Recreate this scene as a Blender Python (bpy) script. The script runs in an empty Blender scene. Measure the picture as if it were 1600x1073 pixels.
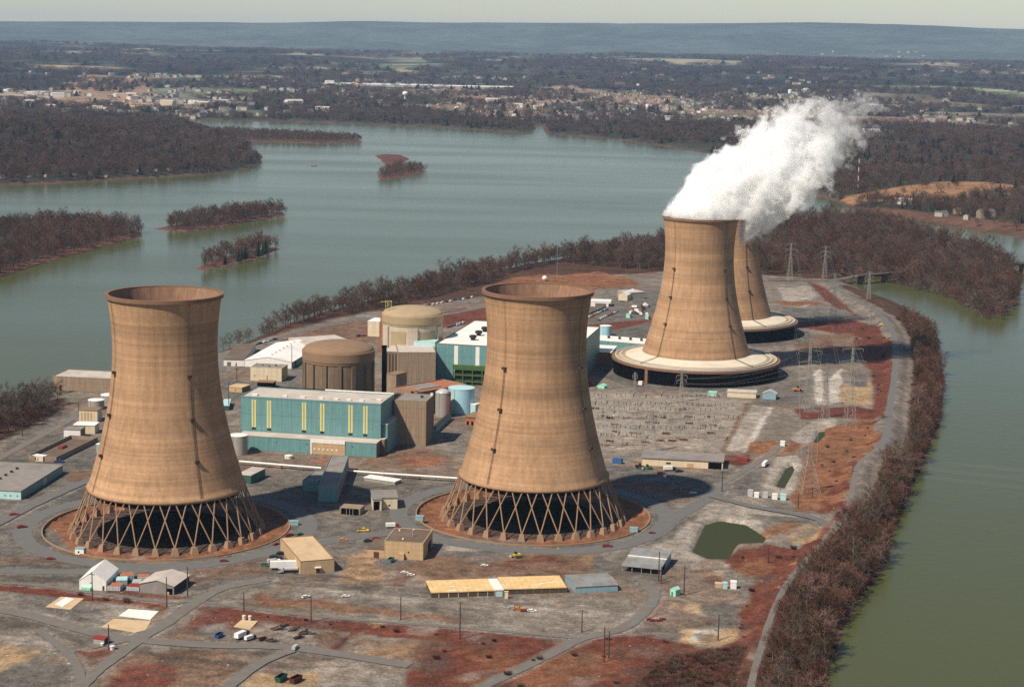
import bpy, bmesh, math, random
import numpy as np
from mathutils import Matrix, Vector

# ------------------------------------------------------------------ camera
SC = bpy.context.scene
COL = SC.collection
FPX, PITCH, ROLL, CH = 2834.585, 0.163, 0.0193, 232.08      # focal length in photo pixels, tilt, roll, height
_fw = np.array([0, math.cos(PITCH), -math.sin(PITCH)]); _up = np.array([0, math.sin(PITCH), math.cos(PITCH)]); _r = np.array([1., 0, 0])
_R = math.cos(ROLL) * _r + math.sin(ROLL) * _up
_U = -math.sin(ROLL) * _r + math.cos(ROLL) * _up
cam = bpy.data.cameras.new('camera'); cam_o = bpy.data.objects.new('camera', cam); COL.objects.link(cam_o)
cam.sensor_width = 36; cam.lens = FPX * 36 / 1600; cam.clip_start = 5; cam.clip_end = 90000
cam_o.matrix_world = Matrix(((_R[0], _U[0], -_fw[0], 0), (_R[1], _U[1], -_fw[1], 0), (_R[2], _U[2], -_fw[2], CH), (0, 0, 0, 1)))
SC.camera = cam_o
# ------------------------------------------------------------------ sky and sun
SUN_EL, SUN_AZ = math.radians(50), math.radians(227)          # azimuth clockwise from +Y
W = bpy.data.worlds.new('World'); SC.world = W; W.use_nodes = True
nt = W.node_tree; bg = nt.nodes['Background']
sky = nt.nodes.new('ShaderNodeTexSky'); sky.sky_type = 'NISHITA'; sky.sun_disc = False
sky.sun_elevation = SUN_EL; sky.sun_rotation = SUN_AZ; sky.altitude = 200; sky.air_density = 1.05; sky.dust_density = 0.12; sky.ozone_density = 1.0
nt.links.new(sky.outputs[0], bg.inputs[0]); bg.inputs[1].default_value = 0.07
sun = bpy.data.lights.new('sun', 'SUN'); sun.energy = 5.0; sun.angle = math.radians(1.4); sun.color = (1.0, 0.89, 0.73)
sun_o = bpy.data.objects.new('sun', sun); COL.objects.link(sun_o)
sd = Vector((math.sin(SUN_AZ) * math.cos(SUN_EL), math.cos(SUN_AZ) * math.cos(SUN_EL), math.sin(SUN_EL)))
sun_o.rotation_euler = sd.to_track_quat('Z', 'Y').to_euler(); sun_o.location = sd * 3000
SC.view_settings.view_transform = 'Standard'; SC.view_settings.look = 'None'; SC.view_settings.gamma = 1; SC.view_settings.exposure = 0.25
SC.render.engine = 'CYCLES'
SC.cycles.max_bounces = 24; SC.cycles.diffuse_bounces = 3; SC.cycles.glossy_bounces = 2; SC.cycles.transmission_bounces = 2
SC.cycles.volume_bounces = 24; SC.cycles.transparent_max_bounces = 6; SC.cycles.use_denoising = False
SC.cycles.sample_clamp_indirect = 6; SC.cycles.use_adaptive_sampling = False

random.seed(7)
RNG = np.random.default_rng(11)
# ------------------------------------------------------------------ geometry helpers
def G(px, py, z=0.0):
    """point of the plane at height z that the photograph shows at pixel (px, py)"""
    d = _fw * FPX + _R * (px - 800) + _U * (536.5 - py); t = (z - CH) / d[2]
    return float(d[0] * t), float(d[1] * t)
def GY(px, py, Y):
    d = _fw * FPX + _R * (px - 800) + _U * (536.5 - py); t = Y / d[1]
    return float(d[0] * t), float(Y), float(CH + d[2] * t)
def SP(X, Y, Z=0.0):
    d = np.array([X, Y, Z - CH]); z = d @ _fw
    return 800 + FPX * (d @ _R) / z, 536.5 - FPX * (d @ _U) / z
def HT(px, py, pytop, z0=0.0):
    """height of an upright edge standing at pixel (px, py) on z0 and reaching up to pixel row pytop"""
    X, Y = G(px, py, z0); lo, hi = z0, z0 + 200
    for _ in range(50):
        m = (lo + hi) / 2
        if SP(X, Y, m)[1] > pytop: lo = m
        else: hi = m
    return lo - z0
def polyG(pts, z=0.0): return np.array([G(a, b, z) for a, b in pts])

_perm = np.random.default_rng(3).permutation(4096)
def _hash(i, j, s): return _perm[(_perm[(i * 7 + s * 131) % 4096] + j * 13 + s * 57) % 4096] / 4096.0
def vnoise(x, y, sc, seed=0):
    x = np.asarray(x) / sc; y = np.asarray(y) / sc
    i = np.floor(x).astype(np.int64); j = np.floor(y).astype(np.int64); fx = x - i; fy = y - j
    fx = fx * fx * (3 - 2 * fx); fy = fy * fy * (3 - 2 * fy)
    a = _hash(i, j, seed); b = _hash(i + 1, j, seed); c = _hash(i, j + 1, seed); d = _hash(i + 1, j + 1, seed)
    return (a + (b - a) * fx) * (1 - fy) + (c + (d - c) * fx) * fy
def fbm(x, y, sc, seed=0, oct=4):
    t = 0; w = 1; n = 0
    for k in range(oct):
        t = t + w * vnoise(x, y, sc / 2 ** k, seed + k * 17); n += w; w *= .5
    return t / n
def sdf(P, x, y):
    """signed distance to polygon P, positive inside"""
    d2 = np.full(x.shape, 1e18); ins = np.zeros(x.shape, bool); n = len(P)
    for k in range(n):
        ax, ay = P[k]; bx, by = P[(k + 1) % n]; ex, ey = bx - ax, by - ay
        t = np.clip(((x - ax) * ex + (y - ay) * ey) / (ex * ex + ey * ey + 1e-12), 0, 1)
        d2 = np.minimum(d2, (x - ax - t * ex) ** 2 + (y - ay - t * ey) ** 2)
        c = (ay > y) != (by > y)
        with np.errstate(divide='ignore', invalid='ignore'):
            ins ^= c & (x < (bx - ax) * (y - ay) / (by - ay if by != ay else 1e-12) + ax)
    d = np.sqrt(d2); return np.where(ins, d, -d)
def pdist(L, x, y):
    d2 = np.full(x.shape, 1e18)
    for k in range(len(L) - 1):
        ax, ay = L[k]; bx, by = L[k + 1]; ex, ey = bx - ax, by - ay
        t = np.clip(((x - ax) * ex + (y - ay) * ey) / (ex * ex + ey * ey + 1e-12), 0, 1)
        d2 = np.minimum(d2, (x - ax - t * ex) ** 2 + (y - ay - t * ey) ** 2)
    return np.sqrt(d2)
def sstep(a, b, v):
    t = np.clip((v - a) / (b - a), 0, 1); return t * t * (3 - 2 * t)
def smooth_line(pts, n=6):
    P = [np.array(p, float) for p in pts]; out = []
    for i in range(len(P) - 1):
        p0 = P[max(i - 1, 0)]; p1 = P[i]; p2 = P[i + 1]; p3 = P[min(i + 2, len(P) - 1)]
        for k in range(n):
            t = k / n
            out.append(.5 * ((2 * p1) + (-p0 + p2) * t + (2 * p0 - 5 * p1 + 4 * p2 - p3) * t * t + (-p0 + 3 * p1 - 3 * p2 + p3) * t ** 3))
    out.append(P[-1]); return out

# ------------------------------------------------------------------ materials
def new_mat(name):
    m = bpy.data.materials.new(name); m.use_nodes = True
    return m, m.node_tree, m.node_tree.nodes['Principled BSDF']
def mat(name, col, rough=.8, var=.25, sc=1.5, streak=0, metal=0, bump=0, dirt=None, dirt_amt=.4, seam=None):
    """painted / concrete / metal surface: base colour broken up by noise at two scales, optional vertical streaks"""
    m, t, p = new_mat(name); N = t.nodes; L = t.links
    p.inputs['Roughness'].default_value = rough; p.inputs['Metallic'].default_value = metal
    tc = N.new('ShaderNodeTexCoord')
    n1 = N.new('ShaderNodeTexNoise'); n1.inputs['Scale'].default_value = 1 / sc; n1.inputs['Detail'].default_value = 6; n1.inputs['Roughness'].default_value = .65
    L.new(tc.outputs['Object'], n1.inputs['Vector'])
    r = N.new('ShaderNodeMapRange'); r.inputs['From Min'].default_value = .25; r.inputs['From Max'].default_value = .75
    r.inputs['To Min'].default_value = 1 - var; r.inputs['To Max'].default_value = 1 + var * .6
    L.new(n1.outputs[0], r.inputs[0]); fac = r.outputs[0]
    if streak:
        mp = N.new('ShaderNodeMapping'); mp.inputs['Scale'].default_value = (1.1, 1.1, .05); L.new(tc.outputs['Object'], mp.inputs[0])
        n2 = N.new('ShaderNodeTexNoise'); n2.inputs['Scale'].default_value = 1; n2.inputs['Detail'].default_value = 4; L.new(mp.outputs[0], n2.inputs['Vector'])
        r2 = N.new('ShaderNodeMapRange'); r2.inputs['From Min'].default_value = .3; r2.inputs['From Max'].default_value = .7
        r2.inputs['To Min'].default_value = 1 - streak; r2.inputs['To Max'].default_value = 1 + streak * .4; L.new(n2.outputs[0], r2.inputs[0])
        mu = N.new('ShaderNodeMath'); mu.operation = 'MULTIPLY'; L.new(fac, mu.inputs[0]); L.new(r2.outputs[0], mu.inputs[1]); fac = mu.outputs[0]
    if seam:
        sp = N.new('ShaderNodeSeparateXYZ'); L.new(tc.outputs['Object'], sp.inputs[0])
        xy = N.new('ShaderNodeMath'); L.new(sp.outputs[0], xy.inputs[0]); L.new(sp.outputs[1], xy.inputs[1])
        for src, dd in ((xy.outputs[0], seam[0]), (sp.outputs[2], seam[1])):
            a = N.new('ShaderNodeMath'); a.operation = 'DIVIDE'; L.new(src, a.inputs[0]); a.inputs[1].default_value = dd
            b = N.new('ShaderNodeMath'); b.operation = 'FRACT'; L.new(a.outputs[0], b.inputs[0])
            c = N.new('ShaderNodeMath'); c.operation = 'LESS_THAN'; L.new(b.outputs[0], c.inputs[0]); c.inputs[1].default_value = .22 / dd
            e = N.new('ShaderNodeMath'); e.operation = 'MULTIPLY_ADD'; L.new(c.outputs[0], e.inputs[0]); e.inputs[1].default_value = -seam[2]; e.inputs[2].default_value = 1
            g = N.new('ShaderNodeMath'); g.operation = 'MULTIPLY'; L.new(fac, g.inputs[0]); L.new(e.outputs[0], g.inputs[1]); fac = g.outputs[0]
    mx = N.new('ShaderNodeVectorMath'); mx.operation = 'SCALE'; mx.inputs[0].default_value = col; L.new(fac, mx.inputs['Scale'])
    out = mx.outputs[0]
    if dirt:
        n3 = N.new('ShaderNodeTexNoise'); n3.inputs['Scale'].default_value = .4 / sc; n3.inputs['Detail'].default_value = 8; L.new(tc.outputs['Object'], n3.inputs['Vector'])
        r3 = N.new('ShaderNodeMapRange'); r3.inputs['From Min'].default_value = .48; r3.inputs['From Max'].default_value = .66; r3.inputs['To Max'].default_value = dirt_amt; L.new(n3.outputs[0], r3.inputs[0])
        mm = N.new('ShaderNodeMix'); mm.data_type = 'RGBA'; L.new(r3.outputs[0], mm.inputs[0]); L.new(out, mm.inputs[6]); mm.inputs[7].default_value = (*dirt, 1); out = mm.outputs[2]
    L.new(out, p.inputs['Base Color'])
    if bump:
        b = N.new('ShaderNodeBump'); b.inputs['Strength'].default_value = bump; b.inputs['Distance'].default_value = .2; L.new(n1.outputs[0], b.inputs['Height']); L.new(b.outputs[0], p.inputs['Normal'])
    return m
def attr_mat(name, rough=.95, specks=True, scale=(1.3, 4.5, 19.0), amt=(.42, .34, .24), bump=.6):
    """ground: colour of each zone from the 'zone' attribute, broken up by gravel- and patch-sized noise"""
    m, t, p = new_mat(name); N = t.nodes; L = t.links
    p.inputs['Roughness'].default_value = rough; p.inputs['Specular IOR Level'].default_value = .15
    a = N.new('ShaderNodeAttribute'); a.attribute_name = 'zone'
    tc = N.new('ShaderNodeTexCoord'); fac = None
    for s, am in zip(scale, amt):
        n = N.new('ShaderNodeTexNoise'); n.inputs['Scale'].default_value = 1 / s; n.inputs['Detail'].default_value = 5; n.inputs['Roughness'].default_value = .6
        L.new(tc.outputs['Object'], n.inputs['Vector'])
        r = N.new('ShaderNodeMapRange'); r.inputs['From Min'].default_value = .3; r.inputs['From Max'].default_value = .7
        r.inputs['To Min'].default_value = 1 - am; r.inputs['To Max'].default_value = 1 + am; L.new(n.outputs[0], r.inputs[0])
        if fac is None: fac = r.outputs[0]; nb = n
        else:
            q = N.new('ShaderNodeMath'); q.operation = 'MULTIPLY'; L.new(fac, q.inputs[0]); L.new(r.outputs[0], q.inputs[1]); fac = q.outputs[0]
    mx = N.new('ShaderNodeVectorMath'); mx.operation = 'SCALE'; L.new(a.outputs['Color'], mx.inputs[0]); L.new(fac, mx.inputs['Scale'])
    out = mx.outputs[0]
    if specks:
        for s, lo, col, k in ((2.2, .70, (.05, .035, .028, 1), .8), (1.6, .735, (.62, .57, .5, 1), .75)):
            n = N.new('ShaderNodeTexNoise'); n.inputs['Scale'].default_value = 1 / s; n.inputs['Detail'].default_value = 3; n.inputs['Distortion'].default_value = .6; L.new(tc.outputs['Object'], n.inputs['Vector'])
            r = N.new('ShaderNodeMapRange'); r.inputs['From Min'].default_value = lo - .05; r.inputs['From Max'].default_value = lo + .03; r.inputs['To Max'].default_value = k; L.new(n.outputs[0], r.inputs[0])
            mm = N.new('ShaderNodeMix'); mm.data_type = 'RGBA'; L.new(r.outputs[0], mm.inputs[0]); L.new(out, mm.inputs[6]); mm.inputs[7].default_value = col; out = mm.outputs[2]
    L.new(out, p.inputs['Base Color'])
    if bump:
        b = N.new('ShaderNodeBump'); b.inputs['Strength'].default_value = bump; b.inputs['Distance'].default_value = .5; L.new(nb.outputs[0], b.inputs['Height']); L.new(b.outputs[0], p.inputs['Normal'])
    return m
M = {}
def defmat(k, *a, **kw): M[k] = mat(k, *a, **kw)
defmat('teal', (.135, .285, .29), .55, .16, 3, streak=.16, seam=(6.1, 9.3, .38))
defmat('pale teal', (.42, .62, .62), .6, .12, 2)
defmat('mint', (.30, .62, .48), .6, .1, 2)
defmat('green frame', (.055, .12, .025), .6, .2, 2)
defmat('dark green', (.02, .10, .07), .6, .2, 1)
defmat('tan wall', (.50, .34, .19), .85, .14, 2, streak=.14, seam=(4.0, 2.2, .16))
defmat('tan roof', (.56, .40, .24), .9, .18, 3, dirt=(.38, .26, .16))
defmat('brown roof', (.125, .085, .06), .9, .25, 4, dirt=(.20, .15, .11))
defmat('gray roof', (.24, .215, .195), .9, .22, 4, dirt=(.12, .10, .085))
defmat('pale roof', (.50, .44, .39), .9, .18, 5, dirt=(.30, .25, .2))
defmat('white roof', (.80, .76, .72), .8, .08, 6, dirt=(.55, .5, .45))
defmat('white', (.78, .76, .72), .6, .1, 3, streak=.08)
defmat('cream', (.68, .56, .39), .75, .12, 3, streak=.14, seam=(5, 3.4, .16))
defmat('yellow panel', (.62, .56, .24), .5, .12, 2)
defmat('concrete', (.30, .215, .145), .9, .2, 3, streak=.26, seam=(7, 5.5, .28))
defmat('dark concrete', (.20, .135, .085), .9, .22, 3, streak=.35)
defmat('dome', (.235, .145, .085), .9, .15, 5)
defmat('dome pale', (.36, .27, .16), .9, .15, 5)
defmat('gray metal', (.30, .30, .29), .5, .14, 2, metal=.2, seam=(1.6, 50, .16), dirt=(.16, .11, .08))
defmat('blue metal', (.24, .37, .41), .5, .14, 2, streak=.12, seam=(2.4, 50, .16))
defmat('tank blue', (.36, .60, .68), .45, .08, 3)
defmat('tank gray', (.34, .31, .28), .6, .15, 3, streak=.1)
defmat('ladder', (.05, .033, .024), .9, .2, 1)
defmat('steel', (.30, .28, .25), .6, .15, 3)
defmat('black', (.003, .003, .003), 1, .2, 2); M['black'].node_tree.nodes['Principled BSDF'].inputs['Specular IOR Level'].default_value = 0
defmat('house white', (.40, .37, .32), .8, .1, 3)
defmat('house tan', (.26, .20, .14), .85, .15, 3)
defmat('house roof', (.09, .08, .075), .9, .2, 3)
defmat('dark', (.018, .016, .015), .9, .3, 1)
defmat('rust', (.10, .028, .02), .9, .25, 1)
defmat('orange rust', (.36, .13, .06), .9, .25, 2)
defmat('plywood', (.66, .45, .20), .85, .22, 1.6, dirt=(.75, .58, .33), dirt_amt=.5)
defmat('wood', (.075, .052, .04), .9, .3, .6)
defmat('wood pole', (.06, .04, .035), .9, .3, .6)
defmat('asphalt', (.125, .121, .116), .9, .16, 4, bump=.2)
defmat('gravel road', (.150, .137, .123), .95, .2, 5, bump=.3, dirt=(.14, .10, .075), dirt_amt=.45)
defmat('bridge', (.14, .108, .08), .9, .2, 3)
defmat('glass', (.02, .025, .03), .15, .1, 2)
defmat('tyre', (.012, .012, .012), .9, .1, 1)
defmat('red', (.24, .022, .018), .45, .08, 1)
defmat('blue', (.02, .09, .28), .45, .1, 1)
defmat('yellow', (.72, .48, .06), .45, .08, 1)
defmat('dark car', (.012, .014, .016), .35, .1, 1)
defmat('green car', (.03, .16, .07), .4, .1, 1)
defmat('silver', (.42, .43, .44), .4, .08, 1)
defmat('orange', (.62, .22, .03), .5, .1, 1)
# ------------------------------------------------------------------ mesh builder
class MB:
    def __init__(s): s.v = []; s.f = []; s.m = []; s.mats = []; s.cur = 0
    def use(s, k):
        mm = M[k] if isinstance(k, str) else k
        if mm not in s.mats: s.mats.append(mm)
        s.cur = s.mats.index(mm); return s
    def add(s, vs, fs):
        o = len(s.v); s.v += [tuple(map(float, q)) for q in vs]
        for f in fs: s.f.append(tuple(o + i for i in f)); s.m.append(s.cur)
        return s
    def box(s, x0, y0, z0, x1, y1, z1):
        return s.add([(x0, y0, z0), (x1, y0, z0), (x1, y1, z0), (x0, y1, z0), (x0, y0, z1), (x1, y0, z1), (x1, y1, z1), (x0, y1, z1)],
                     [(0, 3, 2, 1), (4, 5, 6, 7), (0, 1, 5, 4), (1, 2, 6, 5), (2, 3, 7, 6), (3, 0, 4, 7)])
    def hexa(s, b, t):
        """solid between bottom quad b and top quad t"""
        return s.add(list(b) + list(t), [(0, 3, 2, 1), (4, 5, 6, 7), (0, 1, 5, 4), (1, 2, 6, 5), (2, 3, 7, 6), (3, 0, 4, 7)])
    def bar(s, a, b, w, n=4, w2=None):
        a = np.array(a, float); b = np.array(b, float); d = b - a; l = np.linalg.norm(d)
        if l < 1e-6: return s
        d /= l; u = np.cross(d, (0, 0, 1.)) if abs(d[2]) < .95 else np.cross(d, (1., 0, 0)); u /= np.linalg.norm(u); v = np.cross(d, u)
        w2 = w if w2 is None else w2; vs = []
        for q, ww in ((a, w), (b, w2)):
            for k in range(n):
                an = 2 * math.pi * (k + .5) / n; vs.append(q + ww * (math.cos(an) * u + math.sin(an) * v))
        fs = [(k, (k + 1) % n, n + (k + 1) % n, n + k) for k in range(n)] + [tuple(range(n - 1, -1, -1)), tuple(range(n, 2 * n))]
        return s.add(vs, fs)
    def lathe(s, prof, n=48, cap0=False, cap1=False, cx=0, cy=0):
        vs = []
        for r, z in prof:
            for k in range(n): an = 2 * math.pi * k / n; vs.append((cx + r * math.cos(an), cy + r * math.sin(an), z))
        fs = []
        for i in range(len(prof) - 1):
            for k in range(n): a = i * n + k; b = i * n + (k + 1) % n; fs.append((a, b, b + n, a + n))
        if cap0: fs.append(tuple(range(n - 1, -1, -1)))
        if cap1: fs.append(tuple((len(prof) - 1) * n + k for k in range(n)))
        return s.add(vs, fs)
    def build(s, name, parent=None, smooth=False, loc=None, rotz=0):
        me = bpy.data.meshes.new(name); me.from_pydata(s.v, [], s.f)
        for mm in s.mats: me.materials.append(mm)
        me.polygons.foreach_set('material_index', s.m)
        if smooth: me.polygons.foreach_set('use_smooth', [True] * len(s.f))
        me.update(); o = bpy.data.objects.new(name, me); COL.objects.link(o)
        if parent: o.parent = parent
        if loc is not None: o.location = loc
        o.rotation_euler.z = rotz
        return o
def tag(o, label, cat, group=None, kind=None):
    o['label'] = label; o['category'] = cat
    if group: o['group'] = group
    if kind: o['kind'] = kind
    return o
def thing(name, label, cat, loc, rotz=0, group=None):
    o = bpy.data.objects.new(name, None); COL.objects.link(o); o.location = loc; o.rotation_euler.z = rotz; o.empty_display_size = 3
    return tag(o, label, cat, group)
def dup(root, loc, rotz=None, label=None, group=None, scale=None):
    r = root.copy(); COL.objects.link(r); r.location = loc
    if rotz is not None: r.rotation_euler.z = rotz
    if scale is not None: r.scale = scale
    if label: r['label'] = label
    if group: r['group'] = group
    for ch in list(root.children):
        c = ch.copy(); COL.objects.link(c); c.parent = r
        for g in ch.children:
            d = g.copy(); COL.objects.link(d); d.parent = c
    return r
def np_mesh(name, verts, faces, mats, zone=None, kind=None, smooth=False, mi=None):
    """mesh from numpy arrays; faces is (n,4) or (n,3)"""
    me = bpy.data.meshes.new(name); nv = len(verts); nf = len(faces); k = faces.shape[1]
    me.vertices.add(nv); me.vertices.foreach_set('co', np.asarray(verts, np.float32).ravel())
    me.loops.add(nf * k); me.loops.foreach_set('vertex_index', np.asarray(faces, np.int32).ravel())
    me.polygons.add(nf); me.polygons.foreach_set('loop_start', np.arange(0, nf * k, k, dtype=np.int32))
    for m_ in mats: me.materials.append(m_)
    if mi is not None: me.polygons.foreach_set('material_index', np.asarray(mi, np.int32))
    if smooth: me.polygons.foreach_set('use_smooth', np.ones(nf, bool))
    if zone is not None:
        a = me.attributes.new('zone', 'FLOAT_COLOR', 'POINT'); c = np.ones((nv, 4), np.float32); c[:, :3] = zone; a.data.foreach_set('color', c.ravel())
    me.update(calc_edges=True); me.validate()
    o = bpy.data.objects.new(name, me); COL.objects.link(o)
    if kind: o['kind'] = kind
    return o
def grid_mesh(name, X, Y, Z, zone, mats, keep, kind='structure'):
    h, w = X.shape; idx = np.arange(h * w).reshape(h, w)
    f = np.stack([idx[:-1, :-1], idx[:-1, 1:], idx[1:, 1:], idx[1:, :-1]], -1).reshape(-1, 4)
    kp = keep.ravel(); f = f[kp[f].any(1)]
    used = np.zeros(h * w, bool); used[f.ravel()] = True; re = np.cumsum(used) - 1
    v = np.stack([X, Y, Z], -1).reshape(-1, 3)[used]
    return np_mesh(name, v, re[f], mats, zone.reshape(-1, 3)[used], kind, smooth=True)
# ------------------------------------------------------------------ water and land
WZ = -6.0
m, t, p = new_mat('river water'); M['water'] = m; N = t.nodes; L = t.links
p.inputs['Base Color'].default_value = (.068, .074, .024, 1); p.inputs['Specular IOR Level'].default_value = .16; p.inputs['Specular Tint'].default_value = (1, .93, .70, 1); p.inputs['Roughness'].default_value = .2; p.inputs['IOR'].default_value = 1.33
tc = N.new('ShaderNodeTexCoord'); hgt = None
for s, w in ((7, .55), (2.2, .3), (60, .9)):
    n = N.new('ShaderNodeTexNoise'); n.inputs['Scale'].default_value = 1 / s; n.inputs['Detail'].default_value = 3; L.new(tc.outputs['Object'], n.inputs['Vector'])
    q = N.new('ShaderNodeMath'); q.operation = 'MULTIPLY'; q.inputs[1].default_value = w; L.new(n.outputs[0], q.inputs[0])
    if hgt is None: hgt = q.outputs[0]
    else:
        ad = N.new('ShaderNodeMath'); L.new(hgt, ad.inputs[0]); L.new(q.outputs[0], ad.inputs[1]); hgt = ad.outputs[0]
mp = N.new('ShaderNodeMapping'); mp.inputs['Scale'].default_value = (.0011, .0055, 1); mp.inputs['Rotation'].default_value = (0, 0, .12); L.new(tc.outputs['Object'], mp.inputs[0])
n = N.new('ShaderNodeTexNoise'); n.inputs['Scale'].default_value = 1; n.inputs['Detail'].default_value = 5; L.new(mp.outputs[0], n.inputs['Vector'])
r = N.new('ShaderNodeMapRange'); r.inputs['From Min'].default_value = .35; r.inputs['From Max'].default_value = .65; r.inputs['To Min'].default_value = .11; r.inputs['To Max'].default_value = .2; L.new(n.outputs[0], r.inputs[0]); L.new(r.outputs[0], p.inputs['Roughness'])
b = N.new('ShaderNodeBump'); b.inputs['Strength'].default_value = .24; b.inputs['Distance'].default_value = 1.0; L.new(hgt, b.inputs['Height']); L.new(b.outputs[0], p.inputs['Normal'])
m2 = m.copy(); M['pond'] = m2; p2 = m2.node_tree.nodes['Principled BSDF']; p2.inputs['Base Color'].default_value = (.044, .052, .029, 1); p2.inputs['Specular IOR Level'].default_value = 0; p2.inputs['Roughness'].default_value = .1
for q_ in m2.node_tree.nodes:
    if q_.type == 'BUMP': q_.inputs['Strength'].default_value = .04
w_ = MB().use(m); w_.add([(-14000, -3000, WZ), (14000, -3000, WZ), (14000, 30000, WZ), (-14000, 30000, WZ)], [(0, 1, 2, 3)])
w_.build('water')['kind'] = 'structure'

ISL = polyG([(-700, 1500), (-420, 960), (-160, 720), (-60, 668), (0, 645), (60, 626), (84, 617), (110, 606), (180, 594), (345, 549), (400, 528), (425, 513), (500, 488), (600, 465), (700, 440), (800, 418), (870, 407),
             (950, 394), (1035, 384), (1110, 372), (1180, 360), (1260, 347), (1330, 346), (1400, 353), (1450, 372), (1490, 386), (1540, 399), (1583, 414), (1594, 440), (1590, 474), (1572, 490), (1553, 496), (1528, 489), (1500, 469),
             (1460, 452), (1420, 444), (1392, 436), (1360, 430), (1330, 430), (1326, 440), (1350, 453), (1395, 470), (1432, 488), (1462, 524), (1475, 590), (1470, 660), (1447, 715), (1425, 765), (1398, 828), (1386, 880), (1350, 930),
             (1316, 985), (1298, 1040), (1285, 1110), (1270, 1400)], WZ)
LEVEE = [(1290, 441), (1330, 465), (1372, 490), (1395, 520), (1400, 560), (1390, 640), (1385, 680), (1372, 700), (1345, 722), (1335, 745), (1325, 795), (1300, 832), (1270, 865), (1235, 905), (1210, 950), (1190, 1010), (1172, 1080), (1150, 1250)]
LEV = [G(a, b, 1.8) for a, b in LEVEE]; LEVS = smooth_line(LEV, 5)
POND = polyG([(1082, 862), (1103, 818), (1125, 812), (1165, 818), (1196, 838), (1190, 848), (1150, 850), (1136, 874), (1110, 874)], -1)
POND2 = polyG([(1212, 760), (1228, 731), (1238, 726), (1241, 733), (1224, 764)], -1)
POND3 = polyG([(1270, 690), (1280, 674), (1288, 673), (1290, 679), (1276, 693)], -1)

xs = np.concatenate([np.arange(-470, -240, 4.), np.arange(-240, 420, 1.5), np.arange(420, 760, 4.)])
ys = np.concatenate([np.arange(480, 600, 4.), np.arange(600, 1320, 1.7), np.arange(1320, 2500, 4.)])
X, Y = np.meshgrid(xs, ys)
S_ISL = sdf(ISL, X, Y)
def pond_h(x, y):
    return -4.2 * (sstep(-2.5, 2.5, sdf(POND, x, y)) + .8 * sstep(-2, 2, sdf(POND2, x, y)) + .6 * sstep(-2, 2, sdf(POND3, x, y)))
def isl_h(x, y, s=None):
    s = sdf(ISL, x, y) if s is None else s
    h = WZ - 3 + 3 * sstep(-14, 0, s) + 6 * sstep(0, 24, s)
    lev = 2.0 * (1 - sstep(3.2, 9.5, pdist(LEVS, x, y)))
    return np.maximum(h + lev * sstep(4, 20, s), h) + pond_h(x, y)
Z = isl_h(X, Y, S_ISL)
wx = (fbm(X, Y, 16, 1, 4) - .5) * 13; wy = (fbm(X, Y, 16, 2, 4) - .5) * 20
fine = (fbm(X, Y, 5, 5, 3) - .5)
C = {'grav': (.170, .144, .120), 'light': (.272, .235, .20), 'pale': (.39, .35, .305), 'gray': (.120, .108, .095), 'dark': (.066, .058, .048), 'tan': (.30, .185, .10), 'straw': (.31, .21, .12), 'orange': (.19, .085, .042), 'red': (.118, .038, .024),
     'brush': (.066, .034, .022), 'brown': (.150, .092, .062), 'moat': (.22, .088, .050), 'white': (.72, .68, .63), 'yard': (.245, .205, .168), 'rock': (.150, .126, .108), 'mud': (.075, .05, .04)}
zone = np.empty(X.shape + (3,)); zone[:] = C['grav']
zone[:] = np.where((fbm(X, Y, 45, 9, 4) > .55)[..., None], C['brown'], C['grav']) * .5 + zone * .5
big = fbm(X, Y, 30, 21, 4)[..., None]
zone *= .82 + .36 * big
def paint(c, pts, soft=1.5, warp=1.0, amt=1.0, patchy=0):
    P = polyG(pts); s = sdf(P, X + wx * warp, Y + wy * warp)
    a = sstep(-soft, soft, s) * amt
    if patchy: a = a * sstep(patchy - .08, patchy + .08, fbm(X, Y, 22, len(pts) * 7 + int(pts[0][0]) % 50, 4))
    zone[:] = zone * (1 - a[..., None]) + np.array(C[c]) * a[..., None] * (.8 + .4 * big)
def stroke(c, pts, w, soft=1.2, warp=.25, amt=1.0):
    d = pdist(smooth_line([G(a, b) for a, b in pts], 4), X + wx * warp, Y + wy * warp)
    a = (1 - sstep(w / 2 - soft, w / 2 + soft, d)) * amt; zone[:] = zone * (1 - a[..., None]) + np.array(C[c]) * a[..., None] * (.85 + .3 * big)
# --- wooded and grassy rims
paint('brush', [(300, 560), (420, 525), (520, 497), (640, 478), (760, 462), (840, 445), (940, 430), (1030, 425), (1200, 430), (1290, 436), (1340, 440), (1400, 440), (1520, 500), (1620, 500), (1620, 400), (1500, 370), (1400, 335), (1200, 340), (1000, 370), (800, 400), (600, 450), (420, 500)], 4, .8)
paint('red', [(560, 510), (700, 487), (770, 478), (770, 500), (640, 520)], 2, .6)
paint('orange', [(760, 448), (800, 434), (850, 428), (880, 430), (935, 424), (990, 437), (1000, 446), (930, 452), (925, 465), (760, 470)], 2, .4)
paint('brown', [(440, 520), (500, 512), (560, 500), (590, 500), (590, 530), (540, 545), (440, 535)], 3, .6)
paint('brush', [(-100, 740), (0, 690), (90, 650), (100, 620), (0, 640), (-200, 740)], 2, .4)
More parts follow.
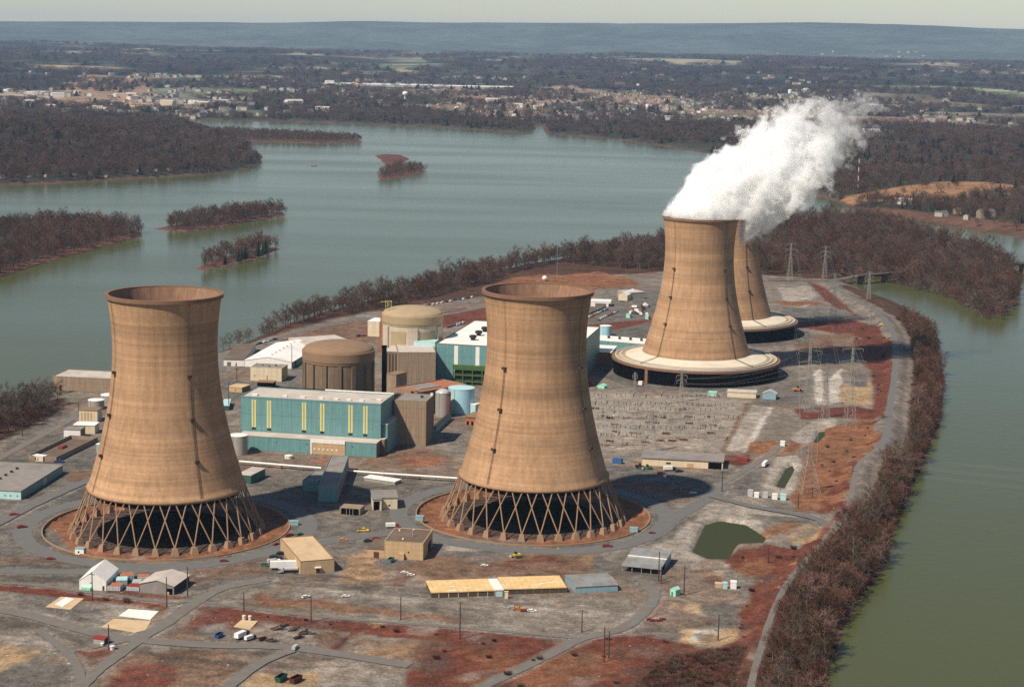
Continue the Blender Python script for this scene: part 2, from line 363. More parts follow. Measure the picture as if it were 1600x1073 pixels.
# --- north yard
paint('gray', [(915, 470), (1040, 448), (1040, 500), (1000, 530), (915, 545)], 2, .4)
paint('red', [(905, 508), (1000, 500), (1040, 488), (1040, 497), (960, 516), (905, 520)], 1, .3)
paint('grav', [(1195, 440), (1290, 445), (1330, 480), (1270, 500), (1195, 480)], 2, .5)
paint('light', [(1215, 450), (1262, 446), (1276, 462), (1260, 480), (1230, 478)], 2, .6)
paint('orange', [(1205, 470), (1260, 468), (1290, 475), (1240, 482)], 2, .6, patchy=.45)
paint('red', [(1262, 440), (1290, 450), (1345, 497), (1350, 500), (1335, 498), (1290, 470)], 1.5, .3)
paint('gray', [(1225, 480), (1320, 483), (1345, 498), (1250, 502), (1215, 497)], 1.5, .3)
paint('red', [(1240, 503), (1330, 500), (1372, 510), (1385, 540), (1330, 525), (1250, 512)], 1.5, .4)
paint('brown', [(1230, 525), (1330, 520), (1350, 545), (1300, 560), (1250, 558)], 2, .6, patchy=.4)
paint('red', [(1335, 530), (1392, 530), (1396, 600), (1383, 660), (1365, 650), (1363, 580), (1345, 565)], 1.5, .5)
# --- switchyard and slope stripes
paint('yard', [(915, 612), (1175, 626), (1133, 706), (1000, 702), (920, 705)], 1, .1)
paint('light', [(925, 650), (1040, 655), (1035, 680), (925, 676)], 4, .6, .7)
paint('pale', [(925, 632), (1060, 637), (1100, 640), (1060, 655), (925, 650)], 4, .7, .25, patchy=.5)
paint('gray', [(1180, 600), (1270, 590), (1262, 632), (1185, 632)], 2, .4)
paint('light', [(1176, 632), (1207, 636), (1168, 704), (1132, 704)], .8, .12)
paint('pale', [(1200, 636), (1208, 637), (1170, 706), (1158, 706)], 1, .2)
paint('grav', [(1208, 638), (1270, 640), (1260, 668), (1222, 690), (1180, 690)], 1.5, .3)
paint('light', [(1240, 676), (1275, 655), (1305, 652), (1308, 664), (1288, 690), (1258, 700), (1236, 690)], 1, .25)
paint('light', [(1207, 728), (1214, 714), (1245, 712), (1256, 724), (1236, 770), (1225, 778), (1186, 776)], 1, .25)
paint('orange', [(1172, 690), (1230, 688), (1262, 694), (1240, 706), (1208, 712), (1160, 708)], 1.2, .4)
paint('orange', [(1262, 700), (1300, 665), (1360, 650), (1375, 690), (1335, 735), (1320, 800), (1240, 798), (1236, 770), (1256, 726)], 1.5, .6)
paint('red', [(1290, 745), (1345, 700), (1380, 680), (1335, 745), (1326, 800), (1280, 800)], 2, .8, patchy=.42)
paint('red', [(1240, 640), (1330, 634), (1376, 640), (1368, 655), (1300, 652), (1250, 655)], 1.2, .5, patchy=.4)
paint('straw', [(1318, 600), (1362, 596), (1362, 632), (1310, 632)], 1, .2)
paint('gray', [(1330, 586), (1356, 584), (1354, 604), (1328, 604)], 1, .2)
paint('pale', [(1272, 578), (1284, 576), (1290, 632), (1274, 632)], 1.2, .4)
paint('pale', [(1296, 592), (1318, 574), (1310, 632), (1292, 634)], 1.2, .5)
paint('red', [(1010, 720), (1172, 708), (1175, 724), (1150, 728), (1130, 722)], 1, .4, patchy=.35)
stroke('brown', [(1169, 630), (1150, 665), (1129, 706)], 3.4, 1.0, .2, .9)
stroke('light', [(920, 700), (1000, 702), (1128, 707)], 1.6, .6, .1, .8)
# --- hard standing around the buildings
paint('gray', [(930, 725), (1000, 730), (1110, 742), (1160, 728), (1200, 720), (1180, 775), (1120, 775), (1080, 770), (950, 750)], 2, .4)
paint('dark', [(950, 748), (1000, 752), (1080, 764), (1120, 775), (1080, 778), (1000, 764), (950, 756)], 1.2, .3, .45)
paint('moat', [(955, 752), (1010, 758), (1085, 768), (1080, 773), (1000, 765), (955, 758)], .8, .3, .8)
paint('gray', [(345, 590), (400, 598), (470, 560), (470, 610), (376, 618), (350, 640)], 2, .3)
paint('gray', [(366, 740), (480, 735), (640, 745), (700, 760), (640, 790), (560, 800), (430, 790)], 3, .4, .8)
paint('brown', [(590, 700), (640, 690), (715, 715), (640, 735), (560, 728)], 2, .8, patchy=.4)
paint('moat', [(486, 722), (520, 708), (545, 716), (520, 726)], 1.2, .4, .7)
paint('moat', [(620, 712), (690, 712), (690, 728), (620, 728)], 2, .8, .8, patchy=.4)
paint('gray', [(120, 640), (60, 660), (0, 705), (-60, 800), (120, 790), (165, 720)], 2, .3)
paint('red', [(-60, 742), (0, 708), (60, 678), (118, 652), (120, 657), (62, 688), (0, 722), (-60, 760)], .8, .2)
paint('brown', [(112, 735), (150, 733), (140, 752), (100, 750)], 1.2, .3)
# --- rings round the two near towers
def ring(c, cx, cy, r0, r1, soft=1.0):
    d = np.hypot(X - cx, Y - cy) + wx * .08
    a = sstep(r0 - soft, r0 + soft, d) * (1 - sstep(r1 - soft, r1 + soft, d)); zone[:] = zone * (1 - a[..., None]) + np.array(C[c]) * a[..., None] * (.8 + .4 * big)
T1, T2, T3, T4 = (-164.37, 847.88), (12.19, 884.92), (133.30, 1296.1), (175.69, 1490.1)
for cx, cy in (T1, T2):
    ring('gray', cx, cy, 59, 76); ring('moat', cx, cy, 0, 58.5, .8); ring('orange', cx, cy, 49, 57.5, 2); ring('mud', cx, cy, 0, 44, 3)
    d = np.hypot(X - cx, Y - cy); Z -= 1.4 * sstep(58.5, 57, d) * (1 if True else 0) * (d < 58.6)
for cx, cy in (T3, T4): ring('gray', cx, cy, 0, 74, 2)
# --- foreground yards
paint('gray', [(-80, 830), (60, 800), (120, 860), (300, 880), (440, 850), (560, 800), (660, 830), (900, 850), (960, 880), (960, 900), (700, 880), (520, 905), (420, 905), (300, 925), (-80, 900)], 2, .5)
paint('brown', [(120, 862), (300, 885), (420, 880), (420, 895), (300, 912), (130, 880), (0, 880), (-60, 890), (-60, 872), (60, 872)], 2, .6, .8)
paint('dark', [(-60, 886), (60, 882), (140, 884), (150, 892), (120, 912), (0, 908), (-60, 905)], 2, .6, .6)
paint('tan', [(545, 870), (572, 855), (600, 895), (595, 912), (560, 925), (525, 922), (535, 895)], 2, .6, .75)
paint('brown', [(600, 885), (680, 870), (760, 880), (860, 850), (930, 860), (925, 895), (760, 905), (640, 908)], 2, 1.0)
paint('red', [(760, 884), (850, 868), (880, 880), (800, 896)], 3, 1.2, .7, patchy=.42)
paint('light', [(700, 852), (770, 854), (770, 858), (700, 860)], .8, .2)
paint('straw', [(905, 868), (930, 870), (922, 884), (900, 880)], 2, .7, .6)
paint('grav', [(420, 905), (640, 915), (900, 935), (1000, 930), (1000, 980), (760, 985), (440, 935)], 3, .8)
paint('light', [(740, 960), (880, 945), (960, 960), (900, 985), (760, 980)], 5, 1.2, .6, patchy=.45)
paint('light', [(430, 905), (560, 930), (660, 930), (640, 945), (470, 925)], 3, .8, .45)
paint('orange', [(400, 940), (560, 958), (730, 975), (720, 968), (560, 946), (400, 928)], 1.6, .8, .7)
paint('light', [(1042, 845), (1105, 795), (1160, 800), (1190, 812), (1196, 828), (1150, 816), (1105, 816), (1080, 862), (1010, 856)], 1.2, .25)
paint('light', [(1005, 862), (1085, 860), (1140, 878), (1135, 892), (1060, 880), (1040, 870)], 2, .5, .8)
paint('dark', [(1022, 846), (1072, 815), (1078, 800), (1100, 793), (1090, 790), (1065, 800), (1012, 843)], 1, .2, .5)
paint('gray', [(968, 892), (1030, 898), (1020, 925), (975, 915)], 1.5, .4)
paint('brown', [(1060, 885), (1120, 870), (1130, 885), (1060, 930), (1010, 1000), (1000, 960)], 2, .8, .6, patchy=.4)
paint('straw', [(1072, 944), (1098, 944), (1094, 960), (1070, 956)], 1, .3)
paint('gray', [(1100, 945), (1155, 950), (1150, 985), (1095, 975)], 2, .5)
paint('straw', [(1068, 983), (1150, 982), (1146, 1007), (1064, 1007)], 1.2, .4)
paint('pale', [(1085, 984), (1126, 984), (1122, 990), (1096, 992), (1092, 1002), (1080, 1002)], .8, .3)
paint('dark', [(990, 980), (1060, 982), (1062, 1006), (990, 1000)], 2, .8, .5)
# --- red and orange grass between the yards and the levee
paint('red', [(1180, 1090), (1200, 940), (1240, 862), (1300, 812), (1330, 790), (1300, 832), (1236, 905), (1192, 1010), (1176, 1090)], 1.4, .5)
paint('red', [(1150, 858), (1195, 846), (1240, 855), (1262, 862), (1215, 930), (1190, 1000), (1170, 1020), (1140, 1010), (1165, 950), (1180, 900), (1140, 890), (1138, 876)], 1.8, .7)
paint('orange', [(1155, 880), (1190, 870), (1210, 890), (1180, 905), (1150, 892)], 2, .8, .8)
paint('orange', [(1190, 830), (1230, 812), (1250, 820), (1225, 832), (1200, 845)], 1.5, .5, .8)
paint('gray', [(1180, 795), (1245, 800), (1275, 808), (1280, 818), (1230, 815), (1160, 800)], 1.5, .3)
paint('light', [(1100, 787), (1160, 790), (1240, 800), (1275, 806), (1276, 810), (1170, 802), (1100, 794)], .9, .2)
paint('straw', [(1236, 826), (1262, 820), (1288, 828), (1280, 848), (1244, 850), (1230, 840)], 1.5, .4, .7)
paint('gray', [(1244, 828), (1276, 826), (1272, 842), (1246, 844)], 1.5, .4, .6)
paint('red', [(660, 985), (760, 990), (890, 998), (985, 990), (1060, 1008), (1150, 1012), (1190, 1004), (1175, 1090), (760, 1090), (640, 1090), (650, 1030)], 2.5, .9)
paint('brush', [(1030, 1020), (1180, 1010), (1170, 1090), (960, 1090)], 4, 1.2, .8)
paint('orange', [(800, 1040), (880, 1022), (960, 1030), (1000, 1050), (900, 1075), (820, 1080)], 3, 1.2, .7, patchy=.42)
paint('orange', [(680, 1040), (760, 1000), (830, 1010), (760, 1060), (680, 1080)], 3, 1.2, .6, patchy=.48)
paint('dark', [(655, 1000), (700, 985), (712, 1010), (690, 1050), (660, 1040)], 3, 1.0, .6, patchy=.4)
# --- long red bank along the foreground road
paint('red', [(-60, 902), (0, 908), (130, 926), (262, 946), (262, 956), (130, 938), (0, 922), (-60, 918)], .9, .25)
paint('red', [(308, 944), (500, 966), (720, 985), (900, 1000), (880, 1012), (700, 1003), (500, 982), (330, 958), (300, 954)], 1, .3)
paint('red', [(168, 918), (262, 930), (300, 934), (262, 938), (165, 925)], 1, .3, .8)
# --- bottom left lots
paint('dark', [(-60, 935), (0, 945), (80, 968), (160, 985), (300, 1000), (460, 1006), (640, 1030), (620, 1045), (440, 1025), (300, 1018), (140, 1008), (60, 985), (-60, 985)], 2, .5, .6)
paint('gray', [(30, 925), (130, 938), (150, 955), (200, 975), (100, 965), (20, 950)], 2, .6)
paint('light', [(120, 965), (160, 960), (170, 975), (140, 980)], 2, .8, .6)
paint('light', [(150, 940), (262, 955), (240, 985), (210, 980), (160, 960)], 3, .8, .5)
paint('brown', [(262, 952), (250, 985), (225, 985), (248, 952)], 1.5, .5, .7)
paint('red', [(268, 986), (320, 952), (402, 965), (420, 974), (350, 984), (330, 998), (290, 996)], 1.4, .6, .9)
paint('grav', [(320, 975), (360, 972), (360, 992), (300, 994)], 2, .5)
paint('straw', [(280, 990), (325, 995), (326, 1000), (276, 994)], .8, .3)
paint('light', [(400, 970), (520, 985), (500, 1000), (460, 1005), (400, 995)], 3, .8, .7)
paint('brown', [(490, 990), (530, 985), (545, 1000), (510, 1015)], 1.2, .3)
paint('red', [(455, 1018), (520, 1021), (560, 988), (552, 986), (512, 1016), (458, 1012)], .8, .2)
paint('brown', [(560, 990), (680, 1000), (650, 1045), (560, 1030)], 3, 1.0, .8)
paint('tan', [(570, 1000), (650, 1005), (630, 1030), (570, 1028)], 4, 1.2, .5, patchy=.45)
paint('brown', [(215, 1020), (330, 1010), (380, 1040), (330, 1090), (150, 1090)], 3, .9)
paint('red', [(175, 1072), (210, 1040), (260, 1030), (285, 1050), (260, 1090), (170, 1090)], 2, 1.0, .9)
paint('red', [(115, 1015), (150, 1006), (192, 1010), (185, 1022), (150, 1030), (118, 1024)], 1.4, .6, .9)
paint('red', [(240, 1012), (300, 1016), (320, 1030), (250, 1028)], 2, 1.0, .7, patchy=.4)
paint('red', [(74, 1042), (90, 1037), (102, 1044), (80, 1048)], 1.2, .5)
paint('straw', [(-40, 1000), (30, 1010), (70, 1016), (20, 1055), (-40, 1060)], 1, .3)
paint('light', [(-40, 990), (95, 1000), (90, 1004), (30, 1006), (-40, 1004)], 1, .4, .7)
paint('gray', [(-60, 1060), (60, 1030), (150, 1060), (120, 1090), (-60, 1090)], 3, .8)
paint('light', [(420, 1040), (560, 1030), (640, 1060), (600, 1090), (380, 1090)], 4, 1.0, .55)
paint('straw', [(392, 1052), (500, 1050), (492, 1090), (370, 1090)], 1, .3)
rt = np.random.default_rng(8)
for c, pts, n in (('dark', [(20, 885), (430, 905), (1000, 960)], 16), ('gray', [(40, 960), (300, 990), (640, 1020)], 12), ('light', [(430, 905), (700, 940), (980, 965)], 10), ('brown', [(120, 870), (560, 890), (940, 880)], 12), ('dark', [(60, 1000), (250, 1040), (560, 1050)], 9), ('dark', [(370, 760), (560, 770), (700, 760)], 8), ('dark', [(960, 735), (1060, 760), (1170, 760)], 8), ('light', [(1000, 960), (1060, 930), (1130, 960)], 6), ('gray', [(940, 650), (1040, 665), (1140, 690)], 10), ('dark', [(20, 840), (110, 780), (160, 720)], 6)):
    a0 = np.array(pts[0], float); a1 = np.array(pts[-1], float); am = np.array(pts[1], float)
    for k in range(n):
        t0, t1 = sorted(rt.uniform(0, 1, 2)); off = rt.normal(0, (18, 7)); q = [(1 - u) ** 2 * a0 + 2 * u * (1 - u) * am + u * u * a1 + off + rt.normal(0, (3, 2.2)) for u in np.linspace(t0, t1, 4)]
        stroke(c, q, rt.uniform(1.2, 3.2), 1.0, .5, rt.uniform(.25, .6))
for k in range(150):
    cx, cy = rt.uniform(-190, 180), rt.uniform(640, 800); r_ = rt.uniform(2, 8); d = np.hypot((X - cx + wx * .5), (Y - cy + wy * .5) * .8); a = (1 - sstep(r_ * .6, r_, d)) * rt.uniform(.2, .6); c = C[rt.choice(['dark', 'brown', 'light', 'red', 'gray', 'tan'], p=[.25, .2, .2, .12, .18, .05])]
    zone[:] = zone * (1 - a[..., None]) + np.array(c) * a[..., None]
ROADS = [([(-60, 890), (120, 893), (300, 885), (430, 862), (560, 838), (640, 834), (700, 846), (860, 862), (960, 855), (1010, 838), (1060, 805), (1112, 775), (1130, 758)], 8, .09, 'asphalt'),
    ([(-40, 908), (60, 914), (130, 924), (265, 941), (310, 940), (500, 963), (720, 980), (900, 996)], 2.6, .13, 'gravel road'),
    ([(700, 1100), (780, 1060), (860, 1022), (905, 999), (975, 980), (1012, 950), (1022, 925), (1000, 905)], 5, .17, 'gravel road'),
    ([(140, 1010), (200, 998), (240, 985), (285, 955), (315, 935), (350, 918), (420, 905)], 6, .21, 'gravel road'), ([(-40, 948), (40, 960), (120, 982), (200, 998), (330, 1008), (460, 1012), (640, 1040)], 6.5, .25, 'gravel road'),
    ([(240, 985), (190, 1020), (150, 1050), (125, 1075)], 5, .29, 'gravel road'), ([(60, 985), (105, 1020), (125, 1050), (120, 1080)], 3.5, .33, 'gravel road'), ([(455, 1016), (400, 1040), (350, 1080)], 5, .37, 'gravel road'),
    ([(-80, 860), (0, 815), (60, 785), (120, 758), (160, 745)], 7, .41, 'asphalt'), ([(-80, 760), (0, 715), (60, 683), (110, 655), (135, 632)], 5, .11, 'gravel road'),
    ([(345, 580), (360, 553), (420, 532), (520, 505), (590, 497)], 6, .12, 'asphalt'), ([(692, 492), (760, 479)], 4, .12, 'gravel road'),
    ([(1112, 775), (1170, 790), (1240, 803), (1278, 812), (1298, 826)], 6, .45, 'asphalt'), ([(1120, 760), (1200, 712), (1225, 690)], 4, .1, 'gravel road'), ([(1200, 438), (1290, 439), (1335, 432)], 6, .5, 'asphalt')]
for pts, w_r, z_r, m_r in ROADS:
    stroke('light', pts, w_r + 3.2, 1.2, .22, .5); stroke('dark', pts, w_r + 1.0, .7, .1, .5)
# --- levee, its stone slope and the belt below it
dl = pdist(LEVS, X, Y); 
def right_of_levee():
    P = np.array(list(LEVS) + [(700, 500), (700, 2000)]); return sdf(P, X, Y)
RL = right_of_levee()
a = sstep(0, 2, RL) * (1 - sstep(7, 12, RL + wx * .6)) * (Y > 900) * (Y < 1660); zone[:] = zone * (1 - a[..., None]) + np.array(C['rock']) * a[..., None] * (.7 + .6 * big)
a = sstep(10, 15, RL + wx * .5); zone[:] = zone * (1 - a[..., None]) + np.array(C['brush']) * a[..., None]
a = sstep(0, 2, RL) * (Y < 905); zone[:] = zone * (1 - a[..., None]) + np.array(C['brush']) * a[..., None] * (.8 + .5 * big)
a = (1 - sstep(0, 7, S_ISL + wx * .3)); zone[:] = zone * (1 - a[..., None]) + np.array(C['mud']) * a[..., None]
zone *= (1 + fine[..., None] * .7)
M['ground'] = attr_mat('ground')
grid_mesh('ground', X, Y, Z, zone, [M['ground']], Z > WZ - 2.9)
for nm, P, z in (('pond_water', POND, -1.7), ('pond_water', POND2, -1.5), ('pond_water', POND3, -1.4)):
    c = P.mean(0); q = (P - c) * 1.25 + c
    mb = MB().use('pond'); mb.add([(a, b, z) for a, b in q], [tuple(range(len(q)))]); mb.build(nm)['kind'] = 'structure'

# ------------------------------------------------------------------ far land
def zb(D): return 150 * sstep(5500, 17000, np.asarray(D, float))
def GF(px, py):
    z = 3.
    for _ in range(12):
        x, y = G(px, py, min(z, 200)); z = float(zb(math.hypot(x, y))) + 3
    return x, y, z - 3
FAR = np.array([G(a, b, WZ) for a, b in [(-700, 186), (-100, 186), (150, 186), (268, 186.5), (340, 188), (440, 190), (540, 193), (620, 197), (700, 200), (760, 204), (815, 208), (836, 203), (840, 196), (848, 196), (850, 204), (855, 209.5),
               (900, 212), (960, 218), (1040, 229), (1110, 241), (1160, 257), (1210, 276), (1270, 302), (1330, 326), (1400, 341), (1470, 352), (1540, 362), (1600, 373), (1750, 400)]] + [(2500, 1700), (14000, 2000), (14000, 32000), (-14000, 32000), (-14000, 5200)])
PEN = np.array([G(a, b, WZ) for a, b in [(-700, 330), (-200, 298), (0, 289), (80, 287), (150, 283), (240, 278), (330, 272), (380, 264), (410, 255), (402, 241), (385, 229), (350, 215), (320, 204), (292, 196), (266, 189), (255, 184), (-700, 180)]])
D0, D1 = 1750., 27000.
rows = D0 * np.exp(np.arange(0, math.log(D1 / D0), .0048)); ang = np.radians(np.arange(-27, 28.01, .085))
FD, FA = np.meshgrid(rows, ang, indexing='ij'); FX = FD * np.sin(FA); FY = FD * np.cos(FA)
FS = np.maximum(sdf(FAR, FX, FY), sdf(PEN, FX, FY))
pc = G(60, 225, 0)
def far_h(x, y, s=None):
    if s is None: s = np.maximum(sdf(FAR, x, y), sdf(PEN, x, y))
    D = np.hypot(x, y)
    h = WZ - 3 + 3 * sstep(-30, 0, s) + 7 * sstep(0, 35, s)
    hill = (fbm(x, y, 1900, 41, 4) - .38) * 2
    h = h + np.clip(hill, 0, 2) * (10 + 34 * sstep(5500, 12000, D)) * sstep(60, 1400, s) + zb(D) * sstep(0, 400, s)
    h = h + 30 * np.exp(-(((x - pc[0]) / 620) ** 2 + ((y - pc[1]) / 620) ** 2)) * sstep(20, 400, s)
    h = h + 26 * np.exp(-(((x - 1050) / 700) ** 2 + ((y - 4200) / 900) ** 2)) * sstep(40, 500, s)
    a = np.arctan2(x, y)
    ridge = 232 + np.interp(a, [-.35, -.28, -.12, 0, .14, .28, .35], [19, 19, 27, 31.5, 39, 37, 37]) * 21500 / 2834 + (fbm(x * .25 + 9000, y * 0, 900, 77, 4) - .5) * 34
    return h + (ridge - 150) * sstep(16500, 21500, D) - (ridge - 100) * sstep(22500, 27000, D)
FZ = far_h(FX, FY, FS)
wx = (fbm(FX, FY, 420, 51, 4) - .5); wy = (fbm(FX, FY, 420, 52, 4) - .5)
fz = np.empty(FX.shape + (3,)); fz[:] = (.036, .034, .022)
ci = np.floor((FX + wx * 380) / 330 + .13 * FY / 330).astype(np.int64); cj = np.floor((FY + wy * 700) / 560).astype(np.int64)
hsh = _hash(ci, cj, 5); far = sstep(4500, 7500, FD)
open_ = (hsh < .06 + .40 * far) & (FD > 4700) & (fbm(FX, FY, 1500, 61, 3) > .40) & (FS > 150)
h2 = _hash(ci, cj, 9)
fcol = np.where((h2 < .5)[..., None], (.20, .125, .080), np.where((h2 < .75)[..., None], (.105, .10, .055), (.17, .14, .10)))
fz = np.where(open_[..., None], fcol, fz) * (.72 + .56 * fbm(FX, FY, 160, 71, 4))[..., None]
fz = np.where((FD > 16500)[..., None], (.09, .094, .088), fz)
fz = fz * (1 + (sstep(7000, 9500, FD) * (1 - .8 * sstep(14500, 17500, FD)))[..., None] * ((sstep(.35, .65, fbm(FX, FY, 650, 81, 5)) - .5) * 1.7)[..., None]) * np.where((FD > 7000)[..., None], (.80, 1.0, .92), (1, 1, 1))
def fpaint(c, pts, soft=20, warp=60, amt=1.0):
    P = np.array([GF(a, b)[:2] for a, b in pts]); s = sdf(P, FX + wx * warp, FY + wy * warp)
    a = (sstep(-soft, soft, s) * amt)[..., None]; fz[:] = fz * (1 - a) + np.array(c) * a
fpaint((.40, .285, .175), [(-60, 147), (60, 151), (140, 160), (215, 171), (245, 168), (215, 158), (190, 152), (80, 147), (-60, 142)])
fpaint((.25, .21, .18), [(-60, 141), (100, 142), (220, 150), (330, 156), (400, 160), (400, 164), (300, 166), (200, 156), (-60, 146)], 25, 60, .7)
fpaint((.27, .175, .115), [(85, 86), (140, 83), (235, 86), (230, 94), (120, 95)])
fpaint((.22, .15, .10), [(150, 122), (280, 122), (280, 125), (150, 126)])
fpaint((.26, .17, .11), [(620, 119), (700, 117), (770, 113), (860, 116), (860, 122), (720, 124)])
fpaint((.25, .17, .115), [(810, 97), (900, 97), (1000, 104), (1060, 108), (1040, 110), (900, 105), (810, 104)])
fpaint((.30, .17, .115), [(1012, 121), (1050, 122), (1056, 128), (1020, 128)])
fpaint((.28, .15, .10), [(1355, 120), (1460, 120), (1460, 126), (1360, 126)])
fpaint((.20, .12, .07), [(470, 134), (560, 136), (700, 140), (660, 150), (560, 148), (480, 142)], 30, 80, .7)
fpaint((.42, .36, .29), [(445, 105), (452, 105), (468, 118), (460, 118)], 12, 5)
fpaint((.42, .36, .29), [(1466, 131), (1472, 131), (1486, 147), (1479, 147)], 12, 5)
fpaint((.27, .145, .07), [(1300, 308), (1400, 291), (1470, 285), (1540, 288), (1640, 300), (1640, 306), (1540, 304), (1500, 316), (1400, 313), (1330, 313)], 8, 14)
fpaint((.20, .105, .05), [(1430, 224), (1600, 226), (1600, 231), (1440, 230)], 12, 20, .8)
fpaint((.22, .12, .06), [(1550, 201), (1620, 202), (1620, 206), (1550, 205)], 12, 20, .8)
fpaint((.13, .062, .042), [(1230, 300), (1330, 316), (1450, 330), (1620, 350), (1620, 372), (1480, 352), (1330, 326), (1250, 296)], 10, 20, .8)
fpaint((.11, .05, .03), [(850, 211), (950, 219), (1040, 230), (1120, 243), (1130, 238), (1050, 224), (960, 214)], 8, 10)
fpaint((.032, .03, .022), [(-80, 280), (-80, 172), (100, 170), (260, 186), (340, 215), (408, 240), (400, 256), (330, 268), (150, 280)], 25, 30)
fz[:] = np.where((FS < 12)[..., None], (.085, .05, .035), fz)
M['far land'] = attr_mat('far land', scale=(18., 140.), amt=(.3, .3), bump=0)
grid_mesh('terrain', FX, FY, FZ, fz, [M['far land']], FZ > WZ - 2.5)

ISLETS = []
def islet(pts, top, col=(.10, .05, .038), res=5.):
    P = polyG(pts, WZ); a, b = P.min(0) - 25; c, d = P.max(0) + 25
    x, y = np.meshgrid(np.arange(a, c, res), np.arange(b, d, res)); s = sdf(P, x, y) + (fbm(x, y, 20, 31, 3) - .5) * 6
    z = WZ - 1.5 + 1.5 * sstep(-6, 0, s) + (top - WZ) * sstep(0, 14, s)
    zz = np.empty(x.shape + (3,)); zz[:] = col; zz *= (.7 + .6 * fbm(x, y, 12, 33, 3))[..., None]
    zz[:] = np.where((s < 4)[..., None], (.16, .06, .04), zz)
    grid_mesh('islet_ground', x, y, z, zz, [M['ground']], z > WZ - 1.2); ISLETS.append((P, top)); return P
IA = islet([(-220, 520), (-60, 452), (0, 431), (60, 412), (130, 393), (180, 379), (222, 370), (221, 362), (180, 355), (100, 352), (0, 358), (-220, 400)], -4)
IB = islet([(238, 358), (262, 361), (290, 362), (340, 355), (400, 345), (449, 336), (440, 331), (400, 333), (340, 340), (300, 346), (275, 351)], -4.4)
IC = islet([(302, 420), (318, 423), (345, 417), (380, 409), (410, 401), (437, 390), (430, 386), (400, 390), (360, 399), (330, 407)], -4.2)
ID = islet([(588, 278), (610, 281), (640, 274), (668, 269), (655, 263), (620, 263), (600, 267)], -4.5)
ID2 = islet([(585, 243), (600, 241), (625, 242), (641, 248), (630, 256), (606, 262), (598, 254)], -5.0, (.105, .042, .030))
IE = islet([(308, 207), (330, 215), (360, 220), (430, 222), (500, 224), (567, 222), (560, 217), (480, 212), (400, 209), (340, 206)], -4)
islet([(394, 250), (404, 247), (410, 252), (400, 257)], -5, (.10, .05, .038))
islet([(484, 259), (498, 258.5), (499, 260.5), (486, 261)], -5.2, (.15, .055, .038))
# ------------------------------------------------------------------ cooling towers
m, t, p = new_mat('tower concrete'); M['tower'] = m; N = t.nodes; L = t.links
p.inputs['Roughness'].default_value = .93; p.inputs['Specular IOR Level'].default_value = .1
tc = N.new('ShaderNodeTexCoord')
def tnoise(scale3, det, lo, hi, t0, t1, rough=.6):
    mp = N.new('ShaderNodeMapping'); mp.inputs['Scale'].default_value = scale3; L.new(tc.outputs['Object'], mp.inputs[0])
    oi = N.new('ShaderNodeObjectInfo'); ad = N.new('ShaderNodeVectorMath'); L.new(mp.outputs[0], ad.inputs[0]); L.new(oi.outputs['Location'], ad.inputs[1])
    n = N.new('ShaderNodeTexNoise'); n.inputs['Scale'].default_value = 1; n.inputs['Detail'].default_value = det; n.inputs['Roughness'].default_value = rough; L.new(ad.outputs[0], n.inputs['Vector'])
    r = N.new('ShaderNodeMapRange'); r.inputs['From Min'].default_value = lo; r.inputs['From Max'].default_value = hi; r.inputs['To Min'].default_value = t0; r.inputs['To Max'].default_value = t1
    L.new(n.outputs[0], r.inputs[0]); return r.outputs[0]
def mul(a, b):
    q = N.new('ShaderNodeMath'); q.operation = 'MULTIPLY'; L.new(a, q.inputs[0]); L.new(b, q.inputs[1]); return q.outputs[0]
f_ = mul(mul(tnoise((.004, .004, .85), 5, .3, .7, .76, 1.13, .75), tnoise((.004, .004, .10), 3, .3, .7, .80, 1.14)), mul(tnoise((.55, .55, .020), 6, .35, .7, 1.06, .80), tnoise((.05, .05, .05), 5, .3, .7, .88, 1.1)))
f_ = mul(f_, tnoise((.8, .8, 1.2), 3, .3, .7, .87, 1.1))
mx = N.new('ShaderNodeVectorMath'); mx.operation = 'SCALE'; mx.inputs[0].default_value = (.425, .258, .148); L.new(f_, mx.inputs['Scale']); L.new(mx.outputs[0], p.inputs['Base Color'])
b = N.new('ShaderNodeBump'); b.inputs['Strength'].default_value = .35; b.inputs['Distance'].default_value = .15; L.new(f_, b.inputs['Height']); L.new(b.outputs[0], p.inputs['Normal'])
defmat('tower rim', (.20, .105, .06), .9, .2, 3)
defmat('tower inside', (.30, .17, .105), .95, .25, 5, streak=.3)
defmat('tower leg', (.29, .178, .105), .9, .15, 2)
defmat('deck', (.62, .545, .44), .9, .12, 5, dirt=(.42, .36, .28))
defmat('deck ring', (.50, .46, .40), .9, .15, 5)
RT, RS, HS, RF, RK, HK, TH = 26.81, 37.34, 20.16, 45.64, 60.42, 11.5, 113.0
def shell_r(z): return 24.6 * math.sqrt(1 + ((z - 88) / (59.5 if z < 88 else 58)) ** 2)
def ladder(root, azs, z0):
    for az in azs:
        mb = MB().use('ladder'); zs = np.linspace(z0, TH - 1, 30)
        ca, sa = math.cos(az), math.sin(az)
        for a, b_ in zip(zs[:-1], zs[1:]):
            for off in (-.35, .35):
                q = [((shell_r(z) + .35) * ca - off * sa, (shell_r(z) + .35) * sa + off * ca, z) for z in (a, b_)]
                mb.bar(q[0], q[1], .05 if a > 76 else .10, 4)
        lad = mb.build('ladder', root)
        for z in (38, 57, 77):
            r = shell_r(z); q = MB().use('ladder')
            q.box(-.2, -1, 0, 1.5, 1, .2); q.box(1.35, -1, .2, 1.5, 1, 1.2); q.box(0, -1, .2, 1.35, -.9, 1.2); q.box(0, .9, .2, 1.35, 1, 1.2)
            o = q.build('landing', lad, loc=(r * ca, r * sa, z), rotz=az)
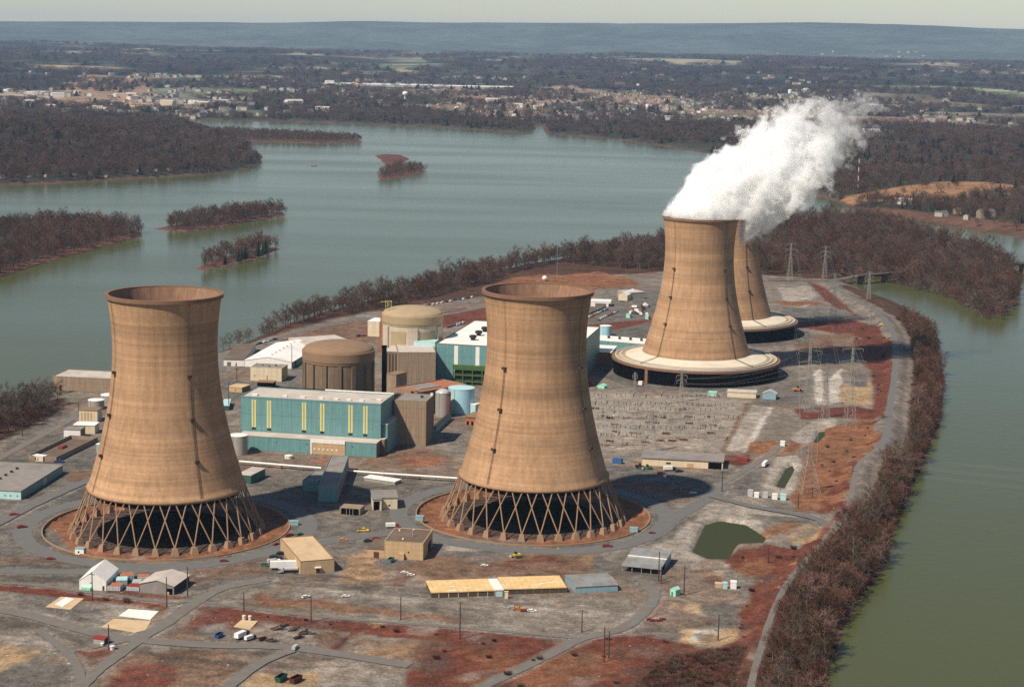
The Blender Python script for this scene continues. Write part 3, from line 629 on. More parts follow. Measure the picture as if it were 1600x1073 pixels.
def near_tower(c, label, azs):
    root = thing('cooling_tower', label, 'cooling tower', (*c, 0), 0, 'concrete cooling towers of the plant')
    zs = np.linspace(HS, TH, 46); prof = [(shell_r(z), z) for z in zs]
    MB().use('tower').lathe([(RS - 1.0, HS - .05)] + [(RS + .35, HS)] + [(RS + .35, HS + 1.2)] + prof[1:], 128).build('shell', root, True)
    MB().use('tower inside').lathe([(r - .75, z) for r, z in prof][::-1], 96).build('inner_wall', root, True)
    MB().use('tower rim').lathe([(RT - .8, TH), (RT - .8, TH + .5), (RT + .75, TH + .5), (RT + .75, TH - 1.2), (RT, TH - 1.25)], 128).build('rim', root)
    MB().use('black').lathe([(.05, HS - 2.6), (RS - 2.5, HS - 2.6), (RS - 2.5, HS - 1.2), (.05, HS - 1.2)], 64).build('sky_blocker', root)  # added black disc blocks sky light so the space below goes dark
    MB().use('black').lathe([(.05, -1.3), (33, -1.3), (33, -.9), (.05, -.9)], 64).build('basin', root)  # near-black floor disc, its colour stands in for deep shade inside the legs
    n = 32; zt = HS + .4
    for k in range(n):
        a = 2 * math.pi * (k + .35) / n; d = .86 * 2 * math.pi / n
        fb = MB().use('tower leg'); r0, r1 = RF - 2.0, RF + 1.3
        def ring4(w, z, ra, rb): return [(ra, -w, z), (rb, -w, z), (rb, w, z), (ra, w, z)]
        fb.hexa(ring4(1.75, -1.5, r0, r1), ring4(1.05, 1.7, RF - 1.5, RF + .4)); fb.build('footing', root, rotz=a)
        for s in (-1, 1):
            lb = MB().use('tower leg')
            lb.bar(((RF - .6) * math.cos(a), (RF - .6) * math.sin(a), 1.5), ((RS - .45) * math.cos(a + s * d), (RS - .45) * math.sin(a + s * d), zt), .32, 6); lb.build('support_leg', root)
    ladder(root, azs, HS); return root
def far_tower(c, label, azs):
    root = thing('cooling_tower', label, 'cooling tower', (*c, 0), 0, 'concrete cooling towers of the plant')
    z0 = 15.5; zs = np.linspace(z0, TH, 48); prof = [(shell_r(z), z) for z in zs]
    MB().use('tower').lathe(prof, 128).build('shell', root, True)
    MB().use('tower inside').lathe([(r - .75, z) for r, z in prof][::-1], 96).build('inner_wall', root, True)
    MB().use('tower rim').lathe([(RT - .8, TH), (RT - .8, TH + .5), (RT + .6, TH + .5), (RT + .6, TH - 1.0), (RT, TH - 1.05)], 128).build('rim', root)
    dk = MB().use('deck').lathe([(shell_r(z0) - .3, z0), (RK - 9.5, HK + 1.2)], 128).build('deck', root)
    MB().use('dome pale').lathe([(RK - 9.5, HK + 1.2), (RK - 6.6, HK + .7)], 128).build('deck_apron', dk)
    MB().use('deck ring').lathe([(RK - 6.6, HK + .7), (RK - 6.6, HK + 1.15), (RK - 5.4, HK + 1.15), (RK - 5.4, HK + .35)], 128).build('inner_kerb', dk)
    MB().use('dome pale').lathe([(RK - 5.4, HK + .35), (RK - 3.0, HK + .3)], 128).build('gutter', dk)
    MB().use('deck ring').lathe([(RK - 3.0, HK + .3), (RK - 3.0, HK + .9), (RK - 2.0, HK + .9), (RK - 2.0, HK)], 128).build('outer_kerb', dk)
    MB().use('tower rim').lathe([(RK - 2.0, HK), (RK + .4, HK), (RK + .4, HK - 1.5), (RK - .9, HK - 1.5)], 128).build('deck_edge', root)
    lv = MB().use('black')
    for k in range(8): z = (HK - 1.7) * k / 8 + .1; lv.lathe([(RK - .9, z), (RK - 1.9, z + 1.1)], 128)
    lv.lathe([(RK - 2.2, 0), (RK - 2.2, HK - 1.6)], 96); lv.build('louver_wall', root)
    for az in np.radians([-130]):
        q = MB().use('tower rim'); q.box(RK - 1.2, -1.2, -.2, RK + .35, 1.2, HK - 1.7); q.build('riser', root, rotz=az)
    ladder(root, azs, z0)
    for az in azs: MB().use('dark').bar((shell_r(z0) + .2, 0, z0 + .2), (RK - 4, 0, HK + 1.2), .22).build('walkway', root, rotz=az)
    return root
def azi(d): return math.radians(-90 + d)
near_tower(T1, 'idle cooling tower on bare crossed legs, with the river and islets behind its rim', (azi(-45 - 11), azi(47 - 11), azi(160)))
near_tower(T2, 'idle cooling tower on crossed legs standing beside the switchyard and blue tank', (azi(-38), azi(56), azi(150)))
far_tower(T3, 'steaming cooling tower on a round black louvred base with a full pale deck', (azi(-55 + 6), azi(34 + 6)))
far_tower(T4, 'cooling tower half hidden behind the steaming tower in front of it', (azi(30),))

# ------------------------------------------------------------------ buildings
def rect(A, B, back=None, z=0., depth=None):
    """footprint from two pixels of the front edge (on plane z) and a pixel on the back edge, or a depth in metres -> x, y, angle, width, depth"""
    ax, ay = G(*A, z); bx, by = G(*B, z); w = math.hypot(bx - ax, by - ay); an = math.atan2(by - ay, bx - ax)
    if depth is None:
        cx, cy = G(*back, z); depth = -(cx - ax) * math.sin(an) + (cy - ay) * math.cos(an)
    return ax, ay, an, w, depth
GRP = {}
def building(name, label, cat, rc, h, wall, roof, kind='flat', side=None, rise=2.0, over=.3, parapet=0, z0=0., doors=(), windows=(), vents=(), axis='x', group=None, fascia=None):
    """doors/windows: (side f|r|l|b, x0, x1, z0, z1, material) along that wall in metres"""
    ax, ay, an, w, d = rc
    root = thing(name, label, cat, (ax, ay, z0), an, group)
    mb = MB().use(wall)
    if kind == 'gable':
        if axis == 'y':   # ridge runs along depth
            vs = [(0, 0, 0), (w, 0, 0), (w, d, 0), (0, d, 0), (0, 0, h), (w, 0, h), (w, d, h), (0, d, h), (w / 2, 0, h + rise), (w / 2, d, h + rise)]
            fs = [(0, 1, 5, 8, 4), (3, 7, 9, 6, 2)]; sd_ = [(1, 2, 6, 5), (0, 4, 7, 3)]
        else:
            vs = [(0, 0, 0), (w, 0, 0), (w, d, 0), (0, d, 0), (0, 0, h), (w, 0, h), (w, d, h), (0, d, h), (0, d / 2, h + rise), (w, d / 2, h + rise)]
            fs = [(0, 1, 5, 4), (2, 3, 7, 6)]; sd_ = [(1, 2, 6, 9, 5), (0, 4, 8, 7, 3)]
        mb.add(vs, fs); mb.use(side or wall); mb.add(vs, sd_); mb.build('wall', root)
        rb = MB().use(roof); e = over; t_ = .22
        if axis == 'y':
            sl = rise / (w / 2)
            for s in (0, 1):
                x0, x1 = (-e, w / 2) if s == 0 else (w / 2, w + e); za, zb_ = (h - e * sl, h + rise) if s == 0 else (h + rise, h - e * sl)
                rb.hexa([(x0, -e, za + .02), (x1, -e, zb_ + .02), (x1, d + e, zb_ + .02), (x0, d + e, za + .02)], [(x0, -e, za + t_), (x1, -e, zb_ + t_), (x1, d + e, zb_ + t_), (x0, d + e, za + t_)])
        else:
            sl = rise / (d / 2)
            for s in (0, 1):
                y0, y1 = (-e, d / 2) if s == 0 else (d / 2, d + e); za, zb_ = (h - e * sl, h + rise) if s == 0 else (h + rise, h - e * sl)
                rb.hexa([(-e, y0, za + .02), (w + e, y0, za + .02), (w + e, y1, zb_ + .02), (-e, y1, zb_ + .02)], [(-e, y0, za + t_), (w + e, y0, za + t_), (w + e, y1, zb_ + t_), (-e, y1, zb_ + t_)])
        rf = rb.build('roof', root); top = h
    else:
        vs = [(0, 0, 0), (w, 0, 0), (w, d, 0), (0, d, 0), (0, 0, h), (w, 0, h), (w, d, h), (0, d, h)]
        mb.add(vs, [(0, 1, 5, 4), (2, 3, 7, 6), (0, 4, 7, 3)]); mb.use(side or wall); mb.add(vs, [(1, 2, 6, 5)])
        mb.build('wall', root)
        rb = MB().use(roof)
        if parapet:
            rb.box(.3, .3, h - .3, w - .3, d - .3, h - .02); rf = rb.build('roof', root)
            pb = MB().use(fascia or wall); q = parapet
            pb.box(-.06, -.06, h - .05, w + .06, .3, h + q); pb.box(-.06, d - .3, h - .05, w + .06, d + .06, h + q); pb.box(-.06, .3, h - .05, .3, d - .3, h + q); pb.box(w - .3, .3, h - .05, w + .06, d - .3, h + q)
            pb.build('parapet', root)
        else:
            rb.box(-over, -over, h - .02, w + over, d + over, h + .4); rf = rb.build('roof', root)
        top = h
    def opening(nm, sp):
        sdn, a, b_, c0, c1, mt = sp[:6]; q = MB().use(mt)
        if sdn == 'f': q.box(a, -.10, c0, b_, .05, c1)
        elif sdn == 'r': q.box(w - .05, a, c0, w + .10, b_, c1)
        elif sdn == 'l': q.box(-.10, a, c0, .05, b_, c1)
        q.build(nm, root)
    for sp in doors: opening('door', sp)
    for sp in windows: opening('window', sp)
    for (fx, fy, sx, sy, sz, mt) in vents:
        q = MB().use(mt); x, y = fx * w, fy * d; zt = top + (.38 if not parapet else -.05)
        if kind == 'gable': zt = h + rise * (1 - abs(2 * (fx if axis == 'y' else fy) - 1)) - .1
        q.box(x - sx / 2, y - sy / 2, zt, x + sx / 2, y + sy / 2, zt + sz); q.box(x - sx / 2 - .15, y - sy / 2 - .15, zt + sz, x + sx / 2 + .15, y + sy / 2 + .15, zt + sz + .2)
        q.build('roof_vent', root)
    return root, w, d
# --- the two turbine halls and the teal annex
ax, ay = G(594, 687, 8.16); hh = HT(594, 687, 632, 8.16) + 8.16
rcH = rect((376, 619.5), (595, 632), (618, 617), hh)
root, w, d = building('turbine_hall', 'long teal turbine hall with paired yellow window strips, in front of the brown domed reactor', 'industrial hall', rcH, hh, 'teal', 'pale roof', side='teal', parapet=.5,
    vents=[(.08, .2, 3.2, 2.4, .7, 'white')] + [(f, .25, 2.6, 1.6, .6, 'white') for f in (.29, .42, .55, .66, .75, .84)] + [(.95, .4, 2.8, 1.8, .5, 'white')])
for px in (397, 421, 476, 504.5, 548.5, 571.5):
    f = (px - 376) / (595 - 376); x = f * w
    for dx in (-1.35, .25): q = MB().use('yellow panel'); q.box(x + dx, -.14, 11.2, x + dx + 1.05, .05, hh - 1.3); q.build('window', root)
    q = MB().use('dark'); q.box(x - 1.2, -.12, 9.8, x + 1.1, .05, 11.0); q.build('vent_panel', root)
q = MB().use('black'); q.box(.1 * w, d - .3, hh + .5, .5 * w, d - .05, hh + 1.0); q.build('roof_edge', root)
q = MB().use('white'); q.box(.5 * w, d - .35, hh + .5, w, d + .05, hh + 1.2); q.build('roof_edge', root)
HALL = (rcH[0], rcH[1], rcH[2], w, d)
def hl(x, y): an = HALL[2]; return HALL[0] + x * math.cos(an) - y * math.sin(an), HALL[1] + x * math.sin(an) + y * math.cos(an)
ledge = 2.6; rx, ry = G(588, 715, 0)
e0 = hl(0, -ledge - 2)
anx, any_ = hl(0, -4.2)
lx = (rx - HALL[0]) * math.cos(HALL[2]) + (ry - HALL[1]) * math.sin(HALL[2]); ly = -(rx - HALL[0]) * math.sin(HALL[2]) + (ry - HALL[1]) * math.cos(HALL[2])
ox, oy = hl(2, ly)
root, w2, d2 = building('annex', 'low teal annex running along the foot of the turbine hall with tan entrance', 'annex', (ox, oy, HALL[2], lx - 2, -ly - .05), 8.16, 'teal', 'pale roof', side='dark concrete', over=.2,
    windows=[('f', 5 + 9 * k, 5.3 + 9 * k, 5, 6, 'dark') for k in (0, 2, 4, 7)])
fx0 = (493 - 387) / (588 - 387) * w2; fx1 = (543 - 387) / (588 - 387) * w2
q = MB().use('white'); q.box(fx0, -.5, 6.6, fx1, .1, 8.7); q.box(fx0, -.5, 0, fx0 + .9, .1, 6.6); fr = q.build('entrance_frame', root)
q = MB().use('tan wall'); q.box(fx0 + .9, -.3, 0, fx1, .1, 6.6)
pn = q.build('entrance_panel', root)
for k in range(6): q = MB().use('white'); q.box(fx0 + 2 + k * 2.6, -.42, 2.6, fx0 + 3 + k * 2.6, -.28, 3.4); q.build('window', pn)
ex, ey = hl(w + .15, -ly * 0 + 1.0)
building('annex', 'stepped teal block against the right end of the front turbine hall', 'annex', (*hl(w + .1, 3), HALL[2], 3.2, d + 5), 16.5, 'teal', 'pale roof', side='teal', over=.1)
building('annex', 'low brown block below the right end wall of the front turbine hall', 'annex', (*hl(w + .1, -ly * 0 - 1.5), HALL[2], 2.6, d + 8), 8.6, 'dark concrete', 'pale roof', side='dark concrete', over=.15, windows=[('r', 6, 7, 4, 5, 'white'), ('r', 16, 17, 5.5, 6.5, 'dark')])
hh1 = 27.0
rc1 = rect((682, 537), (764, 541.5), (738, 501), hh1); rc1 = (rc1[0], rc1[1], rc1[2], 96, rc1[4])
root, w, d = building('turbine_hall', 'teal turbine hall with white strips and white roof, half behind the idle tower', 'industrial hall', rc1, hh1, 'teal', 'white roof', parapet=.5, fascia='dark concrete')
for px in (713, 746.5):
    x = (px - 682) / (764 - 682) * math.hypot(*(np.array(G(764, 541.5, hh1)) - np.array(G(682, 537, hh1))))
    q = MB().use('white'); q.box(x - 1.4, -.14, 9, x + 1.4, .05, hh1 - .6); q.build('window', root)
for px, py in ((739, 529), (748, 522), (757.5, 516), (768, 510)):
    X_, Y_ = G(px, py, hh1 + 1); lx_ = (X_ - rc1[0]) * math.cos(rc1[2]) + (Y_ - rc1[1]) * math.sin(rc1[2]); ly_ = -(X_ - rc1[0]) * math.sin(rc1[2]) + (Y_ - rc1[1]) * math.cos(rc1[2])
    q = MB().use('dark').lathe([(1.6, hh1), (1.6, hh1 + 1.6), (2.6, hh1 + 1.7), (2.6, hh1 + 3.4), (.1, hh1 + 3.9)], 16, cx=lx_, cy=ly_); q.build('roof_vent', root)
PA = HALL[2]
def pbox(name, label, cat, A, B, back, h, wall, roof, zpx='top', **kw):
    """building whose roof corners (front left, front right, a back corner) are read at its height h"""
    rc = rect(A, B, back, h if zpx == 'top' else 0); return building(name, label, cat, rc, h, wall, roof, **kw)
pbox('teal_store', 'long low teal building with four roof vents and a pale roof beyond the idle tower', 'industrial hall', (915, 530), (1010, 538), (925, 523), 9, 'teal', 'white roof', over=.2, vents=[(.30, .5, 1.6, 1.6, 1.6, 'dark'), (.48, .5, 1.6, 1.6, 1.6, 'dark'), (.66, .5, 1.6, 1.6, 1.6, 'dark'), (.84, .5, 1.6, 1.6, 1.6, 'dark')])
pbox('white_roof_hall', 'white roofed building with orange brown wall left of the black louvred base', 'building', (914, 549), (954, 551), (924, 539), 9, 'orange rust', 'white roof', side='dark concrete', over=.8)
# --- reactor containments
def reactor(cx_px, yrim_px, rpx, Yc, label, wallm, domem, style):
    X_, _, _ = GY(cx_px, yrim_px, Yc); R_ = rpx / FPX * math.hypot(Yc, 200)
    _, _, zr = GY(cx_px, yrim_px, Yc)
    root = thing('reactor_building', label, 'reactor building', (X_, Yc, 0))
    body = MB().use(wallm).lathe([(R_ * .965, 0), (R_ * .965, zr - 6.0)], 72).build('wall', root, True)
    ring_ = MB().use(domem).lathe([(R_ * .965, zr - 7.2), (R_ * .985, zr - 6.8), (R_ * .985, zr - 5.6), (R_, zr - 5.4), (R_, zr - .2), (R_ * .97, zr)], 72).build('ring_girder', root)
    dp = [(R_ * .97 * math.cos(a), zr - .05 + R_ * .235 * math.sin(a)) for a in np.linspace(0, math.pi / 2 - .01, 14)]
    MB().use(domem).lathe(dp, 72).build('dome', root, True)
    if style == 'ribs':
        for k, a in enumerate(np.radians(np.arange(-178, 180, 24))):
            q = MB().use(wallm); q.box(R_ * .95, -.9 - .5 * (k % 3), 0, R_ * .965 + .7, .9, zr - 7.2); q.build('buttress', root, rotz=a)
            q = MB().use('dark'); q.box(R_ * .95, 1.1, 0, R_ * .965 + .12, 1.5, zr - 7.3); q.build('drain_pipe', root, rotz=a)
    else:
        for k in range(6):
            a = math.radians(-146 + k * 60)
            q = MB().use(wallm); q.box(R_ * .95, -3.2, 0, R_ * .965 + 1.1, 3.2, zr - 7.6); q.build('buttress', root, rotz=a)
        for k in range(6):
            a0 = math.radians(-146 + k * 60 + 14); a1 = a0 + math.radians(32); q = MB().use(domem); n = 8
            for i in range(n):
                u, v = a0 + (a1 - a0) * i / n, a0 + (a1 - a0) * (i + 1) / n; r_ = R_ * .965 + .25
                q.hexa([(r_ * math.cos(u), r_ * math.sin(u), 2), (r_ * math.cos(v), r_ * math.sin(v), 2), ((r_ - .4) * math.cos(v), (r_ - .4) * math.sin(v), 2), ((r_ - .4) * math.cos(u), (r_ - .4) * math.sin(u), 2)],
                       [(r_ * math.cos(u), r_ * math.sin(u), zr - 10.5), (r_ * math.cos(v), r_ * math.sin(v), zr - 10.5), ((r_ - .4) * math.cos(v), (r_ - .4) * math.sin(v), zr - 10.5), ((r_ - .4) * math.cos(u), (r_ - .4) * math.sin(u), zr - 10.5)])
            q.build('wall_panel', root)
    return root, R_, zr
defmat('pale concrete', (.50, .43, .33), .9, .15, 3, streak=.15)
reactor(529, 545, 56.5, 1096, 'brown domed reactor building with dark vertical ribs behind the front turbine hall', 'dark concrete', 'dome', 'ribs')
reactor(645, 489, 48.3, 1270, 'pale domed reactor building with framed wall panels, farther of the two domes', 'pale concrete', 'dome pale', 'panels')
# --- blocks between and around the reactors
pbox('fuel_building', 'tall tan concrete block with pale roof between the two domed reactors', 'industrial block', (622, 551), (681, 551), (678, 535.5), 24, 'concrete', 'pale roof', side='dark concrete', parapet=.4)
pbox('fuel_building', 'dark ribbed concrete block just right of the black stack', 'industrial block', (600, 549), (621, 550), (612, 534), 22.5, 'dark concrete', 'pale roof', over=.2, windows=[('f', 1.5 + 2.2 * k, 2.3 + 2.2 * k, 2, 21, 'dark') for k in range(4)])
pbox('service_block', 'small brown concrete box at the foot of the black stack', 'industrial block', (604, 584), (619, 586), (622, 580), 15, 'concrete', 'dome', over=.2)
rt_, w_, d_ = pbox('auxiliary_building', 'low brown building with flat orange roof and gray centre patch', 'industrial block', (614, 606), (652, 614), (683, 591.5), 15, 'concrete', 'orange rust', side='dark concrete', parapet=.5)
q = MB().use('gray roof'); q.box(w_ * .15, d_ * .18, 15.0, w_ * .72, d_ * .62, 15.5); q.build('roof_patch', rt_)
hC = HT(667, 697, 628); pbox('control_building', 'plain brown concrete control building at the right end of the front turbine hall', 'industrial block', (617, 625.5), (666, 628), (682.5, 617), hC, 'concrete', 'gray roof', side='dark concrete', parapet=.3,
     vents=[(.72, .55, 1.3, 1.3, 1.0, 'dark'), (.95, .9, 1.4, 1.4, 1.2, 'white')])
pbox('service_block', 'cream windowed block standing left of the paler dome', 'building', (574.5, 502), (593, 503), (592, 497), 12, 'cream', 'white roof', over=.15, windows=[('r', 1, 2.4, 3, 5, 'dark'), ('r', 1, 2.4, 7, 9, 'dark')])
cx_, cy_ = G(596.5, 548, 0); tw = thing('stair_tower', 'narrow brown stair tower against the left side of the paler dome', 'tower', (cx_, cy_, 0), PA)
hh_ = HT(596.5, 548, 485); q = MB().use('orange rust'); q.box(-1, -1, 0, 1, 1, hh_); q.build('wall', tw); q = MB().use('dark'); q.box(-1.15, -1.15, hh_, 1.15, 1.15, hh_ + .5); q.build('roof', tw)
X_, Y_, Z_ = GY(606, 486, 1262); dk = thing('derrick', 'thin frame derrick with jib on top of the paler dome', 'crane', (X_, Y_, Z_ - 1))
for dx in (-1.6, 0, 2.6): q = MB().use('yellow panel'); q.bar((dx, 0, 0), (dx, 0, 8.5), .16); q.build('post', dk)
q = MB().use('yellow panel'); q.bar((-1.6, 0, 4), (2.6, 0, 8), .12); q.bar((-1.6, 0, 8), (2.6, 0, 4), .12); q.build('brace', dk); q = MB().use('yellow panel'); q.bar((2.6, 0, 8.3), (-5.2, 0, 7.4), .2); q.build('jib', dk)
pbox('rooftop_unit', 'pale box unit beside teal ducting before the paler dome', 'plant unit', (651, 523), (660, 523.5), (659, 520.5), 30, 'tank gray', 'white roof', z0=0, over=.1)
pbox('duct_block', 'low teal duct block on the near side of the paler dome', 'plant unit', (642, 533), (680, 535), (681, 531), 27, 'pale teal', 'pale teal', over=.1)
X_, Y_ = G(600, 640, 0); Y_ = 1108; X_ = GY(600, 612, Y_)[0]; st = thing('exhaust_stack', 'slim black exhaust stack beside the brown domed reactor', 'chimney', (X_, Y_, 0))
zt_ = GY(600, 540, Y_)[2]; MB().use('black').lathe([(1.55, 0), (1.5, zt_)], 20, cap1=True).build('shaft', st, True); MB().use('black').lathe([(1.75, zt_ - 1.2), (1.75, zt_ + .1), (1.2, zt_ + .1)], 20).build('rim', st)
# --- green cooling frame, tanks
gx = rect((708, 600), (768, 603), None, 0, 16); gh = HT(708, 600, 570); gf = thing('cooler_frame', 'dark green open steel frame cooler behind the light blue tank', 'plant unit', (gx[0], gx[1], 0), gx[2]); w_, d_ = gx[3], gx[4]
for x in np.linspace(0, w_, 5):
    for y in (0, d_): q = MB().use('green frame'); q.box(x - .35, y - .35, 0, x + .35, y + .35, gh); q.build('post', gf)
for z in (gh * .18, gh * .5, gh * .8):
    for y in (0, d_): q = MB().use('green frame'); q.box(-.3, y - .42, z - .5, w_ + .3, y + .42, z + .5); q.build('beam', gf)
q = MB().use('green frame'); q.box(-.5, -.5, gh - 2.4, w_ + .5, d_ + .5, gh); q.build('top_deck', gf)
q = MB().use('dark'); q.box(.8, 1, 1, w_ - .8, d_ - 1, gh - 2.6); q.build('cooler_core', gf)
for k in range(4): q = MB().use('dark').lathe([(1.7, gh), (1.7, gh + 1.3), (1.2, gh + 1.3)], 14, cx=3 + k * 4.6, cy=d_ * .6); q.build('fan', gf)
def tank(label, px0, px1, ytop, ybot, wall, top, dome=0, name='storage_tank', extra=None, grp=None):
    """upright tank: left and right pixel columns, row of its top ellipse centre, row of its lowest point"""
    cx = (px0 + px1) / 2; r = 5.
    for _ in range(8):
        x, y = G(cx, ybot, 0); y2 = y + r; D = math.hypot(y2, CH); r = (px1 - px0) / 2 / FPX * D
    x = GY(cx, ybot, y2)[0]; h = HT(cx, ybot, ytop); lo, hi = 0, 60
    for _ in range(40):
        mid = (lo + hi) / 2
        if SP(x, y2, mid)[1] > ytop: lo = mid
        else: hi = mid
    h = lo; o = thing(name, label, 'tank', (x, y2, 0), 0, grp)
    MB().use(wall).lathe([(r, 0), (r, h - .25)], 40).build('shell', o, True)
    MB().use(top).lathe([(r + .12, h - .3), (r + .12, h), (r * .5, h + dome * .75), (.05, h + dome)], 40).build('top', o, dome > 1)
    q = MB().use('steel'); q.bar((-r * .5, -r * .9, 0), (-r * .5, -r * .9, h), .12); q.bar((-r * .5 + .6, -r * .86, 0), (-r * .5 + .6, -r * .86, h), .12); q.build('ladder', o)
    return o, r, h
o, r, h = tank('large light blue tank with flat top beside the idle tower and green frame', 700, 741, 605, 647, 'tank blue', 'pale teal', .3)
q = MB().use('yellow panel'); q.box(-r * .62, -r * .82, 0, -r * .50, -r * .76, h); q.build('pipe', o)
tank('gray domed tank with dark red pipe next to the light blue tank', 680, 704, 612, 652, 'tank gray', 'silver', 2.2)
xr, yr = G(701, 652, 0); pr = thing('pipe_riser', 'tall dark red pipe column between gray domed tank and light blue tank', 'pipe', (xr, yr, 0)); hr_ = HT(701, 652, 613); MB().use('rust').lathe([(1.1, 0), (1.1, hr_)], 14, cap1=True).build('shaft', pr, True); MB().use('rust').lathe([(1.4, hr_ - 1.5), (1.4, hr_ - .9), (1.12, hr_ - .9)], 14).build('flange', pr)
tank('gray cylindrical tank beside the leg of the left tower and teal annex', 359, 387, 679, 712, 'tank gray', 'white', .5)
tank('light blue tank beyond the low teal building with roof vents', 937, 955, 508.5, 526, 'tank blue', 'white', .3)
tank('pale tank by the brown riverside pump house', 138, 163, 624, 641, 'tank gray', 'white', .4)
tank('pale tank half hidden behind the left cooling tower', 158, 184, 616, 634, 'tank gray', 'white', .4)
pbox('pump_skid', 'small pale teal equipment box beside the light blue tank', 'plant unit', (735, 632), (743, 633), (744, 629), 6, 'pale teal', 'white', over=.1)
pbox('service_shed', 'small brown shed on stilts at the foot of the idle tower by the blue tank', 'shed', (727, 651), (748, 653), (750, 645), 5, 'orange rust', 'dome', over=.5, doors=[('f', 1, 2.4, 0, 2.4, 'black'), ('f', 4, 5.4, 0, 2.4, 'black')])
rcx = rect((681, 677), (705, 655), None, 0, 2.2); building('pipe_trench', 'narrow teal walled trench beside the brown control building', 'plant unit', rcx, 3.6, 'teal', 'dark', over=0)
tank('pale drum lying half sunk in front of the teal annex', 445, 457, 711, 717, 'white', 'white', .3, name='drum')
# --- left of the plant
pbox('pump_house', 'brown riverside pump house with pale roof and dark doorway', 'pump house', (82, 588), (180, 592.6), (108, 577.5), 9.2, 'concrete', 'pale roof', parapet=.4, doors=[('f', 4.8, 6.2, 0, 3.6, 'black')], windows=[('f', 1.6, 4.6, .9, 2.6, 'dark concrete')])
pbox('process_building', 'yellowish panelled building in front of the pale tanks by the river road', 'building', (123, 641), (152, 642), (156, 637), 7, 'cream', 'dome', over=.2, windows=[('f', 1.2 + 2 * k, 2.2 + 2 * k, 1, 6, 'tan wall') for k in range(4)])
pbox('process_building', 'small cream block just below the yellowish panelled building', 'building', (115, 664), (148, 665), (150, 660), 5, 'cream', 'white roof', over=.3)
pbox('storage_box', 'gray white box building raised on short posts near the left tower', 'building', (99.5, 671), (125.5, 672), (131, 667), 5, 'white', 'gray roof', side='concrete', over=.2, windows=[('f', .5 + 2.4 * k, 1.5 + 2.4 * k, 0, .8, 'black') for k in range(3)])
rc_ = rect((44, 719), (88, 722), (150, 690), 0); rt_, w_, d_ = building('settling_basin', 'long low brown walled basin beside the river road', 'basin', rc_, 1.0, 'concrete', 'brown roof', parapet=2.0)
q = MB().use('red'); q.box(w_ * .3, d_ * .5, 1, w_ * .45, d_ * .62, 2.2); q.build('skip', rt_)
pbox('sample_hut', 'tiny pale yellow hut with three dark openings by the brown basin', 'hut', (50, 712), (67, 714), (69, 711), 2.6, 'cream', 'white', over=.15, doors=[('f', .6 + 1.5 * k, 1.2 + 1.5 * k, .6, 1.6, 'black') for k in range(3)])
hW = HT(33, 780, 767)
rcw = rect((-120, 760), (32.5, 767.5), (113, 727.5), hW)
building('warehouse', 'gray roofed teal warehouse at the left edge with pale front wall', 'warehouse', rcw, hW, 'pale teal', 'gray roof', side='teal', over=.3, doors=[('r', rcw[4] * .52, rcw[4] * .6, 0, 3.4, 'silver')], windows=[('f', rcw[3] - 2.2, rcw[3] - 1.6, 1.6, 2.2, 'rust'), ('f', rcw[3] - 5.8, rcw[3] - 5.2, 1.6, 2.2, 'rust'), ('f', rcw[3] - 8.6, rcw[3] - 8, 1.6, 2.2, 'rust')],
         vents=[(.62, .1 + .13 * k, 1.1, 1.1, .8, 'dark') for k in range(6)])
pbox('pipe_shelter', 'small blue sided shelter at the left flank of the left tower', 'shelter', (150, 694), (160, 695), (165, 688), 5, 'blue metal', 'white', over=.1)
# --- middle left
pbox('warehouse', 'low cream warehouse with brown roof by the row of parked cars', 'warehouse', (349.5, 562), (382, 562.5), (430, 538), 4.5, 'white', 'brown roof', over=.2, doors=[('f', 2.4, 5.2, 0, 3, 'dark concrete'), ('f', 8.5, 9.3, 0, 2.4, 'dark')])
hq = HT(456, 576, 566)
rcq = rect((382.5, 562.5), (456, 566), (471, 537), hq); building('warehouse', 'large white gabled warehouse left of the brown domed reactor', 'warehouse', rcq, hq, 'white', 'white roof', side='teal', kind='gable', axis='y', rise=3.0, over=.3, vents=[(.5, .12 + .12 * k, .9, .9, .5, 'orange rust') for k in range(7)], doors=[('r', 8, 12, 0, 4, 'dark')])
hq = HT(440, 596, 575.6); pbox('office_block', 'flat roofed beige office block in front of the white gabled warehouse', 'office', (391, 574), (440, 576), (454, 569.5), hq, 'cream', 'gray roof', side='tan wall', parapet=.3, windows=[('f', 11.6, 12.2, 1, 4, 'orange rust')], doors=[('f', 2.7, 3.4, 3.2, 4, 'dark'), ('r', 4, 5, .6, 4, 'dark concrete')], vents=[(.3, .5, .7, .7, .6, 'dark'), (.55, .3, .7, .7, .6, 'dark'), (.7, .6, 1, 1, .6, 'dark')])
pbox('canopy', 'dark open canopy between beige office block and front turbine hall', 'shelter', (402, 597), (427, 598), (428, 595), 3.5, 'black', 'dome', over=.4)
pbox('hut', 'low orange tan flat roofed hut left of the front turbine hall', 'hut', (357, 604), (378, 606), (385, 601), 3.2, 'tan wall', 'tan roof', side='dome', over=.2, doors=[('f', 5, 5.6, 1, 1.8, 'dark')])
pbox('shelter', 'low pale teal roofed shelter beside the left tower top of its slope', 'shelter', (347, 634), (358, 634), (366, 624), 3, 'dark green', 'pale teal', side='dark green', over=.1)
pbox('warehouse', 'tan roofed building with teal end just behind the brown dome', 'warehouse', (478, 539), (551, 534), (565, 521), 7, 'cream', 'pale roof', side='teal', over=.2)
hq = HT(376, 756, 741); pbox('hut', 'pale roofed dark green hut at the right foot of the left tower', 'hut', (372, 741), (392, 743), (402, 731), 4.5, 'dark green', 'pale roof', side='dark green', over=.3)
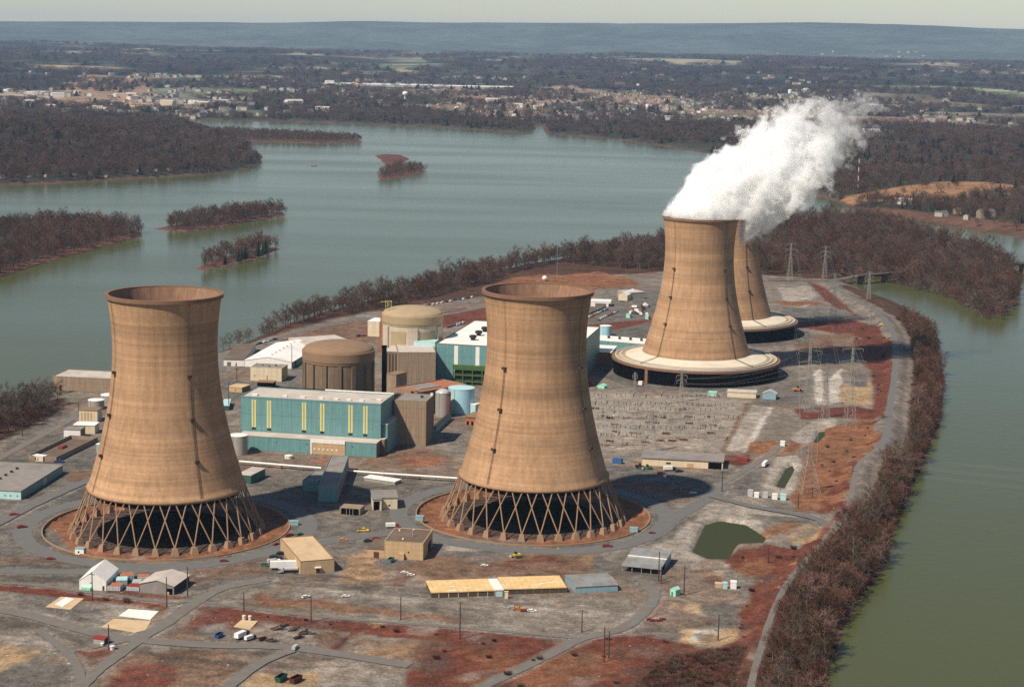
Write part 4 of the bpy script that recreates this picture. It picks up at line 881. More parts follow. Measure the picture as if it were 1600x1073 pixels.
# --- covered walkway, pipe rack, beige shed
hG = HT(497, 784.5, 761); rt_, w_, d_ = pbox('covered_walkway', 'long gray roofed gallery with teal end wall reaching out from the tan entrance', 'gallery', (497, 760.5), (527, 761), (541.5, 712.5), hG, 'teal', 'gray roof', side='gray roof', parapet=.35)
hq = HT(472.5, 767, 751); pbox('annex', 'low teal annex with gray roof on the left of the long gallery', 'annex', (472.5, 751), (497, 752.5), (481, 735), hq, 'teal', 'gray roof', parapet=.3)
def pipe_rack(label, pts, z, r=.45):
    P = [G(a, b, z) for a, b in pts]; o = thing('pipe_rack', label, 'pipe rack', (*P[0], 0)); X0, Y0 = P[0]
    q = MB().use('white')
    for a, b in zip(P[:-1], P[1:]): q.bar((a[0] - X0, a[1] - Y0, z), (b[0] - X0, b[1] - Y0, z), r, 8); q.bar((a[0] - X0, a[1] - Y0 + .9, z), (b[0] - X0, b[1] - Y0 + .9, z), r * .8, 8)
    q.build('pipe', o)
    for a, b in zip(P[:-1], P[1:]):
        n = max(2, int(math.hypot(b[0] - a[0], b[1] - a[1]) / 8))
        for k in range(n + 1):
            x = a[0] + (b[0] - a[0]) * k / n - X0; y = a[1] + (b[1] - a[1]) * k / n - Y0; q = MB().use('steel'); q.box(x - .12, y - .3, 0, x + .12, y + 1.1, z - .3); q.build('post', o)
pipe_rack('white pipes on posts running left from the gallery towards the left tower', [(374, 720.5), (440, 726), (502, 731)], 2.2)
pipe_rack('white pipes on posts running right from the gallery towards the idle tower', [(542, 735), (600, 739.5), (655, 743), (716, 747)], 2.2)
pbox('sheet_roof', 'low white sheet metal roof on the ground right of the gallery', 'shelter', (569, 746), (617, 753), (626, 749), 1.6, 'steel', 'white', over=.3)
hq = HT(621, 795, 777.5); rt_, w_, d_ = pbox('shed', 'small beige flat roofed shed between the two idle towers', 'shed', (582, 778), (621, 777.5), (616, 766), hq, 'cream', 'gray roof', over=.35, doors=[('f', w_ * .62 if False else 8, 9, 1.6, 2.4, 'dark')])
q = MB().use('cream'); q.box(0, -2.8, 0, .4, 0, hq - .1); q.box(3.6, -2.8, 0, 4.4, 0, hq - .1); q.box(.4, -2.8, hq - .9, 3.6, -2.5, hq - .1); q.build('porch', rt_); q = MB().use('gray roof'); q.box(-.3, -3.1, hq - .1, 4.7, -.4, hq + .3); q.build('porch_roof', rt_); q = MB().use('black'); q.box(.4, -.5, 0, 3.6, -.2, hq - .9); q.build('door', rt_)
px_, py_ = G(533, 803, 0); cv = thing('culvert_head', 'dark square culvert mouth below the end of the gallery', 'culvert', (px_, py_, 0), PA)
q = MB().use('black'); q.box(0, 0, -.3, 8.6, .6, 3.0); q.build('opening', cv); q = MB().use('concrete'); q.box(-1, .6, -.3, 9.6, 9, 3.2); q.build('slab', cv)
for k in (0, 1, 2): q = MB().use('steel'); q.box(2.6 + k * 1.7, -.2, 0, 2.8 + k * 1.7, -.05, 3.0); q.build('rail', cv)
# --- foreground
hq = HT(470, 897, 877); rct = rect((469.5, 897.4), (522.3, 893.1), (510.6, 854), 0); BT = building('store_building', 'tan block building with pale tan flat roof and a small door canopy', 'building', rct, hq, 'tan wall', 'tan roof', side='tan wall', parapet=.25, fascia='dome', doors=[('f', rct[3] * .46, rct[3] * .56, 0, 2.2, 'rust')])
q = MB().use('white'); q.box(rct[3] * .42, -1.2, 2.6, rct[3] * .6, .02, 3.0); q.build('canopy', BT[0])
ax, ay = G(661, 875, 0); bx, by = G(600.6, 872.6, 0); hU = HT(661, 875, 848.5); rcu = rect((600.6, 871.8), (661, 875.3), (686, 854), 0)
BU = building('maintenance_building', 'tan two level building with dark brown flat roofs and a red door', 'building', rcu, hU, 'tan wall', 'brown roof', side='tan wall', parapet=.2, fascia='tan wall', doors=[('r', rcu[4] * .5, rcu[4] * .85, 0, 4.5, 'dark')], windows=[('f', rcu[3] * .6, rcu[3] * .64, 3.2, 3.9, 'dark')])
w_, d_ = BU[1:]; q = MB().use('steel').lathe([(.3, hU), (.3, hU + 3.4)], 10, cap1=True, cx=w_ * .62, cy=d_ * .45); q.build('flue', BU[0])
lw = (660.3 - 573.4) / (660.3 - 600.6) * w_ - w_; hl_ = HT(574.4, 866, 853)
q = MB().use('tan wall'); q.box(-lw, 0, 0, -.02, d_ * .72, hl_); q.build('wing', BU[0]); q = MB().use('brown roof'); q.box(-lw - .15, -.15, hl_, -.05, d_ * .72 + .15, hl_ + .3); q.build('wing_roof', BU[0])
q = MB().use('rust'); q.box(-lw + 3.2, -.15, 0, -lw + 5.6, .02, 2.8); q.build('door', BU[0]); q = MB().use('tan wall'); q.box(w_ * .38, -1.6, 0, w_ * .52, -.05, 3.0); q.build('porch', BU[0])
for k, (fx, fy) in enumerate(((.15, .8), (.4, .2), (.5, .9))): q = MB().use('white'); q.box(fx * w_, fy * d_, hU - .05, fx * w_ + .7, fy * d_ + .7, hU + .6); q.build('roof_vent', BU[0])
hs = HT(676, 934, 926); rcs = rect((674.4, 926), (773, 922.5), (765.3, 904.7), hs)
S1 = building('long_shed', 'long low shed with patchy plywood roof and open front, left of the white link piece', 'shed', rcs, hs, 'wood', 'plywood', over=.25, doors=[('f', 3 + 4.2 * k, 3.25 + 4.2 * k, 0, hs - .3, 'plywood') for k in range(8)])
rcs = rect((787.5, 920.6), (884.4, 917.8), (871.3, 900), hs); S2 = building('long_shed', 'long low shed with patchy plywood roof and rusty wall, right of the white link piece', 'shed', rcs, hs, 'wood', 'plywood', side='wood', over=.25, doors=[('f', 2 + 3.6 * k, 2.2 + 3.6 * k, 0, hs - .3, 'dome') for k in range(9)])
for S_, seed in ((S1, 1), (S2, 2)):
    q = MB().use('tan roof'); rnd = random.Random(seed)
    for k in range(11):
        x = S_[1] * (k + .5) / 11; q.box(x - .07, -.2, hs + .41, x + .07, S_[2] + .2, hs + .50)
    q.build('roof_batten', S_[0])
    q = MB().use('white')
    for k in range(4): x = S_[1] * rnd.uniform(.3, .9); y = S_[2] * rnd.uniform(.05, .5); q.box(x - rnd.uniform(.6, 2.4), y, hs + .41, x + rnd.uniform(.6, 1.6), y + .7, hs + .46)
    q.build('roof_patch', S_[0])
pbox('link_shed', 'narrow white roofed piece joining the two plywood roofed sheds', 'shed', (773.6, 922), (786.8, 921.5), (777.5, 904.5), hs + .5, 'tank gray', 'white', over=.15, doors=[('f', .6, 3.2, 0, 2.2, 'pale teal')])
ox_, oy_ = G(791, 934.5); pl = thing('post', 'stubby pale yellow gatepost before the plywood roofed sheds', 'post', (ox_, oy_, 0)); q = MB().use('cream'); q.box(-.75, -.3, 0, .75, .3, 3.0); q.build('post_body', pl); q = MB().use('cream'); q.box(-.9, -.45, 3.0, .9, .45, 3.2); q.build('cap', pl)
hb = HT(899.5, 927, 917.3); rcb = rect((900, 917), (965.5, 913.5), (959, 894.6), hb); building('shed', 'blue gray metal shed with pale gray gable roof right of the plywood roofs', 'shed', rcb, hb, 'blue metal', 'gray metal', side='blue metal', kind='gable', axis='x', rise=.9, over=.25)
# open canopy shed
hc = HT(975.6, 893, 883.5); rcc = rect((973, 883), (1032, 889), (1050.6, 868), hc); rt_ = thing('open_shed', 'open fronted shed with stepped pale metal roof and dark bay', 'shed', (rcc[0], rcc[1], 0), rcc[2]); w_, d_ = rcc[3:]
q = MB().use('blue metal'); q.box(0, d_ - .3, 0, w_, d_, hc + 1.6); q.box(w_ - .3, d_ * .45, 0, w_, d_ - .3, hc + 1.4); q.box(0, d_ * .5, 0, .3, d_ - .3, hc + 1.3); q.build('wall', rt_)
q = MB().use('gray metal'); q.hexa([(-.5, -.6, hc - .1), (w_ + .3, -.6, hc - .1), (w_ + .3, d_ * .5, hc + 1.2), (-.5, d_ * .5, hc + 1.2)], [(-.5, -.6, hc + .15), (w_ + .3, -.6, hc + .15), (w_ + .3, d_ * .5, hc + 1.45), (-.5, d_ * .5, hc + 1.45)]); q.build('front_roof', rt_)
q = MB().use('gray metal'); q.hexa([(-.2, d_ * .5 - .3, hc + 1.6), (w_ + .5, d_ * .5 - .3, hc + 1.6), (w_ + .5, d_ + .4, hc + 2.0), (-.2, d_ + .4, hc + 2.0)], [(-.2, d_ * .5 - .3, hc + 1.9), (w_ + .5, d_ * .5 - .3, hc + 1.9), (w_ + .5, d_ + .4, hc + 2.3), (-.2, d_ + .4, hc + 2.3)]); q.build('rear_roof', rt_)
q = MB().use('white'); q.box(-.2, d_ * .5 - .42, hc + 1.45, w_ + .5, d_ * .5 - .3, hc + 1.95); q.build('fascia', rt_)
for k in range(5): q = MB().use('steel'); q.box(w_ * k / 4 - .12, -.1, 0, w_ * k / 4 + .12, .14, hc - .05); q.build('post', rt_)
q = MB().use('dark'); q.box(.5, d_ * .5, 0, w_ - .5, d_ * .5 + .2, hc + 1.0); q.build('inner_wall', rt_)
def sbox(name, label, cat, A, B, ytop, depth, wall, roof, **kw):
    rc = rect(A, B, None, 0, depth); return building(name, label, cat, rc, HT(*A, ytop), wall, roof, **kw)
sbox('hut', 'small mint green gabled hut standing alone beside a pole', 'hut', (1047, 929.5), (1055.5, 932), 920, 3.2, 'mint', 'mint', kind='gable', axis='y', rise=1.0, over=.1, doors=[('f', .8, 1.5, 0, 1.8, 'dark green')])
for A, B, yt, dp, wl, rf, lb in (((1117, 918), (1128, 918.5), 912, 2.2, 'tan wall', 'tan roof', 'small tan crate box, left one of the group by the red grass'), ((1130, 920), (1136.5, 920), 911.5, 2, 'pale teal', 'pale teal', 'narrow pale teal crate box between tan and white ones'), ((1141, 919.5), (1150.5, 920), 909.5, 2.6, 'white', 'white', 'bright white crate box, right one of the group by the red grass')):
    sbox('storage_box', lb, 'storage box', A, B, yt, dp, wl, rf, over=.08)
sbox('storage_box', 'small pale blue box shed at the ring road beside the idle tower legs', 'storage box', (983.5, 831), (996, 832), 825, 2.4, 'blue metal', 'blue metal', over=.1)
sbox('storage_box', 'pale blue box shed on the ring road left of the idle tower legs', 'storage box', (648.5, 813), (661, 814), 807, 2.6, 'blue metal', 'blue metal', over=.1)
sbox('storage_box', 'pale blue box shed on the ring road right of the left tower', 'storage box', (452, 820.5), (466, 821), 815, 2.6, 'blue metal', 'blue metal', over=.1)
sbox('storage_box', 'small white and blue box at the front of the left tower ring', 'storage box', (117, 865.5), (131, 866.5), 857, 2.8, 'white', 'blue metal', side='blue metal', over=.1, doors=[('f', 1.4, 2.1, .8, 1.6, 'black')])
# white shed, containers, gray shed
hw = HT(166, 922, 907.6); rcq = rect((124, 920.7), (166, 922.3), None, 0, 20); x0, y0 = G(166, 907.6, hw); x1, y1 = G(191, 888.3, hw); dd = math.hypot(x1 - x0, y1 - y0)
rcq = (rcq[0], rcq[1], rcq[2], rcq[3], dd); building('shed', 'bright white gabled shed beside a row of cargo containers', 'shed', rcq, hw, 'white', 'white', kind='gable', axis='y', rise=HT(145, 921.5, 893) - hw, over=.15, doors=[('f', rcq[3] * .86, rcq[3] * .93, 0, 2, 'rust')], windows=[('f', rcq[3] * .4, rcq[3] * .46, 3.0, 3.5, 'steel')])
def container(label, A, B, ytop, depth, col, top, grp='cargo containers beside the white shed'):
    rc = rect(A, B, None, 0, depth); ax, ay, an, w, d = rc; h = HT(*A, ytop); o = thing('cargo_container', label, 'container', (ax, ay, 0), an, grp)
    q = MB().use(col); q.box(0, 0, .15, w, d, h); q.build('body', o); q = MB().use(top); q.box(.12, .12, h, w - .12, d - .12, h + .08); q.build('roof', o)
    for k in (0, 1): q = MB().use(col); q.box(.08 + k * w / 2, -.06, .25, w / 2 - .06 + k * w / 2, 0, h - .1); q.build('door', o)
    q = MB().use('steel')
    for k in range(4): x = w * (k + .7) / 4.4; q.box(x - .04, -.12, .3, x + .04, -.06, h - .15)
    q.build('lock_bar', o); return o
container('gray cargo container with orange red top nearest the white shed front', (167.5, 923), (188, 923.8), 915.5, 6, 'silver', 'orange rust')
container('cargo container with pale blue top, second from front in its row', (181, 914.5), (199, 914), 906.5, 6, 'blue metal', 'pale teal')
container('cargo container with orange top, farthest back in its row', (189, 908), (210, 906.5), 900, 6, 'blue metal', 'orange rust')
container('gray cargo container with rust striped top against the gray shed wall', (197.5, 923), (217.5, 924.2), 916, 5, 'silver', 'red')
container('light gray cargo container behind the rust striped one', (206, 914.5), (220, 914.5), 909.5, 5, 'silver', 'silver')
container('cargo container with orange top nearest the tower, beside the gray shed', (215, 906), (232, 906), 901, 5, 'silver', 'orange rust')
container('pale green cargo box standing before the white shed gable', (126.5, 922), (141, 923.3), 917, 2.6, 'mint', 'mint', None)
hg = HT(218.6, 924.3, 911); rcg = rect((218.6, 924.3), (272, 929), None, 0, 20); x0, y0 = G(271.7, 916, hg); x1, y1 = G(291.7, 898.6, hg); rcg = (*rcg[:4], math.hypot(x1 - x0, y1 - y0))
gs = building('shed', 'gray brown gabled shed with open corner porch beside the containers', 'shed', rcg, hg, 'gray roof', 'pale roof', side='dark', kind='gable', axis='y', rise=HT(245, 926.5, 906) - hg, over=.35)
q = MB().use('black'); q.box(gs[1] * .78, -.12, 0, gs[1] * .95, .05, 2.6); q.build('porch_opening', gs[0]); q = MB().use('tan wall'); q.box(gs[1] * .8, -.2, 0, gs[1] * .86, -.13, 1.2); q.build('crate', gs[0])
sbox('hut', 'small gray hut with dark red roof beside two white drums', 'hut', (146, 1005.5), (163, 1008), 996.5, 3.6, 'tank gray', 'red', side='dark', kind='gable', axis='x', rise=.5, over=.25)
for (a, b_), yb, yt, lb in (((170.5, 179), 1015.5, 1008, 'white drum in the red dirt right of the red roofed hut'), ((157.5, 162), 1009.5, 1004, 'small white drum against the wall of the red roofed hut')): tank(lb, a, b_, yt, yb, 'white', 'white', .2, name='drum')
tank('white silo drum on the tan slab, left one of the pair', 378.5, 384, 961, 969, 'white', 'cream', .3, name='silo'); tank('white silo drum on the tan slab, right one of the pair', 388, 393, 961.5, 969.5, 'white', 'cream', .3, name='silo')
def slab(label, pts, col, h=.25):
    P = polyG(pts); c = P.mean(0); q = MB().use(col); n = len(P); vs = [(a - c[0], b_ - c[1], .02) for a, b_ in P] + [(a - c[0], b_ - c[1], h) for a, b_ in P]
    q.add(vs, [tuple(range(n, 2 * n))] + [(k, (k + 1) % n, n + (k + 1) % n, n + k) for k in range(n)]); o = q.build('foundation_slab', loc=(*c, 0)); tag(o, label, 'slab')
slab('white concrete slab on the gravel beside the road corner', [(186, 962), (201, 951.5), (248, 955), (235, 968)], 'white'); slab('tan concrete slab below the white one at the road corner', [(159, 979), (178, 966.5), (236, 970), (228, 984), (212, 988)], 'tan roof', .18)
slab('white slab inside a tan border near the left edge', [(86, 944), (103, 933), (116, 936), (98, 948)], 'white'); slab('flat tan slab bordering the small white slab near the left edge', [(71, 948), (95, 932), (131, 934.5), (110, 952)], 'tan roof', .12)
slab('tan slab that carries the pair of white silos', [(365, 979), (377, 969), (403, 970.5), (391, 983.5)], 'tan roof', .3)
# --- right side
hr = HT(1004, 726.5, 715); rcr = rect((1003, 715), (1129.7, 721.6), (1132.5, 710), hr); rt_, w_, d_ = building('workshop', 'long beige workshop with gray roof and dark open bay beside the switchyard', 'workshop', rcr, hr, 'cream', 'gray roof', side='dark', over=.5, doors=[('f', rcr[3] * .82, rcr[3] * .985, 0, hr - .6, 'black'), ('f', rcr[3] * .56, rcr[3] * .64, 0, hr * .55, 'tan wall')], windows=[('f', rcr[3] * .3, rcr[3] * .36, 1.5, 2.4, 'dark')])
container('blue cargo container left of the long beige workshop', (956.5, 723.5), (971, 725), 716, 3, 'blue', 'blue', None)
container('dull red cargo container right of the long beige workshop', (1153.5, 719), (1168, 720.5), 713.5, 3, 'red', 'red', None)
for k, (a, b_, y0_, y1_, wl) in enumerate(((1168, 1176, 775, 765, 'silver'), (1178, 1185.5, 777, 769, 'white'), (1192, 1199.5, 777.5, 769, 'silver'), (1206, 1214.5, 780, 771, 'white'), (1219, 1228, 781, 771.5, 'pale teal'))):
    sbox('storage_box', ('light gray box hut, leftmost of the five small huts below the long narrow pond', 'white box hut, second from the left of five below the long narrow pond', 'light gray box hut in the middle of the five below the long narrow pond', 'white box hut, fourth from the left of five below the long narrow pond', 'pale teal box hut, rightmost of the five small huts below the long narrow pond')[k], 'hut', (a, y0_), (b_, y0_ + .6), y1_ + 1.5, 2.4, wl, wl, over=.08, group='five box huts in a row')
sbox('storage_box', 'lone white cube hut on the orange strip', 'hut', (1219, 696.5), (1226, 697), 690, 2.6, 'white', 'white', over=.08)
sbox('relay_house', 'long low beige house with pale roof beyond the switchyard corner', 'building', (1136, 620), (1181, 622.5), 612, 10, 'cream', 'pale roof', over=.3); sbox('hut', 'gray hut with pointed pale roof right of the long low beige house', 'hut', (1191, 623), (1212, 624.5), 615, 8, 'blue metal', 'silver', kind='gable', axis='y', rise=2.2)
sbox('hut', 'mint green hut under the black louvred base', 'hut', (1106, 618), (1119, 619), 613, 5, 'mint', 'mint', over=.15, doors=[('f', 2.2, 4, 0, 2.2, 'pale teal')]); sbox('hut', 'mint green gabled hut beside a red box near the idle tower', 'hut', (933.5, 606), (944, 607.5), 602, 4, 'mint', 'mint', kind='gable', axis='y', rise=1.2, over=.1)
sbox('storage_box', 'red box at the upper corner of the switchyard near the idle tower', 'storage box', (917, 602), (924.5, 602.8), 596, 3, 'red', 'red', over=.08); sbox('storage_box', 'white box against the foot of the black louvred base', 'storage box', (997, 601), (1003, 601.6), 596.5, 2.5, 'white', 'white', over=.08)
sbox('warehouse', 'white sided shed beside the parking rows beyond the idle tower', 'warehouse', (923, 478.5), (954, 479.5), 471, 16, 'white', 'white', over=.2, doors=[('f', 4, 14, 0, 3, 'dark concrete'), ('f', 16, 18, 0, 3, 'dark')]); sbox('warehouse', 'long cream gabled store beyond the parking rows', 'warehouse', (966, 469), (980, 470), 460.5, 30, 'cream', 'white', kind='gable', axis='y', rise=2.5, over=.2)
sbox('warehouse', 'gray brown flat warehouse attached to the long cream store', 'warehouse', (980.5, 468), (1007, 466.5), 458, 18, 'tank gray', 'pale roof', over=.2)
sbox('hut', 'left mint green box in the yard left of the steaming tower', 'hut', (978, 496.5), (984, 497), 491, 4, 'mint', 'mint', over=.1); sbox('hut', 'right mint green box in the yard left of the steaming tower', 'hut', (1008, 498.5), (1013, 499), 493.5, 4, 'mint', 'mint', over=.1)
# radome on the orange mound
x_, y_ = G(851, 439); o = thing('radome', 'small white dome on the orange mound beyond the idle tower', 'dome', (x_, y_, 0)); MB().use('white').lathe([(2.6 * math.sin(a), 2.4 - 2.6 * math.cos(a) + .4) for a in np.linspace(.5, math.pi - .01, 12)], 20).build('shell', o, True); MB().use('steel').lathe([(1.4, 0), (1.3, .7)], 14).build('base', o)
x_, y_ = G(870, 437); o = thing('radio_mast', 'very thin radio mast rising over the riverside trees', 'mast', (x_, y_, 0)); hm = HT(870, 437, 364); MB().use('steel').bar((0, 0, 0), (0, 0, hm), .22, 4, .1).build('shaft', o); q = MB().use('steel'); q.bar((-1.2, 0, hm - 4), (1.2, 0, hm - 4), .1); q.build('crossbar', o)
# bridge over the inlet and the one at the right edge
def bridge(label, a, b_, za, wid, piers):
    A = G(*a, za); B = G(*b_, za); l = math.hypot(B[0] - A[0], B[1] - A[1]); an = math.atan2(B[1] - A[1], B[0] - A[0]); o = thing('road_bridge', label, 'bridge', (*A, 0), an)
    q = MB().use('bridge'); q.box(0, -wid / 2, za - 1.0, l, wid / 2, za); q.build('deck', o)
    for s in (-1, 1): q = MB().use('bridge'); q.box(0, s * wid / 2 - .2, za, l, s * wid / 2 + .2, za + .9); q.build('parapet', o); q = MB().use('dark'); q.box(0, s * wid * .3 - .3, za - 2.2, l, s * wid * .3 + .3, za - 1.0); q.build('girder', o)
    for f in piers: q = MB().use('bridge'); q.box(f * l - 1, -wid * .45, -9, f * l + 1, wid * .45, za - 2.2); q.build('pier', o)
bridge('low concrete road bridge over the green inlet by the wooded point', (1335, 431), (1420, 424), 3.2, 9, (.12, .55, .95)); bridge('end of a road bridge crossing the far channel at the right edge', (1560, 413), (1800, 402), 4.5, 9, (.15, .32, .5, .68, .85))
# ------------------------------------------------------------------ roads
def ribbon(pts, w, z, name='road', m_='gravel road', zpx=0):
    P = [np.array(q) for q in smooth_line([G(a, b_, zpx) for a, b_ in pts], 8)]; q = MB().use(m_); vs = []; n = len(P)
    for i in range(n):
        t_ = P[min(i + 1, n - 1)] - P[max(i - 1, 0)]; t_ /= np.linalg.norm(t_); nn = np.array([-t_[1], t_[0]]); j = 1 + .06 * math.sin(i * 1.7) + .05 * math.sin(i * .61 + 2)
        for s in (-.5, .5): c_ = P[i] + nn * s * w * j; vs.append((c_[0], c_[1], z))
    q.add(vs, [(2 * i, 2 * i + 2, 2 * i + 3, 2 * i + 1) for i in range(n - 1)]); o = q.build(name); o['kind'] = 'structure'; return o
ribbon(LEVEE[:8], 4.6, 2.03, zpx=1.8, m_='asphalt'); ribbon(LEVEE[7:], 2.7, 2.04, zpx=1.8)
for cx, cy, r_ in ((*T1, 67.5), (*T2, 67.5)):
    q = MB().use('asphalt'); n = 120; vs = []
    for k in range(n): a = 2 * math.pi * k / n; vs += [(cx + (r_ - 4.5) * math.cos(a), cy + (r_ - 4.5) * math.sin(a), .05), (cx + (r_ + 4.5) * math.cos(a), cy + (r_ + 4.5) * math.sin(a), .05)]
    q.add(vs, [(2 * k, 2 * k + 1, (2 * k + 3) % (2 * n), (2 * k + 2) % (2 * n)) for k in range(n)]); q.build('road')['kind'] = 'structure'
for pts, w_r, z_r, m_r in ROADS: ribbon(pts, w_r, z_r, m_=m_r)
for cx, cy in (T1, T2): q = MB().use('tower leg').lathe([(58.3, -1.6), (58.3, .55), (58.9, .55), (58.9, -.3)], 120); q.build('kerb', loc=(cx, cy, 0))['kind'] = 'structure'
# ------------------------------------------------------------------ vehicles
_vm = {}
def vmesh(kind, col):
    """meshes of one vehicle: list of (name, mesh) built once and shared by the copies"""
    if (kind, col) in _vm: return _vm[kind, col]
    L_, Wd = {'car': (4.8, 1.85), 'pickup': (5.6, 2.0), 'truck': (8.5, 2.5), 'trailer': (12.5, 2.6), 'tanker': (8.5, 2.4), 'dumpster': (5.6, 2.4), 'loader': (5.5, 2.4)}[kind]
    h = L_ / 2; wd = Wd / 2; ps = []
    def add(nm, q): o = q.build(nm); ps.append((nm, o.data)); bpy.data.objects.remove(o)
    q = MB().use(col)
    if kind == 'car':
        q.hexa([(-h, -wd, .35), (h, -wd, .35), (h, wd, .35), (-h, wd, .35)], [(-h, -wd, .9), (h, -wd, .85), (h, wd, .85), (-h, wd, .9)])
        q.hexa([(-1.7, -.78, 1.28), (.7, -.78, 1.28), (.7, .78, 1.28), (-1.7, .78, 1.28)], [(-1.6, -.7, 1.42), (.6, -.7, 1.42), (.6, .7, 1.42), (-1.6, .7, 1.42)]); add('body', q)
        q = MB().use('glass'); q.hexa([(-2.0, -.82, .9), (1.25, -.82, .87), (1.25, .82, .87), (-2.0, .82, .9)], [(-1.7, -.77, 1.28), (.7, -.77, 1.28), (.7, .77, 1.28), (-1.7, .77, 1.28)]); add('window', q)
    elif kind == 'pickup':
        q.box(-h, -wd, .45, h, wd, 1.0); q.box(-.4, -.85, 1.0, 1.3, .85, 1.15); q.box(-.3, -.8, 1.65, 1.0, .8, 1.8); add('body', q)
        q = MB().use('glass'); q.hexa([(-.4, -.84, 1.15), (1.5, -.84, 1.0), (1.5, .84, 1.0), (-.4, .84, 1.15)], [(-.3, -.78, 1.65), (1.0, -.78, 1.65), (1.0, .78, 1.65), (-.3, .78, 1.65)]); add('window', q)
        q = MB().use('dark'); q.box(-h + .15, -wd + .15, 1.0, -.5, wd - .15, 1.04); add('cargo_bed', q)
    elif kind == 'truck':
        q.box(h - 2.2, -1.15, .6, h, 1.15, 2.5); add('cab', q); q = MB().use('white' if col != 'white' else 'silver'); q.box(-h, -1.25, 1.0, h - 2.4, 1.25, 3.2); add('cargo_box', q)
        q = MB().use('glass'); q.box(h - .9, -1.17, 1.5, h + .02, 1.17, 2.2); add('window', q)
    elif kind == 'trailer': q.box(-h, -wd, 1.1, h, wd, 3.9); add('body', q); q = MB().use('dark'); q.box(-h + .5, -.5, .7, h - .3, .5, 1.1); add('chassis', q)
    elif kind == 'tanker':
        n = 14; vs = [(x, .98 * math.cos(2 * math.pi * k / n), 1.9 + .92 * math.sin(2 * math.pi * k / n)) for x in (-h, h - 2.6) for k in range(n)]
        q.add(vs, [(k, (k + 1) % n, n + (k + 1) % n, n + k) for k in range(n)] + [tuple(range(n))[::-1], tuple(range(n, 2 * n))]); add('vessel', q)
        q = MB().use(col); q.box(h - 2.2, -1.1, .6, h, 1.1, 2.4); add('cab', q); q = MB().use('glass'); q.box(h - .9, -1.12, 1.5, h + .02, 1.12, 2.1); add('window', q); q = MB().use('dark'); q.box(-h, -.5, .6, h - 2.2, .5, .95); add('chassis', q)
    elif kind == 'dumpster':
        q.hexa([(-h + .5, -wd + .1, .1), (h - .5, -wd + .1, .1), (h - .5, wd - .1, .1), (-h + .5, wd - .1, .1)], [(-h, -wd, 2.0), (h, -wd, 2.0), (h, wd, 2.0), (-h, wd, 2.0)]); add('body', q)
        q = MB().use('black'); q.box(-h + .2, -wd + .2, 2.0, h - .2, wd - .2, 2.02); add('opening', q); q = MB().use(col)
        for s in (-1, 1): q.box(-h, s * wd - .1, 1.95, h, s * wd + .1, 2.15); q.box(s * h - .1, -wd + .1, 1.95, s * h + .1, wd - .1, 2.15)
        add('rim', q)
    elif kind == 'loader':
        q.box(-h, -.9, .8, .6, .9, 1.8); add('body', q); q = MB().use('glass'); q.box(-.7, -.7, 1.8, .4, .7, 2.9); add('cab', q)
        q = MB().use(col); q.bar((.4, -.6, 1.6), (2.4, -.6, .7), .16); q.bar((.4, .6, 1.6), (2.4, .6, .7), .16); add('arm', q); q = MB().use('steel'); q.hexa([(2.2, -1.2, .2), (3.0, -1.2, .2), (3.0, 1.2, .2), (2.2, 1.2, .2)], [(2.2, -1.2, 1.2), (2.5, -1.2, 1.2), (2.5, 1.2, 1.2), (2.2, 1.2, 1.2)]); add('bucket', q)
    if kind != 'dumpster':
        r_ = .33 if kind in ('car', 'pickup') else .5; fx = h * .62
        for x in (-fx, fx):
            for s in (-1, 1):
                q = MB().use('tyre'); n = 12; vs = [(x + r_ * math.cos(2 * math.pi * k / n), s * wd * .98 + y, r_ + r_ * math.sin(2 * math.pi * k / n)) for y in (-.13, .13) for k in range(n)]
                q.add(vs, [(k, (k + 1) % n, n + (k + 1) % n, n + k) for k in range(n)] + [tuple(range(n))[::-1], tuple(range(n, 2 * n))]); add('wheel', q)
    _vm[kind, col] = ps; return ps
VN = {'car': ('parked_car', 'car'), 'pickup': ('pickup_truck', 'pickup'), 'truck': ('box_truck', 'truck'), 'trailer': ('box_trailer', 'trailer'), 'tanker': ('tank_truck', 'truck'), 'dumpster': ('dumpster', 'dumpster'), 'loader': ('wheel_loader', 'digger')}
def vehicle(kind, col, px, py, ang, label, group=None, z=0.02, sc=1.0):
    x, y = G(px, py, z); nm, cat = VN[kind]; o = thing(nm, label, cat, (x, y, z), math.radians(ang), group); o.scale = (sc, sc, sc)
    for n, me in vmesh(kind, col): c = bpy.data.objects.new(n, me); COL.objects.link(c); c.parent = o
    return o
V = vehicle
V('trailer', 'white', 444, 889, 8, 'white box trailer parked against the tan block building'); V('tanker', 'silver', 450, 894.5, 190, 'light gray tank truck in front of the white box trailer'); V('truck', 'white', 428, 880, 30, 'small white truck behind the white box trailer', sc=.7)
V('pickup', 'yellow', 567, 830, 5, 'yellow pickup on the ring road between the two idle towers'); V('truck', 'red', 613, 824, 10, 'white and red truck at the back of the two level tan building', sc=.75); V('car', 'dark car', 576, 846, 10, 'black car beside the left wing of the two level tan building'); V('car', 'red', 589, 842.5, 10, 'red and white car behind the wing of the two level tan building')
V('car', 'red', 452, 837, 40, 'dark red car near the foot of the left tower ring'); V('car', 'green car', 467, 836, 60, 'dark green car beside the dark red one near the left tower'); V('car', 'dark car', 440, 866, 15, 'black car at the left side of the tan block building', sc=1.05); V('car', 'green car', 450, 863, 50, 'green car at the left side of the tan block building', sc=1.05)
V('car', 'dark car', 431, 872, 0, 'long black car just above the white box trailer', sc=1.2); V('dumpster', 'green car', 413, 884.5, 5, 'small bright green bin left of the white box trailer', sc=.6); V('dumpster', 'teal', 610, 877.5, 70, 'dark teal dumpster in front of the two level tan building', sc=.85)
